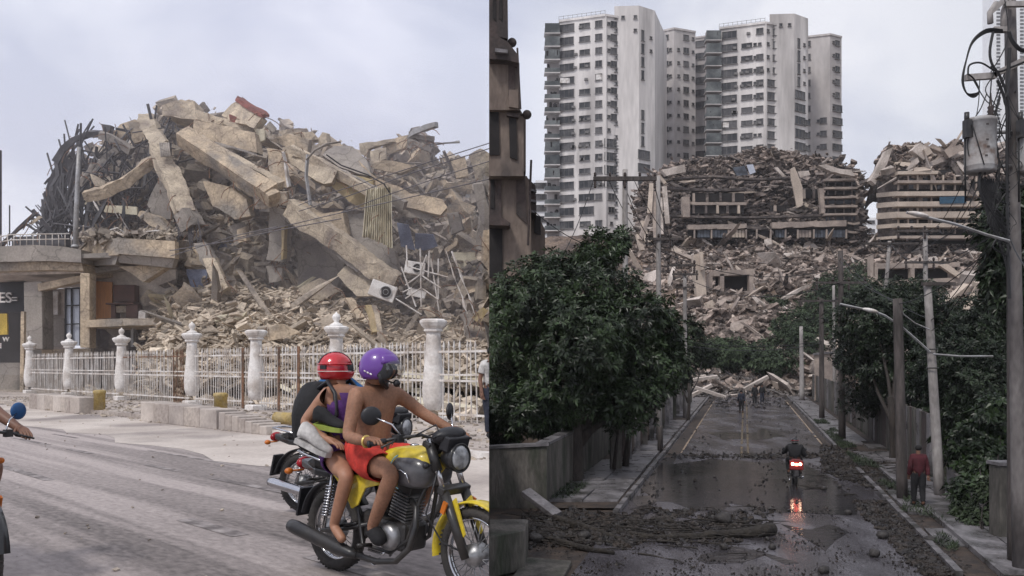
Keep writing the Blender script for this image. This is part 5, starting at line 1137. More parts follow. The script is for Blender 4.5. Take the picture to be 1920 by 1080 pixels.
for a, b, c_, d_, Y, w_ in ((1500, 482, 1530, 462, 172, 2.4), (1478, 500, 1490, 475, 165, 1.6), (1512, 532, 1530, 508, 150, 2.4), (1565, 515, 1588, 505, 160, 1.8), (1530, 490, 1552, 472, 170, 1.6), (1596, 482, 1620, 464, 172, 1.8), (1500, 492, 1525, 486, 168, 1.2), (1460, 470, 1476, 492, 172, 2.4)):
    m = MB(); m.beam(P(a, b, Y), P(c_, d_, Y+2), w_, .6, .9); m.build('slab', HSLAB, slabroot)
# fragments of standing structure in the hill
fr = empty('half_buried_frame', P(1370, 560, 131), 'concrete window frame of a half buried building low on the rubble hill', 'ruin')
def qp(root, pts, Y, d, nm, mt_, **kw): m = MB(); m.prism([P(a, b, Y) for a, b in pts], (0, d, 0)); return m.build(nm, mt_, root, **kw)
qp(fr, [(1342, 515), (1412, 512), (1412, 552), (1342, 552)], 131, .3, 'opening_shade_panel', SHADEBLK); qp(fr, [(1338, 508), (1414, 504), (1416, 514), (1338, 518)], 129, 3, 'lintel', PARAP); qp(fr, [(1344, 549), (1412, 546), (1412, 560), (1344, 564)], 128.5, 3, 'sill', PARAP)  # black panel paints the shade behind lintel and sill
for x in (1328, 1350, 1405): qp(fr, [(x, 514), (x+8, 514), (x+8, 560), (x, 560)], 129, 1.2, 'post', PARAP)
qp(fr, [(1300, 478), (1318, 472), (1322, 510), (1325, 560), (1308, 566), (1302, 520)], 127, 1.5, 'standing_wall', CREAM); qp(fr, [(1312, 472), (1317, 472), (1320, 505), (1315, 506)], 126, .8, 'column', CREAM)
qp(fr, [(1320, 570), (1336, 562), (1348, 586), (1326, 592)], 121, 1, 'slab', CREAM); qp(fr, [(1362, 575), (1376, 568), (1378, 585), (1366, 590)], 120, .8, 'slab', CREAM)
fr2 = empty('half_buried_frame', P(1710, 540, 135), 'wide low concrete gallery with dark openings under the right ruin', 'ruin')
qp(fr2, [(1645, 500), (1795, 497), (1795, 530), (1645, 533)], 137, .3, 'opening_shade_panel', SHADEBLK); qp(fr2, [(1640, 494), (1712, 492), (1712, 502), (1640, 504)], 135, 4, 'lintel', PARAP); qp(fr2, [(1712.5, 494), (1800, 491), (1800, 500), (1712.5, 503)], 135.2, 4, 'lintel', PARAP)  # black panel paints the gallery's inner shade
qp(fr2, [(1640, 527), (1800, 520), (1800, 531), (1640, 540)], 134.5, 4, 'sill', PARAP)
for x in (1632, 1640, 1709, 1784): qp(fr2, [(x, 476 if x == 1632 else 502), (x+6, 476 if x == 1632 else 502), (x+6, 545), (x, 545)], 134.6, 1.2, 'post', PARAP)
qp(fr2, [(1762, 498), (1775, 494), (1800, 512), (1798, 522)], 134, .8, 'fallen_panel', CREAM); qp(fr2, [(1640, 541), (1800, 534), (1800, 560), (1640, 560)], 136, 1, 'lower_wall', RUIND)
# tilted floors right
sl_ = empty('tilted_floors', P(1810, 600, 112), 'stack of sliding tilted floor slabs with pale struts on the far right of the hill', 'ruin')
qp(sl_, [(1768, 560), (1840, 528), (1900, 540), (1900, 610), (1790, 612), (1775, 585)], 110, 2, 'sloping_floor', PARAP)  # one even tone, same concrete as the parapets
for i in range(7): y = 536+i*11; qp(sl_, [(1830-i*9, y), (1900, y+6), (1900, y+9), (1828-i*9, y+4)], 108.6, 1.2, 'floor_edge', RUIND)
for a, b, c_, d_ in ((1760, 578, 1812, 535), (1798, 606, 1840, 532), (1828, 533, 1880, 522), (1770, 604, 1786, 600)): m = MB(); m.beam(P(a, b, 107), P(c_, d_, 108), .9, .5, .3); m.build('pale_strut', CREAM, sl_)
# ------------------------------------------------------------------ pancaked apartment block
pk = empty('pancaked_building', P(1415, 450, 172), 'long pancaked apartment block crowned with rubble before the white towers', 'ruin')
SK2 = [(1185, 400), (1210, 360), (1240, 325), (1290, 312), (1350, 306), (1385, 296), (1420, 290), (1470, 292), (1520, 300), (1560, 312), (1590, 322), (1612, 340), (1625, 350)]
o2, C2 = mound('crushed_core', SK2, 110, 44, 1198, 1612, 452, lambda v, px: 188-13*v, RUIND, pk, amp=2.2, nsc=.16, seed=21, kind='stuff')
n = 9000; C = C2[RNG.integers(0, len(C2), n)]+RNG.normal(size=(n, 3))*.5-np.array([0, .8, 0]); V, F = chunks(C, sizes(n, .25, 1.7, .3, .12, p=3), .6); stuffobj('rubble', V, F, mat('ruin_debris', (.25, .205, .18), .9, (.10, .082, .075), .8, 4, .3, .5, 4, island=.65), pk, kind='stuff')
nT = 2600; tops = C2[:111*10]; C = tops[RNG.integers(0, len(tops), nT)]+RNG.normal(size=(nT, 3))*np.array([1, 1, .5])+np.array([0, -.5, .2]); V, F = chunks(C, sizes(nT, .3, 1.7, .35, .08, p=2.6), .7); stuffobj('roof_rubble', V, F, HRUB, pk, kind='stuff')
for i in range(120):
    c = C2[RNG.integers(0, len(C2))]; d = sizes(1, 1.4, 3.4, .15, .4, p=2)[0]; piece('slab', c-np.array([0, 1.6, 0]), d, random.choice((PARAP, HSLAB, RUIND, RUIND, CREAM)), pk, tilt=.6)
def q(pts, Y, d, nm, mt_): return qp(pk, pts, Y, d, nm, mt_)
# dark panels paint in the storeys' shade, slab edges between them
def storey(x0, x1, y0, y1, Y, sag=3, colstep=22, nm='dark_storey_panel'):
    q([(x0, y0), (x1, y0), (x1, y1), (x0, y1)], Y, .4, nm, SHADEBLK)
    x = x0+random.uniform(2, 8)
    while x < x1: q([(x, y0), (x+4, y0), (x+4.5, y1), (x, y1)], Y-.6, .6, 'column', random.choice((PARAP, RUIND, RUIND, CREAM))); x += colstep*random.uniform(.8, 1.3)
def edge_(x0, x1, y, h, Y, mt_, sag=2, tilt=0):
    n = max(2, int((x1-x0)/18)); m = MB()
    for i in range(n):
        a, b = x0+(x1-x0)*i/n, x0+(x1-x0)*(i+1)/n; f = lambda x: y+sag*math.sin(math.pi*(x-x0)/(x1-x0))+tilt*(x-x0)/(x1-x0)+.8*mnoise.noise(Vector((x*.08, y, 0)))
        m.prism([P(a, f(a), Y), P(b, f(b), Y), P(b, f(b)+h*random.uniform(.8, 1.1), Y), P(a, f(a)+h, Y)], (0, 1.4, 0))
    return m.build('slab_edge', mt_, pk)
storey(1296, 1395, 362, 378, 174.2); storey(1296, 1395, 384, 400, 173.8); storey(1445, 1475, 385, 396, 173.6); storey(1500, 1535, 355, 372, 174.2)
edge_(1240, 1400, 348, 5, 173.8, RUIND, 3, 4); edge_(1290, 1400, 378, 5, 173.2, PARAP, 1, 1); edge_(1250, 1560, 402, 4, 173.0, RUIND, 4, -2); edge_(1245, 1340, 336, 4, 174.2, RUIND, -2, -8); edge_(1340, 1500, 328, 4, 174.6, RUIND, 5, 0)
edge_(1290, 1400, 421, 9, 171.6, PARAP, 1, -2); edge_(1400, 1452, 424, 5, 171.9, RUIND); edge_(1448, 1587, 417, 11, 171.4, PARAP, 0, -4)
q([(1290, 431), (1400, 431), (1400, 446), (1290, 446)], 172.4, .3, 'dark_storey_panel', SHADEBLK); q([(1450, 428), (1600, 426), (1600, 444), (1450, 444)], 172.4, .3, 'dark_storey_panel', SHADEBLK); q([(1402, 432), (1446, 432), (1446, 446), (1402, 446)], 172.6, .3, 'dark_storey_panel', SHADEBLK)
for x0, x1, mt_ in ((1308, 1332, SHUT), (1334, 1364, SHUT), (1367, 1396, CREAM), (1454, 1470, SHUT), (1498, 1524, PARAP), (1527, 1548, SHUT), (1550, 1584, SHUT)):
    k = x0
    while k < x1-2: q([(k, 431.5), (k+5, 431.5), (k+5, 445), (k, 445)], 172.0+random.uniform(0, .2), .1, 'shutter', mt_); k += 6
for x in (1301, 1333, 1365, 1398, 1418, 1444, 1472, 1495, 1525, 1549, 1586): q([(x, 430), (x+2.6, 430), (x+2.6, 447), (x, 447)], 171.7, .4, 'column', PARAP)
q([(1279, 369), (1293, 369), (1294, 407), (1281, 407)], 172.2, 1.6, 'column', PARAP); q([(1536, 353), (1545, 353), (1547, 400), (1540, 400)], 172.2, 1, 'column', PARAP)
plate([(1482, 318), (1490, 313), (1497, 330), (1505, 352), (1505, 384), (1494, 390), (1489, 362), (1484, 340)], 169.5, .8, 'leaning_slab', CREAM, pk)
plate([(1240, 318), (1284, 308), (1286, 322), (1250, 330)], 171, 2, 'slab', HSLAB, pk); plate([(1232, 328), (1238, 328), (1250, 342), (1245, 345)], 170.5, 1, 'slab', CREAM, pk)
plate([(1374, 314), (1396, 311), (1404, 328), (1382, 330)], 172, .3, 'blue_panel', SHUT, pk); plate([(1400, 309), (1412, 308), (1417, 323), (1406, 327)], 171.6, .3, 'pale_panel', GLASSP, pk)
plate([(1451, 314), (1458, 313), (1474, 330), (1468, 332)], 171, .6, 'slab', HSLAB, pk); plate([(1496, 322), (1516, 320), (1520, 328), (1500, 333)], 171, 1, 'slab', HSLAB, pk)
for y in (335, 351, 368, 385, 400):
    edge_(1546, 1608-(y == 335)*4, y, 4, 171.8, PARAP, 0, -1); q([(1549, y+4.5), (1604, y+4.5), (1604, y+14), (1549, y+14)], 173.4, .3, 'dark_storey_panel', SHADEBLK if y % 2 else SHUT)
    for x in (1552, 1566, 1582, 1597): q([(x, y+4.5), (x+1.8, y+4.5), (x+1.8, y+14), (x, y+14)], 172.6, .3, 'column', RUIND)
plate([(1534, 310), (1548, 308), (1572, 316), (1596, 318), (1604, 330), (1560, 322)], 171, 1.2, 'roof_slab', HSLAB, pk)
edge_(1590, 1612, 416, 4, 172, PARAP); edge_(1590, 1612, 432, 4, 172, PARAP); q([(1590, 404), (1610, 404), (1610, 448), (1590, 448)], 173.6, 6, 'end_wall', RUIND)
# broken end of the block standing left, light columns
for a, b, c_, d_ in ((1222, 345, 1218, 400), (1226, 360, 1230, 450), (1238, 372, 1240, 440), (1246, 350, 1252, 420), (1205, 415, 1212, 455), (1196, 440, 1204, 470), (1216, 405, 1200, 450)): m = MB(); m.beam(P(a, b, 168), P(c_, d_, 167), .9, .7, .3); m.build('broken_column', random.choice((PARAP, CREAM, HSLAB)), pk)
# ------------------------------------------------------------------ second ruin on the right
rb = empty('pancaked_building', P(1740, 445, 160), 'cream parapet apartment block under a jagged crown of broken slabs, at the right', 'ruin')
SK3 = [(1632, 310), (1660, 276), (1690, 280), (1725, 268), (1745, 284), (1790, 270), (1815, 285), (1870, 280), (1945, 285)]
o3, C3 = mound('crushed_core', SK3, 60, 24, 1648, 1940, 335, lambda v, px: 170-6*v, RUIND, rb, amp=1.6, nsc=.2, seed=31, kind='stuff')
n = 2600; C = C3[RNG.integers(0, len(C3), n)]-np.array([0, .7, 0]); V, F = chunks(C, sizes(n, .25, 1.5, .35, .06, p=2.6), .8); stuffobj('rubble', V, F, HRUB, rb, kind='stuff')
for i in range(46):
    c = C3[RNG.integers(0, len(C3))]; d = sizes(1, 1.6, 4, .2, .3, p=2)[0]; piece('slab', c-np.array([0, 1.6, 0]), d, random.choice((PARAP, HSLAB, RUIND, CREAM)), rb, tilt=1)
def q3(pts, Y, d, nm, mt_, **kw): return qp(rb, pts, Y, d, nm, mt_, **kw)
q3([(1684, 318), (1940, 318), (1940, 446), (1684, 446)], 163.5, 8, 'interior_shade_panel', SHADEBLK)  # solid black block paints the shade between the parapets
m = MB(); a, b = P(1645, 446, 168), P(1684, 446, 163.5); m.prism([a, b, P(1684, 318, 163.5), P(1645, 318, 168)], (3, 6, 0)); m.build('side_core', RUIND, rb)
for y, h in ((358, 9), (377, 10), (396, 12), (418, 8), (441, 6)):
    m = MB(); m.prism([P(1683, y+1, 161), P(1840, y, 161), P(1840, y+h, 161), P(1683, y+h, 161)], (0, 2.4, 0)); m.build('parapet', CREAM if y != 441 else PARAP, rb)
    m = MB(); m.prism([P(1643, y+4, 167), P(1683, y+.5, 161.02), P(1683, y+h, 161.02), P(1643, y+h+3, 167)], (.3, .4, 0)); m.build('parapet', CREAM, rb)
m = MB(); m.prism([P(1684, 321, 161.5), P(1760, 320, 161.5), P(1758, 326, 161.5), P(1684, 327, 161.5)], (0, 2, 0)); m.build('slab_edge', CREAM, rb)
q3([(1684, 338), (1820, 338), (1820, 343), (1684, 343)], 161.4, 2, 'slab_edge', PARAP)
for y in (328, 344, 367, 387, 408, 426):
    for x in (1684, 1702, 1720, 1746, 1768, 1790, 1812, 1830): q3([(x, y), (x+2.4, y), (x+2.4, y+12), (x, y+12)], 162.2, .4, 'column', random.choice((CREAM, PARAP, RUIND)))
    for x in range(1686, 1830, 9):
        if random.random() < .55: q3([(x, y+1), (x+8, y+1), (x+8, y+10), (x, y+10)], 162.9, .08, 'shutter', random.choice((RUIND, RUIND, SHUT, PARAP)))
q3([(1762, 369), (1812, 368), (1812, 381), (1762, 382)], 160.8, .1, 'blue_awning', mat('teal_awning', (.03, .09, .15), .7))
plate([(1632, 338), (1648, 310), (1662, 282), (1674, 276), (1664, 306), (1642, 346)], 164, 2, 'leaning_slab', HSLAB, rb); plate([(1710, 282), (1726, 268), (1748, 284), (1732, 300)], 163, 2, 'slab', HSLAB, rb)
plate([(1770, 282), (1800, 270), (1808, 280), (1780, 296)], 163, 1.6, 'slab', PARAP, rb); plate([(1732, 280), (1742, 276), (1749, 286), (1738, 292)], 162, .8, 'slab', CREAM, rb)
# ------------------------------------------------------------------ heap blocking the road's end
DKR = mat('grey_wet_rubble', (.20, .18, .17), .75, (.05, .045, .042), 1.5, 8, .3, .4, 8, island=.6)
hp = empty('rubble_barricade', P(1400, 745, 88), 'low heap of beams and slabs blocking the far end of the lower street', 'rubble')
_, C4 = mound('heap_core', [(1270, 712), (1300, 700), (1350, 708), (1420, 706), (1480, 708), (1520, 712)], 60, 14, 1275, 1512, 750, lambda v, px: 96-8*v, HCORE, hp, amp=.6, nsc=.6, seed=44, kind='stuff')
n = 2600; C = C4[RNG.integers(0, len(C4), n)]+RNG.normal(size=(n, 3))*.25-np.array([0, .3, 0]); V, F = chunks(C, sizes(n, .08, .5, .4, .25, p=2), .9); stuffobj('rubble', V, F, DKR, hp, kind='stuff')
for i in range(110):
    c = C4[RNG.integers(0, len(C4))]; d = sizes(1, .5, 1.3, .2, .5, p=1.6)[0]; piece('slab', c+np.array([0, -.6, .05]), d, random.choice((HSLAB, GREYC, DKR, DKR, WCON)), hp, tilt=.5)
for a, b, c_, d_, Y in ((1300, 725, 1360, 745, 86), (1295, 742, 1335, 722, 87), (1300, 712, 1345, 706, 90), (1395, 730, 1440, 706, 88)): m = MB(); m.beam(P(a, b, Y), P(c_, d_, Y), .4, .3, .2); m.build('beam', HSLAB, hp)
m = MB(); m.prism([P(1272, 690, 94), P(1294, 690, 94), P(1294, 740, 94), P(1272, 740, 94)], (0, 3, 0)); m.build('wall_piece', CREAM, hp)
# ------------------------------------------------------------------ trees of the lower street
def blobs(lst): return [(P(a, b, Y), (r, r*.9, rz)) for a, b, Y, r, rz in lst]
inR = lambda C: C[:, 0] > SEAM*C[:, 1]
tree('broad_tree', G(1075, 905), blobs([(1000, 560, 31, 1.7, 1.3), (1110, 555, 31.5, 1.7, 1.3), (1185, 610, 31, 1.6, 1.3), (1090, 640, 29.5, 1.7, 1.5), (1215, 690, 31, 1.25, 1.3), (1060, 720, 30, 1.6, 1.3), (950, 620, 31, 1.6, 1.6), (935, 730, 31.5, 1.4, 1.4), (1170, 745, 30.5, 1.4, 1.1), (1000, 770, 30, 1.3, .9), (1250, 640, 31.5, .7, 1.0), (1125, 470, 32, .75, .8), (1165, 455, 32.2, .4, .6), (1105, 492, 32, .9, .6), (1040, 500, 32, .9, .5)]),
     8500, 9, .22, LEAF, 'large broad dark green mango tree in front of the left garden wall', keep=inR, tr=.34, w_=.17, droop=.15, inner=.45)
for px, py, r_, lab in ((1150, 885, .09, 'slim dark trunk between the big tree and the pillar fence'), (1172, 880, .12, 'leaning double trunk beside the row of pillars')):
    b = G(px, py); t = empty('small_tree', b, lab, 'tree'); m = MB(); m.tube([b, b+Vector((.1, 0, .9)), b+Vector((.25, 0, 2.3)), b+Vector((.35, .1, 3.4))], [r_*1.2, r_, r_*.8, r_*.6], 8); m.build('trunk', BARK, t)
    C, nn = crown_pts([(b+Vector((.3, .2, 3.3)), (.8, .7, .6))], 160); V, F = leaves(C, nn, 8, .3, .4, .15); stuffobj('crown', V, F, LEAF, t, kind='stuff')
# garden behind the wall
b = P(960, 790, 33.5); tree('shrub', Vector((b.x, b.y, zr(33)+.3)), blobs([(940, 820, 33, .7, .7), (1010, 800, 35, .5, .4)]), 260, 8, .22, LEAF2, 'dark shrub growing over the garden wall by the seam', 'shrub', keep=inR, tr=.05)
tree('small_tree', G(1290, 790), blobs([(1295, 635, 62, 1.0, 1.5), (1275, 690, 58, 1.0, 1.2), (1318, 668, 64, 1.1, .8)]), 600, 7, .34, LEAF2, 'small bushy tree leaning over the left side of the road beyond the pole', tr=.12)
for i, (bl, n, lab, bx) in enumerate((([(1370, 668, 98, 2.8, 2.0), (1340, 660, 100, 2.2, 1.6)], 520, 'dark rounded bush behind the rubble barricade', 1365), ([(1430, 672, 100, 3.0, 1.8), (1405, 682, 99, 2.2, 1.2), (1450, 682, 94, 2.6, 1.3)], 620, 'olive bush at the foot of the hill in the middle', 1425), ([(1490, 655, 102, 3.0, 3.0), (1482, 615, 106, 2.4, 2.2)], 620, 'tall dark bush climbing the foot of the hill right of the middle', 1478),
      ([(1545, 625, 108, 3.4, 4.0), (1535, 580, 115, 2.8, 2.6)], 700, 'grey green tree on the hillside above the road poles', 1535), ([(1585, 560, 125, 4.2, 3.6), (1560, 545, 128, 3, 2.6)], 900, 'spreading tree halfway up the hill under the right ruin', 1580), ([(1612, 530, 140, 4.6, 3.4), (1635, 560, 132, 3.6, 3)], 800, 'highest tree on the hillside, beside the buried gallery', 1612),
      ([(1700, 560, 120, 5, 2.2), (1660, 565, 122, 4, 2.2)], 800, 'low hedge like tree below the buried gallery', 1690), ([(1440, 580, 125, 2.8, 2.0)], 300, 'lone scrubby bush in the middle of the rubble slope', 1440))):
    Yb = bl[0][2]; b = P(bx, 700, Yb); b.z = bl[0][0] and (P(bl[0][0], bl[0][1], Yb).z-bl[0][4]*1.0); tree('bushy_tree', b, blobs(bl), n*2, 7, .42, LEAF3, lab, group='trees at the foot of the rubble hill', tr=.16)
tree('street_tree', G(1690, 905)+Vector((2.4, 6, 0)), blobs([(1640, 600, 40, 1.9, 1.5), (1700, 580, 42, 2.0, 1.4), (1620, 660, 42, 1.6, 1.4), (1690, 680, 40, 2.2, 1.8), (1760, 620, 43, 2.4, 1.6), (1650, 740, 43, 1.8, 1.2)]), 6000, 8, .21, LEAFD, 'large dark street tree behind the white lamp pole', tr=.2, w_=.18, droop=.15)
tree('street_tree', G(1800, 890)+Vector((1.5, 6, 0)), blobs([(1800, 680, 36, 2.0, 1.6), (1850, 620, 37, 1.8, 1.6), (1760, 740, 37, 1.7, 1.3), (1850, 740, 35, 1.9, 1.6), (1910, 680, 36, 1.8, 1.8), (1790, 790, 36, 1.3, 1.0), (1890, 580, 38, 1.4, 1.0)]), 6500, 8, .20, LEAFD, 'wide dark street tree overhanging the right pavement and the low wall', tr=.2, w_=.18, droop=.15)
tree('street_tree', G(1960, 950), blobs([(1880, 420, 27, .9, 1.0), (1905, 480, 27, 1.0, 1.1), (1870, 520, 27, .55, .5), (1925, 400, 27, .9, .9), (1900, 560, 27, .7, .7)]), 900, 8, .26, LEAFD, 'thin leafed tree top behind the transformer pole at the far right', tr=.12, w_=.18)
tree('shrub', G(1850, 1000)+Vector((.5, .6, 0)), blobs([(1830, 840, 27, 1.0, .8), (1880, 800, 27, 1.1, 1.0), (1860, 880, 25.5, .8, .7), (1820, 920, 24.5, .55, .45)]), 1100, 8, .22, LEAF, 'pale flecked shrub leaning over the low wall by the right pavement', 'shrub', tr=.06)
tree('shrub', G(1840, 1000), blobs([(1840, 980, 22.6, .55, .35), (1815, 960, 23.5, .45, .3), (1870, 930, 23, .5, .5)]), 800, 7, .16, LEAF2, 'dark low creeper spilling onto the near right pavement', 'shrub', tr=.03)
n = 5000; C = []
while len(C) < n:
    Y = random.uniform(18, 60); a = random.choice((random.uniform(4.5, 5.3), random.uniform(6.6, 8.2), random.uniform(-6.2, -5.3))); 
    if mnoise.noise(Vector((a*.8, Y*.3, 0))) < .02: continue
    x = rx(a, Y); 
    if x < seamx(Y)+1: continue
    C.append((x, Y, zr(Y)+.12))
C = np.array(C); nn = np.tile([0, 0, 1.], (n, 1))+RNG.normal(size=(n, 3))*.3; V, F = leaves(C, nn, 4, .10, -.3, .12); stuffobj('weeds', V, F, LEAF2, kind='stuff', label='low weeds along the pavement edges of the lower street', category='weeds')
# ------------------------------------------------------------------ right hand walls
pf = empty('panel_fence', Vector((rx(6.6, 50), 50, zr(50))), 'tall fence of weathered upright concrete panels along the right pavement', 'fence')
Y = 31.0
while Y < 84:
    L = random.uniform(.42, .60)+(.6 if Y > 60 else 0); c = Vector((rx(6.7, Y), Y, zr(Y)+1.2)); h = 2.4+random.uniform(-.05, .08); m = MB()
    ang = math.atan2(1, .273); m.box(c, (L-.05, .10, h), (0, 0, ang+random.uniform(-.06, .06))); m.build('panel', random.choice((WALLD, WCON, WALLD, FACD2)), pf); Y += L*.965
for px, w_, hpx, Y, mt_, lab in ((1530, 34, 90, 80, PARAP, 'pale rendered house wall with a lean-to at the far end of the right pavement'), (1592, 60, 96, 62, FACD, 'brown rendered yard wall rising behind the panel fence')):
    h = empty('house_wall', Vector((P(px, 0, Y).x, Y, zr(Y))), lab, 'wall'); x0, x1 = P(px-w_/2+14, 0, Y).x, P(px+w_/2+14, 0, Y).x
    m = MB(); m.prism([(x0, Y, zr(Y)-.2), (x1, Y, zr(Y)-.2), (x1, Y, zr(Y)+hpx/FPX*Y), (x0, Y, zr(Y)+hpx/FPX*Y*.96)], (4, 9, 0)); m.build('wall', mt_, h)
    m = MB(); m.prism([(x0-.2, Y-.2, zr(Y)+hpx/FPX*Y*.96), (x1+.1, Y-.2, zr(Y)+hpx/FPX*Y), (x1+.1, Y-.2, zr(Y)+hpx/FPX*Y+.2), (x0-.2, Y-.2, zr(Y)+hpx/FPX*Y*.96+.2)], (4, 9, 0)); m.build('roof_edge', WCON, h)
    m = MB(); m.box(((x0+x1)/2, Y-.06, zr(Y)+1.3), (.8, .1, 1.1)); m.build('window', SHADEBLK, h)
lw = empty('low_wall', G(1800, 935), 'low grey garden wall running behind the white lamp pole to the right', 'wall')
a, b, c = Vector((rx(6.6, 30.5), 30.5, zr(30))), Vector((17.6, 31.5, zr(30))), Vector((13.8, 24.5, zr(24)))
m = MB(); m.prism([a+Vector((1.2, 0, -.2)), b+Vector((0, 0, -.2)), b+Vector((0, 0, 1.45)), a+Vector((1.2, 0, 1.4))], (0, .3, 0)); m.build('wall', WALLD, lw); m = MB(); m.prism([a+Vector((1.1, -.05, 1.44)), b+Vector((0, -.05, 1.49)), b+Vector((0, -.05, 1.57)), a+Vector((1.1, -.05, 1.52))], (0, .4, 0)); m.build('coping', WCON, lw)
m = MB(); A, B = G(1775, 925), G(1838, 985); m.prism([A, B, B+Vector((0, 0, .55)), A+Vector((0, 0, .95))], (.25, .1, 0)); m.build('wing_wall', WCON, lw)
gp = empty('gate_pillar', G(1888, 1012), 'stained pale concrete gate pillar beside the big utility pole', 'pillar'); c = G(1884, 1012)
m = MB(); m.box(c+Vector((0, 0, .9)), (.52, .5, 1.9)); m.build('shaft', WALLD, gp, bevel=.03); m = MB(); m.box(c+Vector((0, 0, 1.89)), (.6, .58, .08)); m.build('cap', WCON, gp)
# ------------------------------------------------------------------ poles
def pole(base, top, r0, r1, mt_, label, arms=(), name='utility_pole', group='utility poles of the lower street'):
    p = empty(name, base, label, 'pole', group); base = Vector(base); top = Vector(top); m = MB(); k = 8
    m.tube([base.lerp(top, i/k) for i in range(k+1)], [r0+(r1-r0)*i/k for i in range(k+1)], 10); m.build('shaft', mt_, p)
    for t, x0, x1, th, ins in arms:
        c = base.lerp(top, t); m = MB(); m.beam(c+Vector((x0, -.14, 0)), c+Vector((x1, -.14, 0)), th, th*1.2); am = m.build('crossarm', POLED, p)
        for k in range(ins):
            x = x0+(x1-x0)*(k+.12)/(ins-.76); m = MB(); m.lathe([(.03, 0), (.05, .05), (.08, .09), (.05, .12), (.075, .16), (.03, .22)], 8, c+Vector((x, -.14, th*.5))); m.build('insulator', INSUL, am)
            if k % 2 == 0: m = MB(); m.lathe([(.05, -.35), (.08, -.3), (.05, -.26), (.08, -.2), (.05, -.16), (.07, -.1), (.03, 0)], 8, c+Vector((x, -.14, -th*.5))); m.build('insulator', INSUL, am)
    return p
def top(px, py, b): return P(px, py, b.y)
b = P(1172, 880, 40); b.z = zr(40)+.1; pole(b, top(1172, 318, b), .17, .12, POLEC, 'pole with broad wooden crossarm rising out of the big tree', [(.965, -1.5, 1.45, .16, 5)])
b = P(1236, 880, 44); b.z = zr(44)+.1; pole(b, top(1234, 330, b), .16, .11, POLEC, 'second pole with low crossarms just right of the big tree', [(.76, -.7, 1.3, .1, 4), (.66, .4, 1.9, .1, 3)])
b = G(1285, 785); pole(b, top(1284, 512, b), .17, .12, POLEC, 'grey concrete pole on the left pavement before the barricade', [(.99, -.9, .9, .12, 3), (.9, -.7, .7, .1, 2)])
b = G(1504, 752); pole(b, top(1502, 612, b), .24, .16, POLEC, 'pale short pole at the far end of the right kerb')
b = G(1541, 787); pole(b, top(1540, 560, b), .19, .15, POLED, 'dark pole on the right pavement before the brown wall', [(.98, -1.6, 1.1, .12, 3)])
b = G(1579, 826); pole(b, top(1576, 470, b), .19, .13, POLED, 'tall dark pole at the corner of the panel fence', [(.83, -1.4, 1.3, .1, 4)])
b = P(1565, 770, 68); b.z = zr(68); pole(b, top(1563, 535, b), .14, .1, POLEC, 'thin pale pole between the two dark ones', [])
b = G(1692, 940); pole(b, top(1683, 560, b), .17, .14, POLED, 'dark pole behind the person in the maroon jacket', [])
b = P(1737, 900, 46); b.z = zr(46); pole(b, top(1735, 430, b), .16, .11, POLEC, 'pole with crossarms in front of the buried gallery', [(.99, -1.6, .7, .12, 4), (.84, -1.2, 1.2, .1, 4)])
b = P(1640, 880, 50); b.z = zr(50); pole(b, top(1668, 452, b), .15, .1, POLEC, 'leaning pole with a long crossarm over the street trees', [(.985, -1.6, 1.9, .11, 5)])
# white leaning lamp pole with two arms
b = G(1762, 934); wp = pole(b, top(1739, 533, b), .165, .115, POLEC, 'pale leaning concrete lamp pole by the person in maroon', [(1.0, -.25, .8, .09, 0)], 'street_lamp')
def arm(pts, Y, r_, parent, mt_=GMET): return wire([P(a, b_, Y) for a, b_ in pts], r_, mt_, 'lamp_arm', parent)
arm([(1744, 660), (1722, 640), (1690, 612), (1660, 592), (1640, 584), (1575, 570)], 26.7, .035, wp); arm([(1750, 664), (1800, 668), (1862, 668)], 26.7, .03, wp); arm([(1744, 618), (1716, 606), (1695, 590), (1683, 572)], 26.7, .02, wp)
for px, py, rt in ((1632, 582, .2),): m = MB(); m.ball(P(px, py, 26.65), (.26, .10, .065), 12, 8, (0, .22, 0)); m.build('lamp_head', WMET, wp)
for zz in (655, 690): m = MB(); m.torus(P(1747+(zz-655)*.05, zz, 26.92), .16, .02, 16, 5, 'z'); m.build('clamp_band', BLKM, wp)
# big pole pair with transformers at the right edge
b1 = P(1913, 1075, 17.8); b1.z = zr(17.8); bp_ = pole(b1, P(1893, -30, 17.8), .15, .11, POLEG, 'big utility pole with transformers and tangled cables at the right edge')
b2 = P(1901, 1075, 18.4); b2.z = zr(18.4); pole(b2, P(1897, 380, 18.4), .13, .10, POLED, 'dark wooden stub pole standing behind the big transformer pole')
m = MB(); m.beam(P(1810, 146, 17.5), P(1866, 142, 17.5), .11, .12); m.beam(P(1862, 142, 17.5), P(1960, 92, 17.5), .11, .12); m.build('crossarm', POLEC, bp_)
m = MB(); m.tube([P(1868, 6, 17.5), P(1856, 24, 17.5), P(1857, 44, 17.5)], .06, 8); m.beam(P(1856, 24, 17.5), P(1890, -6, 17.5), .1, .1); m.beam(P(1884, 8, 17.5), P(1960, 8, 17.5), .09, .1); m.tube([P(1882, 60, 17.6), P(1883, 20, 17.6), P(1890, 0, 17.6)], .07, 8); m.beam(P(1862, 56, 17.5), P(1888, 56, 17.5), .12, .1); m.build('bracket', POLEC, bp_)
m = MB(); m.tube([P(1866, 248, 17.6), P(1896, 248, 17.7)], .04, 6); m.tube([P(1866, 312, 17.6), P(1896, 312, 17.7)], .04, 6); m.build('transformer_bracket', GMET, bp_)
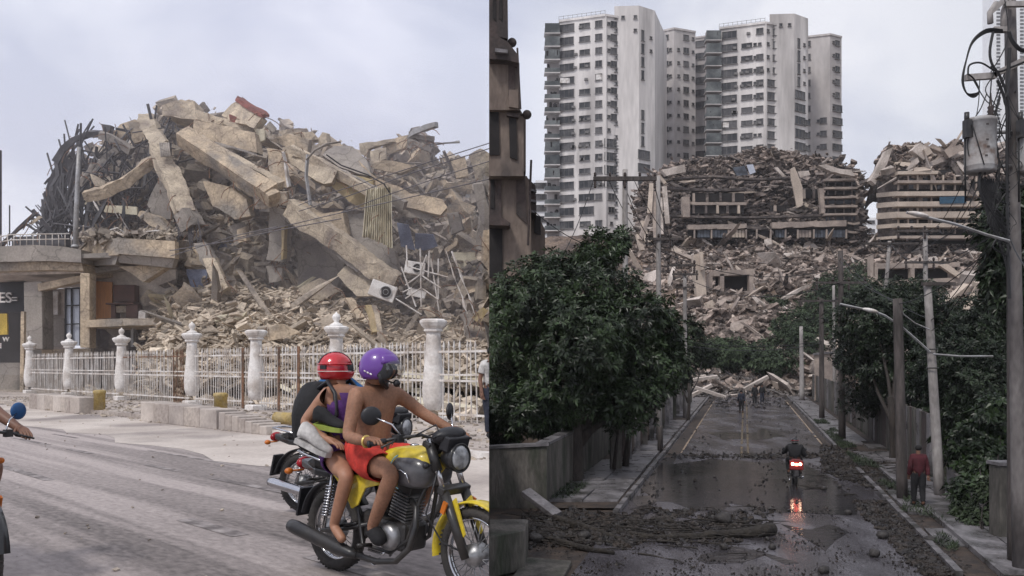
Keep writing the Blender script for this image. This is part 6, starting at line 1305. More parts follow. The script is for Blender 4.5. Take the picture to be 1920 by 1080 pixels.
for px, lab in ((1838, 'round grey pole transformer with rust marks hanging left of the pole'), (1938, 'grey transformer cut off by the right edge of the view')):
    t = empty('transformer', P(px, 325, 17.5), lab, 'transformer'); c = P(px, 325, 17.5); m = MB(); R0 = .30
    m.lathe([(R0*.8, 0), (R0*.97, .03), (R0, .05), (R0, .12), (R0*1.02, .13), (R0*1.02, .15), (R0, .16), (R0, 1.02), (R0*1.05, 1.03), (R0*1.05, 1.09), (R0*.98, 1.11), (R0*.5, 1.15)], 28, c); m.build('tank', TRANS, t)
    m = MB(); m.lathe([(.04, 0), (.07, .04), (.05, .08), (.075, .12), (.05, .16), (.07, .2), (.03, .25), (.012, .5)], 10, c+Vector((.16, -.1, 1.12))); m.build('bushing', INSUL, t)
    m = MB(); m.box(c+Vector((-.30, -.1, .88)), (.16, .16, .36)); m.lathe([(.05, 0), (.05, .2)], 8, c+Vector((-.33, -.1, 1.02))); m.build('cutout_box', BLKM, t)
    m = MB(); m.tube([c+Vector((-.34, -.05, .7)), c+Vector((-.33, -.05, -.6))], .02, 6); m.tube([c+Vector((-.27, -.2, .95)), c+Vector((-.1, -.33, .1))], .012, 4); m.build('cable_tail', WIREM, t)
    for dx, z in ((-.02, .93), (-.02, .62), (.0, .48), (-.04, .30)): m = MB(); m.box(c+Vector((dx, -.302, z)), (.05, .01, .03)); m.build('rust_mark', POLED, t)
# tangle of cables around the pole
def cab(pts, r_=.022, Y=17.4, lab=None): return wire([P(a, b_, Y) for a, b_ in smooth(pts)], r_, WIREM, 'cable', bp_)
def smooth(p, k=5):
    o = []
    for i in range(len(p)-1):
        p0, p1, p2, p3 = p[max(i-1, 0)], p[i], p[i+1], p[min(i+2, len(p)-1)]
        for j in range(k):
            t = j/k; o.append(tuple(.5*((2*p1[c])+(-p0[c]+p2[c])*t+(2*p0[c]-5*p1[c]+4*p2[c]-p3[c])*t*t+(-p0[c]+3*p1[c]-3*p2[c]+p3[c])*t**3) for c in (0, 1)))
    return o+[p[-1]]
for i in range(3): cab([(1880, 56+i*2), (1850, 55+i*3), (1824, 76+i*2), (1812, 112), (1806-i, 150), (1812, 174), (1826, 182-i*3), (1836, 170), (1826, 148), (1814, 138)], .018)
cab([(1862, 60), (1856, 95), (1860, 120), (1876, 145), (1890, 190), (1893, 260)], .03); cab([(1815, 140), (1818, 122), (1840, 118), (1870, 134), (1896, 126), (1935, 110)], .02); cab([(1892, 60), (1898, 76), (1912, 92), (1930, 96)], .05)
cab([(1884, 0), (1890, 50), (1884, 90), (1858, 135)], .012); cab([(1859, 148), (1855, 200), (1852, 222)], .014); cab([(1837, 150), (1835, 190), (1830, 222)], .01); cab([(1825, 150), (1850, 190), (1878, 206)], .012)
cab([(1870, 150), (1882, 180), (1888, 210), (1888, 300), (1889, 420), (1893, 560)], .035); cab([(1893, 90), (1888, 170), (1884, 185), (1888, 200)], .04)
for i in range(9): cab([(1835+i*4, 335), (1846+i*3, 352+i*3), (1862+i*2, 366+random.uniform(-6, 14)), (1878, 378), (1893, 384)], .016)
for i in range(5): cab([(1836+i*2, 340), (1842+i*3, 362), (1862, 385+i*6), (1893, 420+i*10)], .02)
cab([(1838, 320), (1838, 360), (1860, 400), (1893, 440)], .03); cab([(1880, 300), (1868, 330), (1880, 350), (1893, 360)], .02)
for i in range(16):
    x0, y0 = random.uniform(1850, 1892), random.uniform(120, 420); pts = [(x0, y0)]
    for j in range(4): pts.append((pts[-1][0]+random.uniform(-22, 22), pts[-1][1]+random.uniform(10, 45)))
    cab(pts+[(1893, pts[-1][1]+20)], random.choice((.008, .012, .018)))
for i in range(7): cab([(1838+i*3, 338), (1850+i*4, 400+i*8), (1868+i*3, 440+i*9), (1893, 470+i*12)], .014)
# long overhead wires
k = 0
PN = {1893: 'the transformer pole', 1905: 'the transformer pole', 1735: 'the gallery pole', 1738: 'the gallery pole', 1760: 'the gallery pole', 1747: 'the pale lamp pole', 1684: 'the pole behind the maroon jacket', 1576: 'the tall dark pole', 1541: 'the second dark pole', 1502: 'the pale short pole', 1668: 'the leaning pole', 1640: 'the leaning pole crossarm', 1284: 'the left kerb pole', 1300: 'the left kerb pole', 1236: 'the twin armed pole', 1215: 'the twin armed pole', 1172: 'the tree pole', 1141: 'the tree pole', 1112: 'the tree pole', 1190: 'the tree pole', 1225: 'the tree pole', 1060: 'the tree crown', 1000: 'the dark facade', 1960: 'beyond the frame'}; seen_ = {}
LW = [((1893, 110, 17.6), (1735, 434, 46), 1.0), ((1893, 112, 17.6), (1760, 434, 46), 1.2), ((1905, 170, 17.6), (1738, 438, 46), 1.4), ((1893, 380, 17.6), (1735, 470, 46), .6), ((1893, 400, 17.6), (1735, 480, 46), .7), ((1893, 420, 17.6), (1668, 455, 50), 1.0), ((1893, 350, 17.6), (1640, 458, 50), .9),
      ((1893, 390, 17.6), (1747, 600, 26.8), .2), ((1893, 405, 17.6), (1747, 620, 26.8), .25), ((1893, 430, 17.6), (1684, 570, 26.4), .3), ((1747, 600, 26.8), (1576, 480, 44), .4), ((1684, 565, 26.4), (1576, 490, 44), .3), ((1576, 485, 44), (1541, 565, 58), .2), ((1541, 570, 58), (1502, 620, 80), .2), ((1735, 440, 46), (1668, 456, 50), .2),
      ((1735, 445, 46), (1541, 566, 58), .8), ((1576, 530, 44), (1284, 520, 58), 1.0), ((1541, 640, 58), (1284, 640, 59), .35), ((1541, 643, 58), (1236, 640, 44), .5), ((1141, 337, 40), (1215, 460, 44), .3), ((1112, 340, 40), (1060, 470, 36), .2), ((1225, 340, 40), (1284, 515, 58), .5), ((1172, 350, 40), (1236, 470, 44), .4), ((1190, 340, 40), (1300, 470, 44), .8), ((1668, 460, 50), (1236, 470, 44), 1.6), ((1284, 516, 58), (1236, 470, 44), .2), ((1000, 395, 37), (1172, 470, 40), .5), ((1893, 445, 17.6), (1960, 520, 12), .2)]
for (a, b_, y0), (c, d_, y1), sg in LW:
    o = wire([P(a, b_, y0), P(c, d_, y1)], .014 if y0 < 30 else .02, WIREM, 'overhead_wire', sag=sg, n=12); kk_ = (PN[a], PN[c]); seen_[kk_] = seen_.get(kk_, 0)+1; props(o, ['topmost', 'second', 'third', 'fourth', 'fifth'][seen_[kk_]-1]+' dark wire from '+kk_[0]+' to '+kk_[1], 'wire', 'overhead wires of the lower street'); k += 1
hl = wire([P(a, b_, 17.2) for a, b_ in ((1893, 452), (1850, 440), (1790, 420), (1740, 408), (1700, 398))], .03, GMET, 'street_lamp_arm'); hl.parent = bp_; hl.location = -bp_.location; hl.name = 'lamp_arm'; m = MB(); m.ball(P(1722, 402, 17.1), (.22, .08, .05), 12, 8, (0, .2, 0)); m.build('lamp_head', WMET, hl, origin=(0, 0, 0))
# ------------------------------------------------------------------ people on the lower street
SKINM = mat('brown_skin', (.31, .165, .105), .62, (.21, .105, .065), 5, 60, .2, .12, 90, spec=.3); SKINM.node_tree.nodes['Principled BSDF'].inputs['Subsurface Weight'].default_value = .08
SKIND = mat('dark_brown_skin', (.20, .105, .07), .5, (.16, .08, .055), 6, 30, .12, .06, 60, spec=.4)
CL = {k: mat(k, c, .85, tuple(x*.6 for x in c), 9, 40, .2, .3, 40) for k, c in dict(maroon_cloth=(.075, .012, .018), black_cloth=(.018, .018, .02), navy_denim=(.03, .035, .055), grey_cloth=(.16, .15, .15), pale_cloth=(.35, .33, .31), red_cloth=(.62, .05, .035), purple_cloth=(.12, .04, .20), blue_cloth=(.04, .17, .42), white_cloth=(.6, .58, .56)).items()}
HAIR = mat('black_hair', (.012, .011, .011), .8, bump=.4, bscale=60)
def add_hair(body, J, parent, top=.02):
    m = MB(); c = Vector(J['head']).lerp(Vector(J['crown']), .55); f = (Vector(J['face'])-Vector(J['head'])).normalized(); c = c-f*.02
    m.ball(c+Vector((0, 0, .02)), (.094, .094, .085), 14, 9); m.build('hair', HAIR, parent, origin=(0, 0, 0))
def walker(g, label, h, top_, trs, facing=1, stride=.18, shirt=LSHIRT, rot=0, girth=1.0, group=None, sub=2):
    J = standing(h, stride, face=facing); body, J = person_body(J, girth, sub); r = empty('person', (0, 0, 0), label, 'person', group)
    b = link('body', body, SKIND, r); garment(body, J, shirt, .016, 'jacket', CL[top_], r); garment(body, J, TROUS, .014, 'trousers', CL[trs], r); garment(body, J, SHOES, .012, 'shoes', CL['black_cloth'], r); add_hair(body, J, r)
    r.location = g; r.rotation_euler = (0, 0, rot); return r
walker(G(1722, 957)+Vector((0, 0, .13)), 'person in maroon jacket and dark trousers walking away along the right pavement', 1.76, 'maroon_cloth', 'black_cloth', 1, .14, rot=R(-12), girth=1.15)
walker(G(1390, 774), 'person in dark clothes walking on the centre line of the far road', 1.72, 'navy_denim', 'black_cloth', 1, .2, rot=R(-14))
walker(G(1415, 758), 'person in black, left one of the pair before the barricade', 1.75, 'black_cloth', 'black_cloth', -1, .16, rot=R(160-180))
walker(G(1429, 756), 'person in dark clothes, right one of the pair before the barricade', 1.70, 'black_cloth', 'navy_denim', -1, .2, rot=R(-20))
RIGHTOBJS = [o for o in bpy.data.objects if o not in _before]
# ------------------------------------------------------------------ the air
def vol(name, V8, dens, col, **kw):
    m = bpy.data.materials.new(name); m.use_nodes = True; t = m.node_tree; t.nodes.clear(); o = N(t, 'ShaderNodeOutputMaterial'); v = N(t, 'ShaderNodeVolumePrincipled')
    v.inputs['Color'].default_value = (*col, 1); v.inputs['Density'].default_value = dens; v.inputs['Anisotropy'].default_value = .1; t.links.new(v.outputs[0], o.inputs['Volume'])
    b = MB(); b.add(V8, [(0, 3, 2, 1), (4, 5, 6, 7), (0, 1, 5, 4), (1, 2, 6, 5), (2, 3, 7, 6), (3, 0, 4, 7)]); return b.build(name, m, kind='stuff', **kw)
hz_ = vol('haze', [(-420, -60, -7), (520, -60, -7), (520, 860, -7), (-420, 860, -7), (-420, -60, 380), (520, -60, 380), (520, 860, 380), (-420, 860, 380)], 0.0002, (.95, .96, 1), label='thin pale haze over the whole place', category='haze')
y0, y1 = 42.2, 66
dust = vol('dust', [(-27, y0, 1), (seamx(y0)-.1, y0-9, 1), (seamx(y1)-.1, y1, 1), (-40, y1, 1), (-27, y0+1, 20), (seamx(y0)-.1, y0-1, 17), (seamx(y1)-.1, y1, 17), (-40, y1, 20)], .011, (.95, .92, .96), label='pale dust hanging over the collapsed building', category='dust')
# ================================================================== motorcycles and riders
_before = set(bpy.data.objects)
CHR = mat('chrome', (.62, .62, .64), .16, (.5, .5, .52), 3, 20, .1, 0, 20, metallic=1)
ALU = mat('cast_alloy', (.36, .36, .37), .4, (.2, .2, .2), 8, 30, .2, .1, 40, metallic=.8)
RUBBER = mat('tyre_rubber', (.022, .021, .021), .8, (.05, .045, .042), 4, 30, .3, .4, 50)
YEL = mat('yellow_bike_paint', (.66, .50, .03), .42, (.55, .42, .05), 9, 40, .18, .05, 60, coat=.3)
TANKP = mat('smoky_tank_decal', (.05, .05, .055), .32, (.11, .105, .11), 7, 20, .2, 0, 20, coat=.4)
BLKP = mat('black_bike_paint', (.02, .02, .022), .3, (.015, .015, .016), 4, 20, .1, 0, 20, coat=.5)
REDB = mat('dark_red_bike_paint', (.16, .012, .012), .35, bump=0, coat=.4)
PURP = mat('purple_helmet_paint', (.155, .055, .33), .35, (.13, .045, .28), 4, 20, .05, 0, 20, coat=.4)
REDH = mat('red_helmet_paint', (.52, .02, .03), .22, (.38, .015, .02), 10, 30, .1, 0, 20, coat=.7)
BLUP = mat('blue_mirror_shell', (.02, .09, .24), .4, bump=0)
ORNG = mat('amber_lens', (.62, .17, .02), .3, bump=0)
REDL = mat('red_lens', (.45, .01, .02), .25, bump=0)
LENS = mat('headlamp_glass', (.40, .41, .43), .12, (.05, .05, .055), 9, 40, .1, 0, 20, spec=.8)
TAILON = mat('lit_tail_lamp', (.6, .05, .06), .3, bump=0, emis=(1, .16, .10), estr=9)
TAILW = mat('lit_tail_lamp_core', (.8, .5, .4), .3, bump=0, emis=(1, .62, .42), estr=22)
SEATM = mat('black_vinyl', (.025, .024, .024), .6, (.04, .037, .035), 3, 20, .3, .15, 30)
YSTR = mat('blue_pinstripe', (.25, .5, .55), .4, bump=0)
def bike(label, paint, panel, loc, ang, lit=False, mir=None, roll=0, name='motorcycle'):
    root = empty(name, (0, 0, 0), label, 'motorcycle'); mir = mir or BLACK
    def B(m, nm, mt_, p=None, **k): return m.build(nm, mt_, p or root, origin=(0, 0, 0), **k)
    for x, R0, tw, fr in ((0, .262, .045, 0), (1.38, .266, .036, 1)):
        m = MB(); m.torus((x, 0, .303), R0, tw, 44, 10, sy=1.05)
        for i in range(44): a = 2*math.pi*i/44; 
        t = B(m, 'tyre', RUBBER)
        m = MB()
        for i in range(60):
            a = 2*math.pi*i/60; c = Vector((x+math.cos(a)*(R0+tw*.93), 0, .303+math.sin(a)*(R0+tw*.93))); m.box(c+Vector((0, random.choice((-.014, .014)), 0)), (.012, .03, .012), (0, -a, 0))
        B(m, 'tread_blocks', RUBBER, t)
        m = MB(); m.torus((x, 0, .303), R0-tw*.95, .012, 40, 6, sy=2.2); rim = B(m, 'rim', CHR)
        m = MB()
        for i in range(36):
            a = 2*math.pi*i/36; a2 = a+(.5 if i % 2 else -.5); sd_ = .03*(1 if (i//2) % 2 else -1); m.tube([(x+.045*math.cos(a2), sd_, .303+.045*math.sin(a2)), (x+(R0-tw)*math.cos(a), 0, .303+(R0-tw)*math.sin(a))], .0032, 4)
        B(m, 'spokes', ALU, rim); m = MB(); m.lathe([(.02, -.09), (.05, -.06), (.075 if fr else .085, -.045), (.075 if fr else .085, .045), (.05, .06), (.02, .09)], 20, (x, 0, .303), 'y'); B(m, 'hub', ALU, rim)
    # frame, swing arm, shocks
    m = MB()
    for s in (-1, 1):
        m.tube([(-.03, s*.1, .303), (.2, s*.1, .34), (.46, s*.09, .40)], .018, 8); m.tube([(1.06, 0, .90), (.95, s*.07, .62), (.86, s*.1, .34), (.7, s*.11, .24), (.42, s*.11, .26), (.36, s*.1, .5), (.3, s*.1, .70), (-.15, s*.09, .76)], .015, 8)
    m.tube([(1.08, 0, .96), (.8, 0, .80), (.4, 0, .72)], .022, 8); B(m, 'frame', BLKM)
    for s in (-1, 1):
        m = MB(); m.tube([(.02, s*.13, .33), (.12, s*.13, .72)], .014, 8)
        for i in range(11): m.torus(Vector((.02, s*.13, .33)).lerp(Vector((.12, s*.13, .72)), .25+i*.055), .03, .006, 14, 5, 'z')
        B(m, 'shock_absorber', CHR if not lit else BLKM)
    # engine
    m = MB(); m.box((.66, 0, .36), (.36, .22, .20), (0, .08, 0)); m.box((.50, 0, .40), (.2, .2, .2)); e = B(m, 'engine', ALU if panel is BLKP else BLKM, bevel=.03)
    m = MB(); m.lathe([(.02, -.165), (.075, -.16), (.09, -.14), (.10, -.11), (.10, -.02)], 22, (.70, 0, .35), 'y'); m.lathe([(.02, .165), (.08, .155), (.095, .13), (.10, .02)], 22, (.62, 0, .36), 'y'); B(m, 'engine_cover', ALU, e)
    m = MB()
    for i in range(9): m.box((.735+i*.0055, 0, .47+i*.021), (.17-.004*i, .17, .009), (0, .25, 0))
    m.box((.76, 0, .56), (.11, .12, .22), (0, .25, 0)); B(m, 'cylinder_fins', ALU, e)
    m = MB(); m.box((.79, 0, .675), (.14, .14, .06), (0, .25, 0)); m.box((.60, -.06, .56), (.1, .09, .1)); m.tube([(.60, -.05, .56), (.72, 0, .60)], .025, 8); B(m, 'cylinder_head', BLKM, e, bevel=.012)
    m = MB(); m.tube([(.84, -.05, .60), (.93, -.09, .56), (.955, -.12, .45), (.92, -.15, .30), (.82, -.17, .21), (.65, -.18, .185), (.45, -.185, .20)], .021, 10); B(m, 'exhaust_pipe', BLKM)
    m = MB(); m.tube([(.45, -.19, .20), (.40, -.20, .21), (.30, -.205, .225), (-.20, -.21, .315), (-.26, -.21, .325), (-.27, -.21, .326)], [.024, .036, .048, .052, .047, .025], 14); mf = B(m, 'muffler', BLKM if panel is not BLKP else CHR); m = MB(); m.tube([(-.262, -.21, .325), (-.285, -.21, .329)], .022, 10); B(m, 'muffler_tip', SHADEBLK, mf)
    # tank
    def tank(d):
        return 1-.10*max(0, -d.z)-.08*max(0, -d.x)
    m = MB(); m.ball((.80, 0, .835), (.275, .155, .125), 24, 14, (0, -.06, 0), fn=lambda d: (1/(abs(d.x)**2.8+abs(d.y)**2.8+abs(d.z)**2.8)**(1/2.8))*tank(d)); tk_ = B(m, 'fuel_tank', paint)
    m = MB()
    for s in (-1, 1):
        m.ball((.885, s*.075, .805), (.185, .098, .115), 18, 10, (0, .1, 0), fn=lambda d: (1/(abs(d.x)**2.6+abs(d.y)**2.6+abs(d.z)**2.6)**(1/2.6)))
    B(m, 'tank_panel', panel, tk_); m = MB(); m.lathe([(.03, 0), (.032, .012), (.02, .018)], 14, (.82, 0, .955)); B(m, 'fuel_cap', CHR, tk_)
    if panel is not BLKP:
        m = MB()
        for s in (-1, 1): m.torus((.885, s*.178, .80), .115, .005, 20, 4, 'y', 1.9, 4.4)
        B(m, 'pinstripe', YSTR, tk_); m = MB(); m.tube([(.82, -.176, .81), (.88, -.181, .815), (.93, -.180, .79), (.95, -.176, .74)], .006, 5); B(m, 'tank_badge', CHR, tk_)
    m = MB()
    for s in (-1, 1): m.prism([(.12, s*.125, .735), (.50, s*.13, .745), (.66, s*.125, .70), (.50, s*.14, .66), (.42, s*.14, .535), (.34, s*.13, .50), (.26, s*.13, .62)], (0, s*.018, 0))
    sc_ = B(m, 'side_cover', paint, bevel=.008)
    if panel is not BLKP:
        m = MB()
        for i in range(7): m.box((.25+i*.034, -.146, .69-.012*i*.6), (.024, .004, .016), (0, .15, 0))
        B(m, 'side_marking', BLACK, sc_)
    # seat, tail, rear guard
    m = MB(); prof = [(-.22, .80, .09), (-.1, .835, .12), (.12, .825, .14), (.22, .80, .145), (.45, .785, .13), (.60, .80, .10)]
    for (x0, z0, w0), (x1, z1, w1) in zip(prof[:-1], prof[1:]):
        vs = [(x0, -w0, z0-.08), (x0, -w0, z0-.015), (x0, -w0+.03, z0), (x0, w0-.03, z0), (x0, w0, z0-.015), (x0, w0, z0-.08)]+[(x1, -w1, z1-.08), (x1, -w1, z1-.015), (x1, -w1+.03, z1), (x1, w1-.03, z1), (x1, w1, z1-.015), (x1, w1, z1-.08)]
        m.add(vs, [(i, (i+1) % 6, (i+1) % 6+6, i+6) for i in range(6)]+[(0, 1, 2, 3, 4, 5), (11, 10, 9, 8, 7, 6)], True)
    B(m, 'seat', SEATM)
    m = MB(); m.prism([(-.33, -.07, .80), (-.1, -.12, .75), (.2, -.12, .735), (.2, .12, .735), (-.1, .12, .75), (-.33, .07, .80)], (0, 0, -.06)); B(m, 'tail_cowl', BLKP, bevel=.015)
    m = MB(); m.torus((0, 0, .303), .345, .012, 26, 6, 'y', R(35), R(165), sy=6); m.box((-.36, 0, .47), (.02, .14, .22), (0, .25, 0)); B(m, 'rear_mudguard', BLACK)
    m = MB(); m.tube([(.1, -.15, .80), (-.15, -.14, .84), (-.32, -.10, .86), (-.34, 0, .865), (-.32, .10, .86), (-.15, .14, .84), (.1, .15, .80)], .010, 8); B(m, 'grab_rail', CHR)
    m = MB(); m.ball((-.36, 0, .76), (.045, .085, .05), 12, 8); tl = B(m, 'tail_light', TAILON if lit else REDL)
    if lit:
        for s in (-1, 1): m = MB(); m.ball((-.40, s*.125, .78), (.03, .045, .045), 10, 8); B(m, 'tail_light', TAILW)
        m = MB(); m.box((-.30, 0, .74), (.12, .46, .34)); m.box((-.27, 0, .92), (.16, .30, .05)); B(m, 'rear_case', REDB, bevel=.04)
    for s in (-1, 1):
        m = MB(); m.tube([(-.28, s*.08, .72), (-.30, s*.17, .72)], .007, 6); m.ball((-.30, s*.20, .72), (.03, .035, .025), 10, 7); B(m, 'indicator', ORNG)
        m = MB(); m.tube([(1.10, s*.08, .86), (1.10, s*.15, .86)], .008, 6); m.ball((1.10, s*.17, .86), (.022, .026, .022), 12, 8); B(m, 'indicator', ORNG if mir is BLUP else BLACK)
    # fork, front guard
    for s in (-1, 1):
        m = MB(); m.tube([(1.045, s*.095, 1.02), (1.20, s*.095, .66)], .020, 10); B(m, 'fork_tube', CHR); m = MB(); m.tube([(1.185, s*.095, .70), (1.375, s*.095, .29)], [.033, .030], 10); m.tube([(1.06, s*.095, .99), (1.13, s*.095, .82)], .034, 10); B(m, 'fork_leg', BLKM)
    m = MB(); m.box((1.185, 0, .70), (.06, .26, .055), (0, .4, 0)); m.box((1.055, 0, .985), (.07, .26, .04), (0, .4, 0)); B(m, 'fork_clamp', BLKM, bevel=.01)
    m = MB(); m.torus((1.38, 0, .303), .335, .010, 30, 6, 'y', R(8), R(188), sy=6.5); fg = B(m, 'front_mudguard', paint)
    m = MB()
    for s in (-1, 1): m.prism([(1.20, s*.066, .60), (1.27, s*.066, .66), (1.36, s*.075, .44), (1.33, s*.075, .40)], (0, s*.012, 0))
    B(m, 'mudguard_stay', paint, fg); m = MB()
    for s in (-1, 1): m.box((1.225, s*.135, .60), (.035, .012, .08), (0, .4, 0))
    B(m, 'reflector', ORNG, fg)
    # head lamp, clocks, bars
    m = MB(); m.lathe([(.03, -.10), (.07, -.07), (.088, -.01), (.095, .03), (.092, .045)], 24, (1.20, 0, .905), 'x'); hl = B(m, 'headlight', BLKP); m = MB(); m.lathe([(.090, .038), (.065, .056), (.02, .064)], 24, (1.20, 0, .905), 'x'); B(m, 'headlight_lens', LENS, hl); m = MB(); m.torus((1.243, 0, .905), .091, .006, 28, 6, 'x'); B(m, 'headlight_ring', BLKM, hl)
    m = MB(); m.ball((1.14, 0, 1.04), (.09, .14, .06), 14, 9, (0, -.3, 0)); m.box((1.19, 0, 1.0), (.08, .2, .1), (0, .3, 0)); B(m, 'instrument_cluster', BLACK, bevel=.015)
    m = MB(); m.tube([(.84, -.40, 1.0), (.93, -.29, 1.03), (1.03, -.14, 1.05), (1.06, -.06, 1.02), (1.06, .06, 1.02), (1.03, .14, 1.05), (.93, .29, 1.03), (.84, .40, 1.0)], .0115, 8); hb = B(m, 'handlebar', CHR if lit else BLKM)
    for s in (-1, 1):
        m = MB(); m.tube([(.83, s*.405, .998), (.90, s*.325, 1.018)], .019, 10); m.tube([(.82, s*.41, .996), (.835, s*.40, .999)], .024, 10); B(m, 'grip', BLACK, hb)
        m = MB(); m.tube([(.93, s*.27, 1.03), (.97, s*.33, 1.015), (.955, s*.42, .985)], .007, 6); m.box((.94, s*.26, 1.03), (.06, .05, .05)); B(m, 'lever', BLKM, hb)
        m = MB(); m.tube([(.95, s*.24, 1.04), (.90, s*.28, 1.12), (.83, s*.345, 1.16)], .006, 6); B(m, 'mirror_stem', CHR, hb); m = MB(); m.ball((.80, s*.365, 1.175), (.022, .068, .062), 16, 10, (0, 0, s*.5)); mm_ = B(m, 'mirror', mir, hb)
    m = MB()
    for q_ in range(4): m.tube([(.96, -.2+q_*.13, 1.02), (1.14+.02*q_, -.12+q_*.08, 1.12-.03*q_), (1.17, -.05, .95), (1.12, 0, .84)], .006, 5)
    m.tube([(1.15, -.11, .84), (1.09, -.16, .55), (1.2, -.13, .38), (1.36, -.1, .33)], .006, 5); B(m, 'control_cables', BLACK)
    # pegs, stand, chain guard
    for s in (-1, 1):
        m = MB(); m.tube([(.52, s*.12, .27), (.52, s*.24, .285)], .014, 8); m.tube([(.22, s*.12, .37), (.22, s*.22, .375)], .013, 8); m.tube([(.22, s*.12, .37), (.36, s*.11, .40)], .012, 6); B(m, 'footrest', BLKM)
    m = MB(); m.tube([(.55, -.17, .25), (.72, -.19, .245), (.74, -.2, .26)], .009, 6); m.tube([(.5, .14, .24), (.36, .2, .12)], .012, 6); m.torus((.60, -.16, .20), .05, .008, 16, 5, 'y', 3, 6.4); B(m, 'pedal', CHR)
    m = MB(); m.prism([(.0, .115, .41), (.45, .115, .46), (.5, .115, .40), (.45, .115, .36), (0, .115, .38)], (0, .02, 0)); B(m, 'chain_guard', BLKM)
    root.location = loc; root.rotation_euler = (roll, 0, ang); return root
def helmet(kind, c, root, fwd=(1, 0, 0), paint=None):
    c = Vector(c); m = MB(); m.ball((0, 0, 0), (.142, .124, .135), 28, 18)
    me = m.mesh('helmet'); bm = bmesh.new(); bm.from_mesh(me); bmesh.ops.remove_doubles(bm, verts=bm.verts, dist=.0005)
    kill = []
    for f in bm.faces:
        q_ = f.calc_center_median()
        if q_.z < -.085 or (kind == 'open' and q_.x > .055 and q_.z < .035) or (kind == 'full' and q_.x > .09 and -.03 < q_.z < .045): kill.append(f)
    bmesh.ops.delete(bm, geom=kill, context='FACES')
    for v in bm.verts:
        if kind == 'full' and v.co.z < -.02 and v.co.x > 0: v.co.x *= 1.12
        if kind == 'open' and v.co.x < -.02 and v.co.z < 0: v.co.x *= 1.04
    bm.to_mesh(me); bm.free(); ang = math.atan2(fwd[1], fwd[0]); me.polygons.foreach_set('use_smooth', [True]*len(me.polygons))
    h = link('helmet', me, paint, root, loc=c, rot=(0, 0, ang)); s_ = h.modifiers.new('s', 'SOLIDIFY'); s_.thickness = .014; s_.offset = -1
    def H(m, nm, mt_): return link(nm, m.mesh(nm), mt_, h)
    if kind == 'open':
        m = MB(); m.ball((.0, 0, -.002), (.147, .1295, .139), 28, 18); me2 = m.mesh('peak'); bm = bmesh.new(); bm.from_mesh(me2)
        bmesh.ops.delete(bm, geom=[f for f in bm.faces if not (f.calc_center_median().x > .02 and .03 < f.calc_center_median().z < .085)], context='FACES'); bm.to_mesh(me2); bm.free(); o = link('brow_rim', me2, paint, h); o.modifiers.new('s', 'SOLIDIFY').thickness = .006
        for s in (-1, 1): m = MB(); m.ball((.05, s*.106, -.03), (.062, .014, .062), 16, 10); H(m, 'visor_hinge', BLACK)
        m = MB(); m.ball((.01, 0, -.02), (.165, .134, .11), 26, 16); me2 = m.mesh('visor'); bm = bmesh.new(); bm.from_mesh(me2)
        bmesh.ops.delete(bm, geom=[f for f in bm.faces if not (f.calc_center_median().x > .075 and -.10 < f.calc_center_median().z < .055)], context='FACES'); bm.to_mesh(me2); bm.free(); link('visor', me2, VISC, h)
        m = MB(); m.tube([(.02, -.115, -.05), (.03, -.09, -.105), (.05, 0, -.145), (.03, .09, -.105), (.02, .115, -.05)], [.012, .02, .016, .02, .012], 8); H(m, 'chin_strap', BLACK); m = MB(); m.tube([(.05, -.1, -.09), (.12, -.07, -.115)], .006, 6); m.ball((.13, -.06, -.115), .026, 10, 8); H(m, 'microphone', BLACK)
        m = MB()
        for i in range(3): m.ball((-.085+i*.022, -.098-i*.0075, -.03-i*.010), (.011, .005, .006), 8, 6, (0, .5, -.4))
        H(m, 'white_marking', WHITEW)
    else:
        m = MB(); m.ball((.005, 0, .0), (.143, .115, .12), 26, 16); me2 = m.mesh('visor'); bm = bmesh.new(); bm.from_mesh(me2)
        bmesh.ops.delete(bm, geom=[f for f in bm.faces if not (f.calc_center_median().x > .07 and -.045 < f.calc_center_median().z < .055)], context='FACES'); bm.to_mesh(me2); bm.free(); link('visor', me2, BLACK, h)
        m = MB(); m.ball((0, 0, .002), (.1445, .1265, .1375), 40, 24); me2 = m.mesh('stripe'); bm = bmesh.new(); bm.from_mesh(me2)
        bmesh.ops.delete(bm, geom=[f for f in bm.faces if not (abs(f.calc_center_median().y) < .028 and f.calc_center_median().z > .03)], context='FACES'); bm.to_mesh(me2); bm.free(); link('stripe', me2, BLACK, h)
        m = MB(); m.torus((0, 0, .038), .1375, .006, 30, 6, 'z', R(100), R(330)); H(m, 'vent_ridge', REDH); m = MB(); m.box((-.10, -.085, .012), (.06, .012, .03), (0, 0, R(-48))); H(m, 'vent', BLACK)
        m = MB(); m.torus((0, 0, -.02), .1385, .003, 30, 5, 'z', R(100), R(330)); H(m, 'pinstripe', WHITEW)
    return h
VISC = bpy.data.materials.new('clear_visor'); VISC.use_nodes = True; t = VISC.node_tree; t.nodes.clear(); o_ = N(t, 'ShaderNodeOutputMaterial'); mx = N(t, 'ShaderNodeMixShader'); tr_ = N(t, 'ShaderNodeBsdfTransparent'); tr_.inputs[0].default_value = (.8, .8, .8, 1); gl = N(t, 'ShaderNodeBsdfGlossy'); gl.inputs['Roughness'].default_value = .1; mx.inputs[0].default_value = .13; t.links.new(tr_.outputs[0], mx.inputs[1]); t.links.new(gl.outputs[0], mx.inputs[2]); t.links.new(mx.outputs[0], o_.inputs[0])
def rider(J, label, loc, ang, skin=SKINM, clothes=(), girth=1.0, fd=None):
    body, J = person_body(J, girth, 2, True, fd); r = empty('person', (0, 0, 0), label, 'person'); link('body', body, skin, r)
    for sel, off, nm, mt_ in clothes: garment(body, J, sel, off, nm, mt_, r, noise_=.012 if nm == 'shorts' else .006)
    return r, J
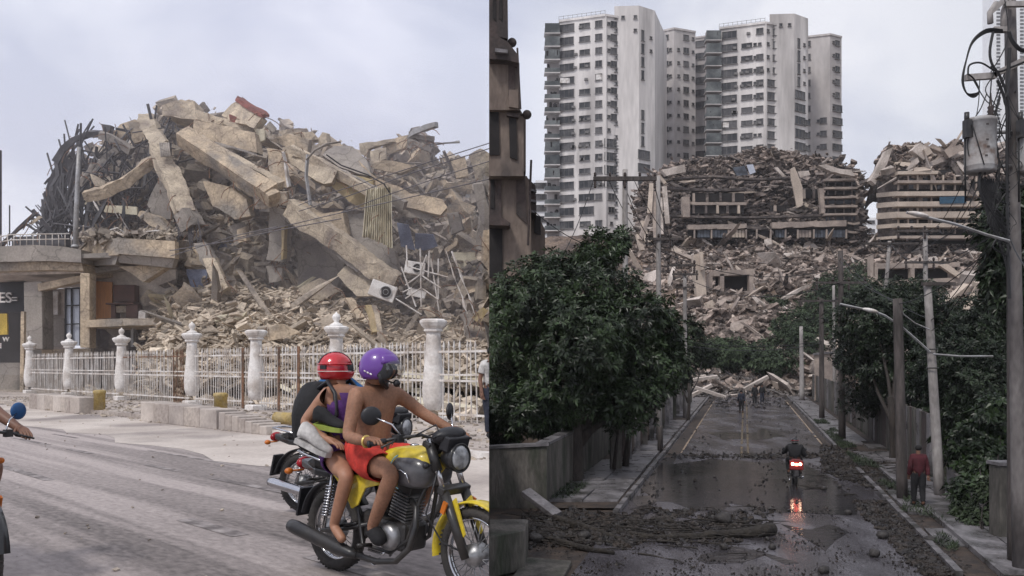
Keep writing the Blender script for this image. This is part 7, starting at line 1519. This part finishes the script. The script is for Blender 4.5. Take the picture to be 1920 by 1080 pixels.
def place(r, loc, ang): r.location = loc; r.rotation_euler = (0, 0, ang)
HA = math.atan2(-.635, .772); R1 = Vector((-1.29, 6.27, 0))
bike('yellow and black motorcycle carrying two people across the dusty street', YEL, TANKP, R1, HA)
JD = dict(pelvis=(.40, 0, .885), spine=(.385, 0, 1.03), chest=(.41, 0, 1.22), neck=(.435, 0, 1.37), head=(.475, 0, 1.475), crown=(.465, 0, 1.535), face=(.518, .036, 1.445), nose=(.562, .07, 1.465), shL=(.43, .19, 1.305), elL=(.62, .29, 1.15), wrL=(.80, .37, 1.05), haL=(.875, .375, 1.035),
          shR=(.45, -.19, 1.30), elR=(.49, -.30, 1.02), wrR=(.735, -.355, 1.005), haR=(.815, -.365, 1.02), hiL=(.42, .11, .86), knL=(.83, .21, .80), anL=(.60, .19, .40), toL=(.72, .2, .335), hiR=(.42, -.11, .86), knR=(.83, -.21, .79), anR=(.60, -.19, .40), toR=(.72, -.20, .335))
SH = {('pelvis', 'spine'): (0, .45), ('pelvis', 'hiL'): (0, 1), ('pelvis', 'hiR'): (0, 1), ('hiL', 'knL'): (0, .62), ('hiR', 'knR'): (0, .62)}
fd = {'L': Vector((.3, 0, -1)), 'R': Vector((.3, 0, -1))}
r, J = rider(JD, 'bare chested person in a purple helmet and red shorts steering the yellow motorcycle', R1, HA, SKINM, ((SH, .024, 'shorts', CL['red_cloth']), (SHOES, .014, 'shoes', CL['black_cloth'])), 1.0, fd)
helmet('open', Vector(J['head'])+Vector((-.005, 0, .015)), r, (.78, .62, 0), PURP)
m = MB(); m.torus(Vector(J['wrR']).lerp(Vector(J['haR']), .1), .034, .010, 16, 6, 'x'); m.build('wristband', mat('gold_watch', (.75, .55, .18), .3, bump=0, metallic=.8), r, origin=(0, 0, 0))
m = MB()
for s in (-1, 1): m.ball(Vector(J['face'])+Vector((.038-s*.018, .03+s*.022, .042)), .011, 8, 6)
m.build('eyes', SHADEBLK, r, origin=(0, 0, 0)); m = MB(); m.tube([Vector(J['face'])+Vector((.060, .018, -.012)), Vector(J['face'])+Vector((.052, .042, -.010)), Vector(J['face'])+Vector((.034, .052, -.012))], .006, 6); m.build('lips', mat('lip_skin', (.2, .07, .055), .5, bump=0), r, origin=(0, 0, 0))
place(r, R1, HA)
JP = dict(pelvis=(.08, 0, .90), spine=(.06, 0, 1.04), chest=(.08, 0, 1.21), neck=(.02, 0, 1.35), head=(-.01, 0, 1.455), crown=(-.03, 0, 1.515), face=(.02, .035, 1.425), nose=(.05, .085, 1.44), shL=(.09, .15, 1.285), elL=(.10, .26, 1.08), wrL=(.28, .20, 1.0), haL=(.35, .18, 1.0),
          shR=(.07, -.15, 1.285), elR=(-.03, -.27, 1.09), wrR=(.17, -.25, .985), haR=(.245, -.23, .97), hiL=(.10, .11, .86), knL=(.45, .22, .74), anL=(.26, .2, .40), toL=(.38, .21, .33), hiR=(.10, -.12, .85), knR=(.40, -.23, .74), anR=(.235, -.215, .38), toR=(.37, -.235, .29))
PS = {('pelvis', 'spine'): (0, 1), ('spine', 'chest'): (0, 1), ('chest', 'neck'): (0, .5), ('chest', 'shL'): (0, .9), ('chest', 'shR'): (0, .9)}
PSH = {('pelvis', 'hiL'): (0, 1), ('pelvis', 'hiR'): (0, 1), ('hiL', 'knL'): (0, .35), ('hiR', 'knR'): (0, .35), ('pelvis', 'spine'): (0, .2)}
r, J = rider(JP, 'barefoot passenger in a red helmet with a black backpack, holding white shoes', R1, HA, mat('warm_brown_skin', (.37, .19, .12), .5, (.30, .15, .09), 6, 30, .12, .06, 60), ((PS, .014, 'vest', CL['purple_cloth']), (PSH, .02, 'shorts', CL['purple_cloth'])), .92, fd)
helmet('full', Vector(J['head'])+Vector((-.005, 0, .02)), r, (.55, .83, 0), REDH).scale = (.92,)*3
m = MB(); m.ball((-.19, 0, 1.11), (.175, .20, .27), 22, 16, (0, .16, 0), fn=lambda d: (1/(abs(d.x)**2.6+abs(d.y)**2.6+abs(d.z)**2.6)**(1/2.6))*(1+.05*mnoise.noise(d*3))); bp = m.build('backpack', CL['black_cloth'], r, origin=(0, 0, 0))
m = MB(); m.ball((-.31, 0, 1.0), (.07, .14, .13), 16, 12, (0, .2, 0)); m.build('backpack_pocket', BLACK, bp, origin=(0, 0, 0)); m = MB()
for s in (-1, 1): m.tube([(-.08, s*.10, 1.33), (.03, s*.105, 1.385), (.13, s*.12, 1.30), (.165, s*.13, 1.15), (.08, s*.165, 1.0), (-.08, s*.15, .96)], .016, 8)
m.build('backpack_strap', BLACK, bp, origin=(0, 0, 0)); m = MB(); m.torus((-.10, 0, 1.35), .03, .008, 12, 5, 'x'); m.build('backpack_loop', BLACK, bp, origin=(0, 0, 0))
place(r, R1, HA)
def shoe(name, c, rot, mt_, sole, label, sc=1.0):
    o = empty(name, (0, 0, 0), label, 'shoe'); m = MB(); prof = [(-.13, .035, .05, .075), (-.10, .042, .06, .085), (-.04, .042, .055, .08), (.02, .045, .03, .055), (.08, .050, .02, .04), (.13, .042, .012, .03), (.15, .02, .008, .02)]; vs = []; n = 12
    for x, w_, zc, h in prof:
        for k in range(n): a = 2*math.pi*k/n; vs.append((x, w_*math.cos(a), zc+h*math.sin(a)*(1 if math.sin(a) > 0 else .5)))
    fs = [(i*n+k, i*n+(k+1) % n, (i+1)*n+(k+1) % n, (i+1)*n+k) for i in range(len(prof)-1) for k in range(n)]+[tuple(range(n-1, -1, -1)), tuple((len(prof)-1)*n+k for k in range(n))]
    m.add(vs, fs, True); m.build('upper', mt_, o, origin=(0, 0, 0)); m = MB(); m.prism([(-.135, -.036, -.03), (-.05, -.042, -.03), (.06, -.052, -.03), (.13, -.04, -.03), (.155, 0, -.03), (.13, .04, -.03), (.06, .052, -.03), (-.05, .042, -.03), (-.135, .036, -.03)], (0, 0, .035)); m.build('sole', sole, o, origin=(0, 0, 0))
    m = MB()
    for i in range(4): m.tube([(-.02+i*.025, -.03, .085-i*.012), (-.02+i*.025, 0, .1-i*.014), (-.02+i*.025, .03, .085-i*.012)], .004, 5)
    m.build('lace', CL['white_cloth'], o, origin=(0, 0, 0)); o.location = c; o.rotation_euler = rot; o.scale = (sc,)*3; return o
M1 = Matrix.Translation(R1) @ Matrix.Rotation(HA, 4, 'Z')
shoe('shoe', M1 @ Vector((.16, -.33, .945)), (R(8), R(22), HA+.45), CL['white_cloth'], CL['white_cloth'], 'white trainer held against the hip by the passenger', .98)
shoe('shoe', M1 @ Vector((.17, -.20, 1.075)), (R(10), R(5), HA+.2), CL['black_cloth'], mat('lime_sole', (.4, .5, .1), .5, bump=0), 'dark trainer with lime green sole tucked under the passenger\'s arm', .95)
# second motorcycle just behind
R2 = Vector((-2.12, 8.7, 0)); H2 = math.atan2(-.55, 1.12)
bike('black motorcycle with chrome exhaust mostly hidden behind the yellow one', BLKP, BLKP, R2, H2)
JB = {k: (v[0]-.02, v[1], v[2]) for k, v in JD.items()}
r, J = rider(JB, 'person in a blue shirt riding hidden behind the red helmeted passenger', R2, H2, SKIND, ((SHIRT, .018, 'shirt', CL['blue_cloth']), (TROUS, .016, 'trousers', CL['navy_denim']), (SHOES, .014, 'shoes', CL['black_cloth'])), 1.05, fd)
helmet('full', Vector(J['head'])+Vector((-.005, 0, .0)), r, (1, 0, 0), BLKP); place(r, R2, H2)
# third motorcycle entering at the left edge
h3 = Vector((.72, -.69)); R3 = Vector((-3.355-1.38*.72, 5.42+1.38*.69, 0)); H3 = math.atan2(-.69, .72)
bike('dark motorcycle with blue mirror entering at the left edge', BLKP, BLKP, R3, H3, mir=BLUP)
r, J = rider(JD, 'person gripping the handlebar of the motorcycle at the left edge', R3, H3, SKIND, ((SHIRT, .018, 'shirt', CL['black_cloth']), (SH, .02, 'shorts', CL['black_cloth']), (SHOES, .014, 'shoes', CL['black_cloth'])), 1.0, fd); helmet('full', Vector(J['head'])+Vector((0, 0, .0)), r, (1, 0, 0), BLKP); place(r, R3, H3)
# pedestrian at the fence, at the seam
Yp = 16.2; gp_ = Vector(((922-960)/FPX*Yp, Yp, .12)); J = standing(1.72, .1, face=-1, armswing=.1); body, J = person_body(J, 1.0, 2); r = empty('person', (0, 0, 0), 'person in dark cap and grey shirt half seen at the right end of the fence', 'person'); link('body', body, SKIND, r)
garment(body, J, SHIRT, .02, 'shirt', CL['white_cloth'], r); garment(body, J, TROUS, .02, 'trousers', CL['navy_denim'], r); garment(body, J, SHOES, .014, 'shoes', CL['black_cloth'], r); add_hair(body, J, r); m = MB(); m.ball(Vector(J['head'])+Vector((0, 0, .06)), (.1, .1, .06), 14, 8); m.box(Vector(J['head'])+Vector((-.03, -.12, .05)), (.12, .12, .012)); m.build('cap', CL['black_cloth'], r, origin=(0, 0, 0)); r.location = gp_; r.rotation_euler = (0, 0, .5)
LEFTOBJS += [o for o in bpy.data.objects if o not in _before]; _before = set(bpy.data.objects)
# far rider on the lower street
g = G(1492, 910); h4 = math.atan2(1, .26); bike('small red tailed motorcycle with lit rear lamps on the wet road', REDB, BLKP, g-Vector((0, 0, 0)), h4, lit=True)
r, J = rider(JD, 'person in black jacket and helmet riding away on the wet lower street', g, h4, SKIND, ((LSHIRT, .035, 'jacket', CL['black_cloth']), (TROUS, .02, 'trousers', CL['black_cloth']), (SHOES, .014, 'shoes', CL['black_cloth'])), 1.12, fd); helmet('full', Vector(J['head'])+Vector((0, 0, .01)), r, (1, 0, 0), BLKP); place(r, g, h4)
RIGHTOBJS += [o for o in bpy.data.objects if o not in _before]
bpy.context.view_layer.update()
for o in LEFTOBJS:
    if o.type == 'MESH':
        if any(md.type != 'SUBSURF' for md in o.modifiers) : pass
        bisect_obj(o, True)
for o in RIGHTOBJS:
    if o.type == 'MESH': bisect_obj(o, False)
for o in list(bpy.data.objects):
    if o.type == 'EMPTY' and not o.children: bpy.data.objects.remove(o)
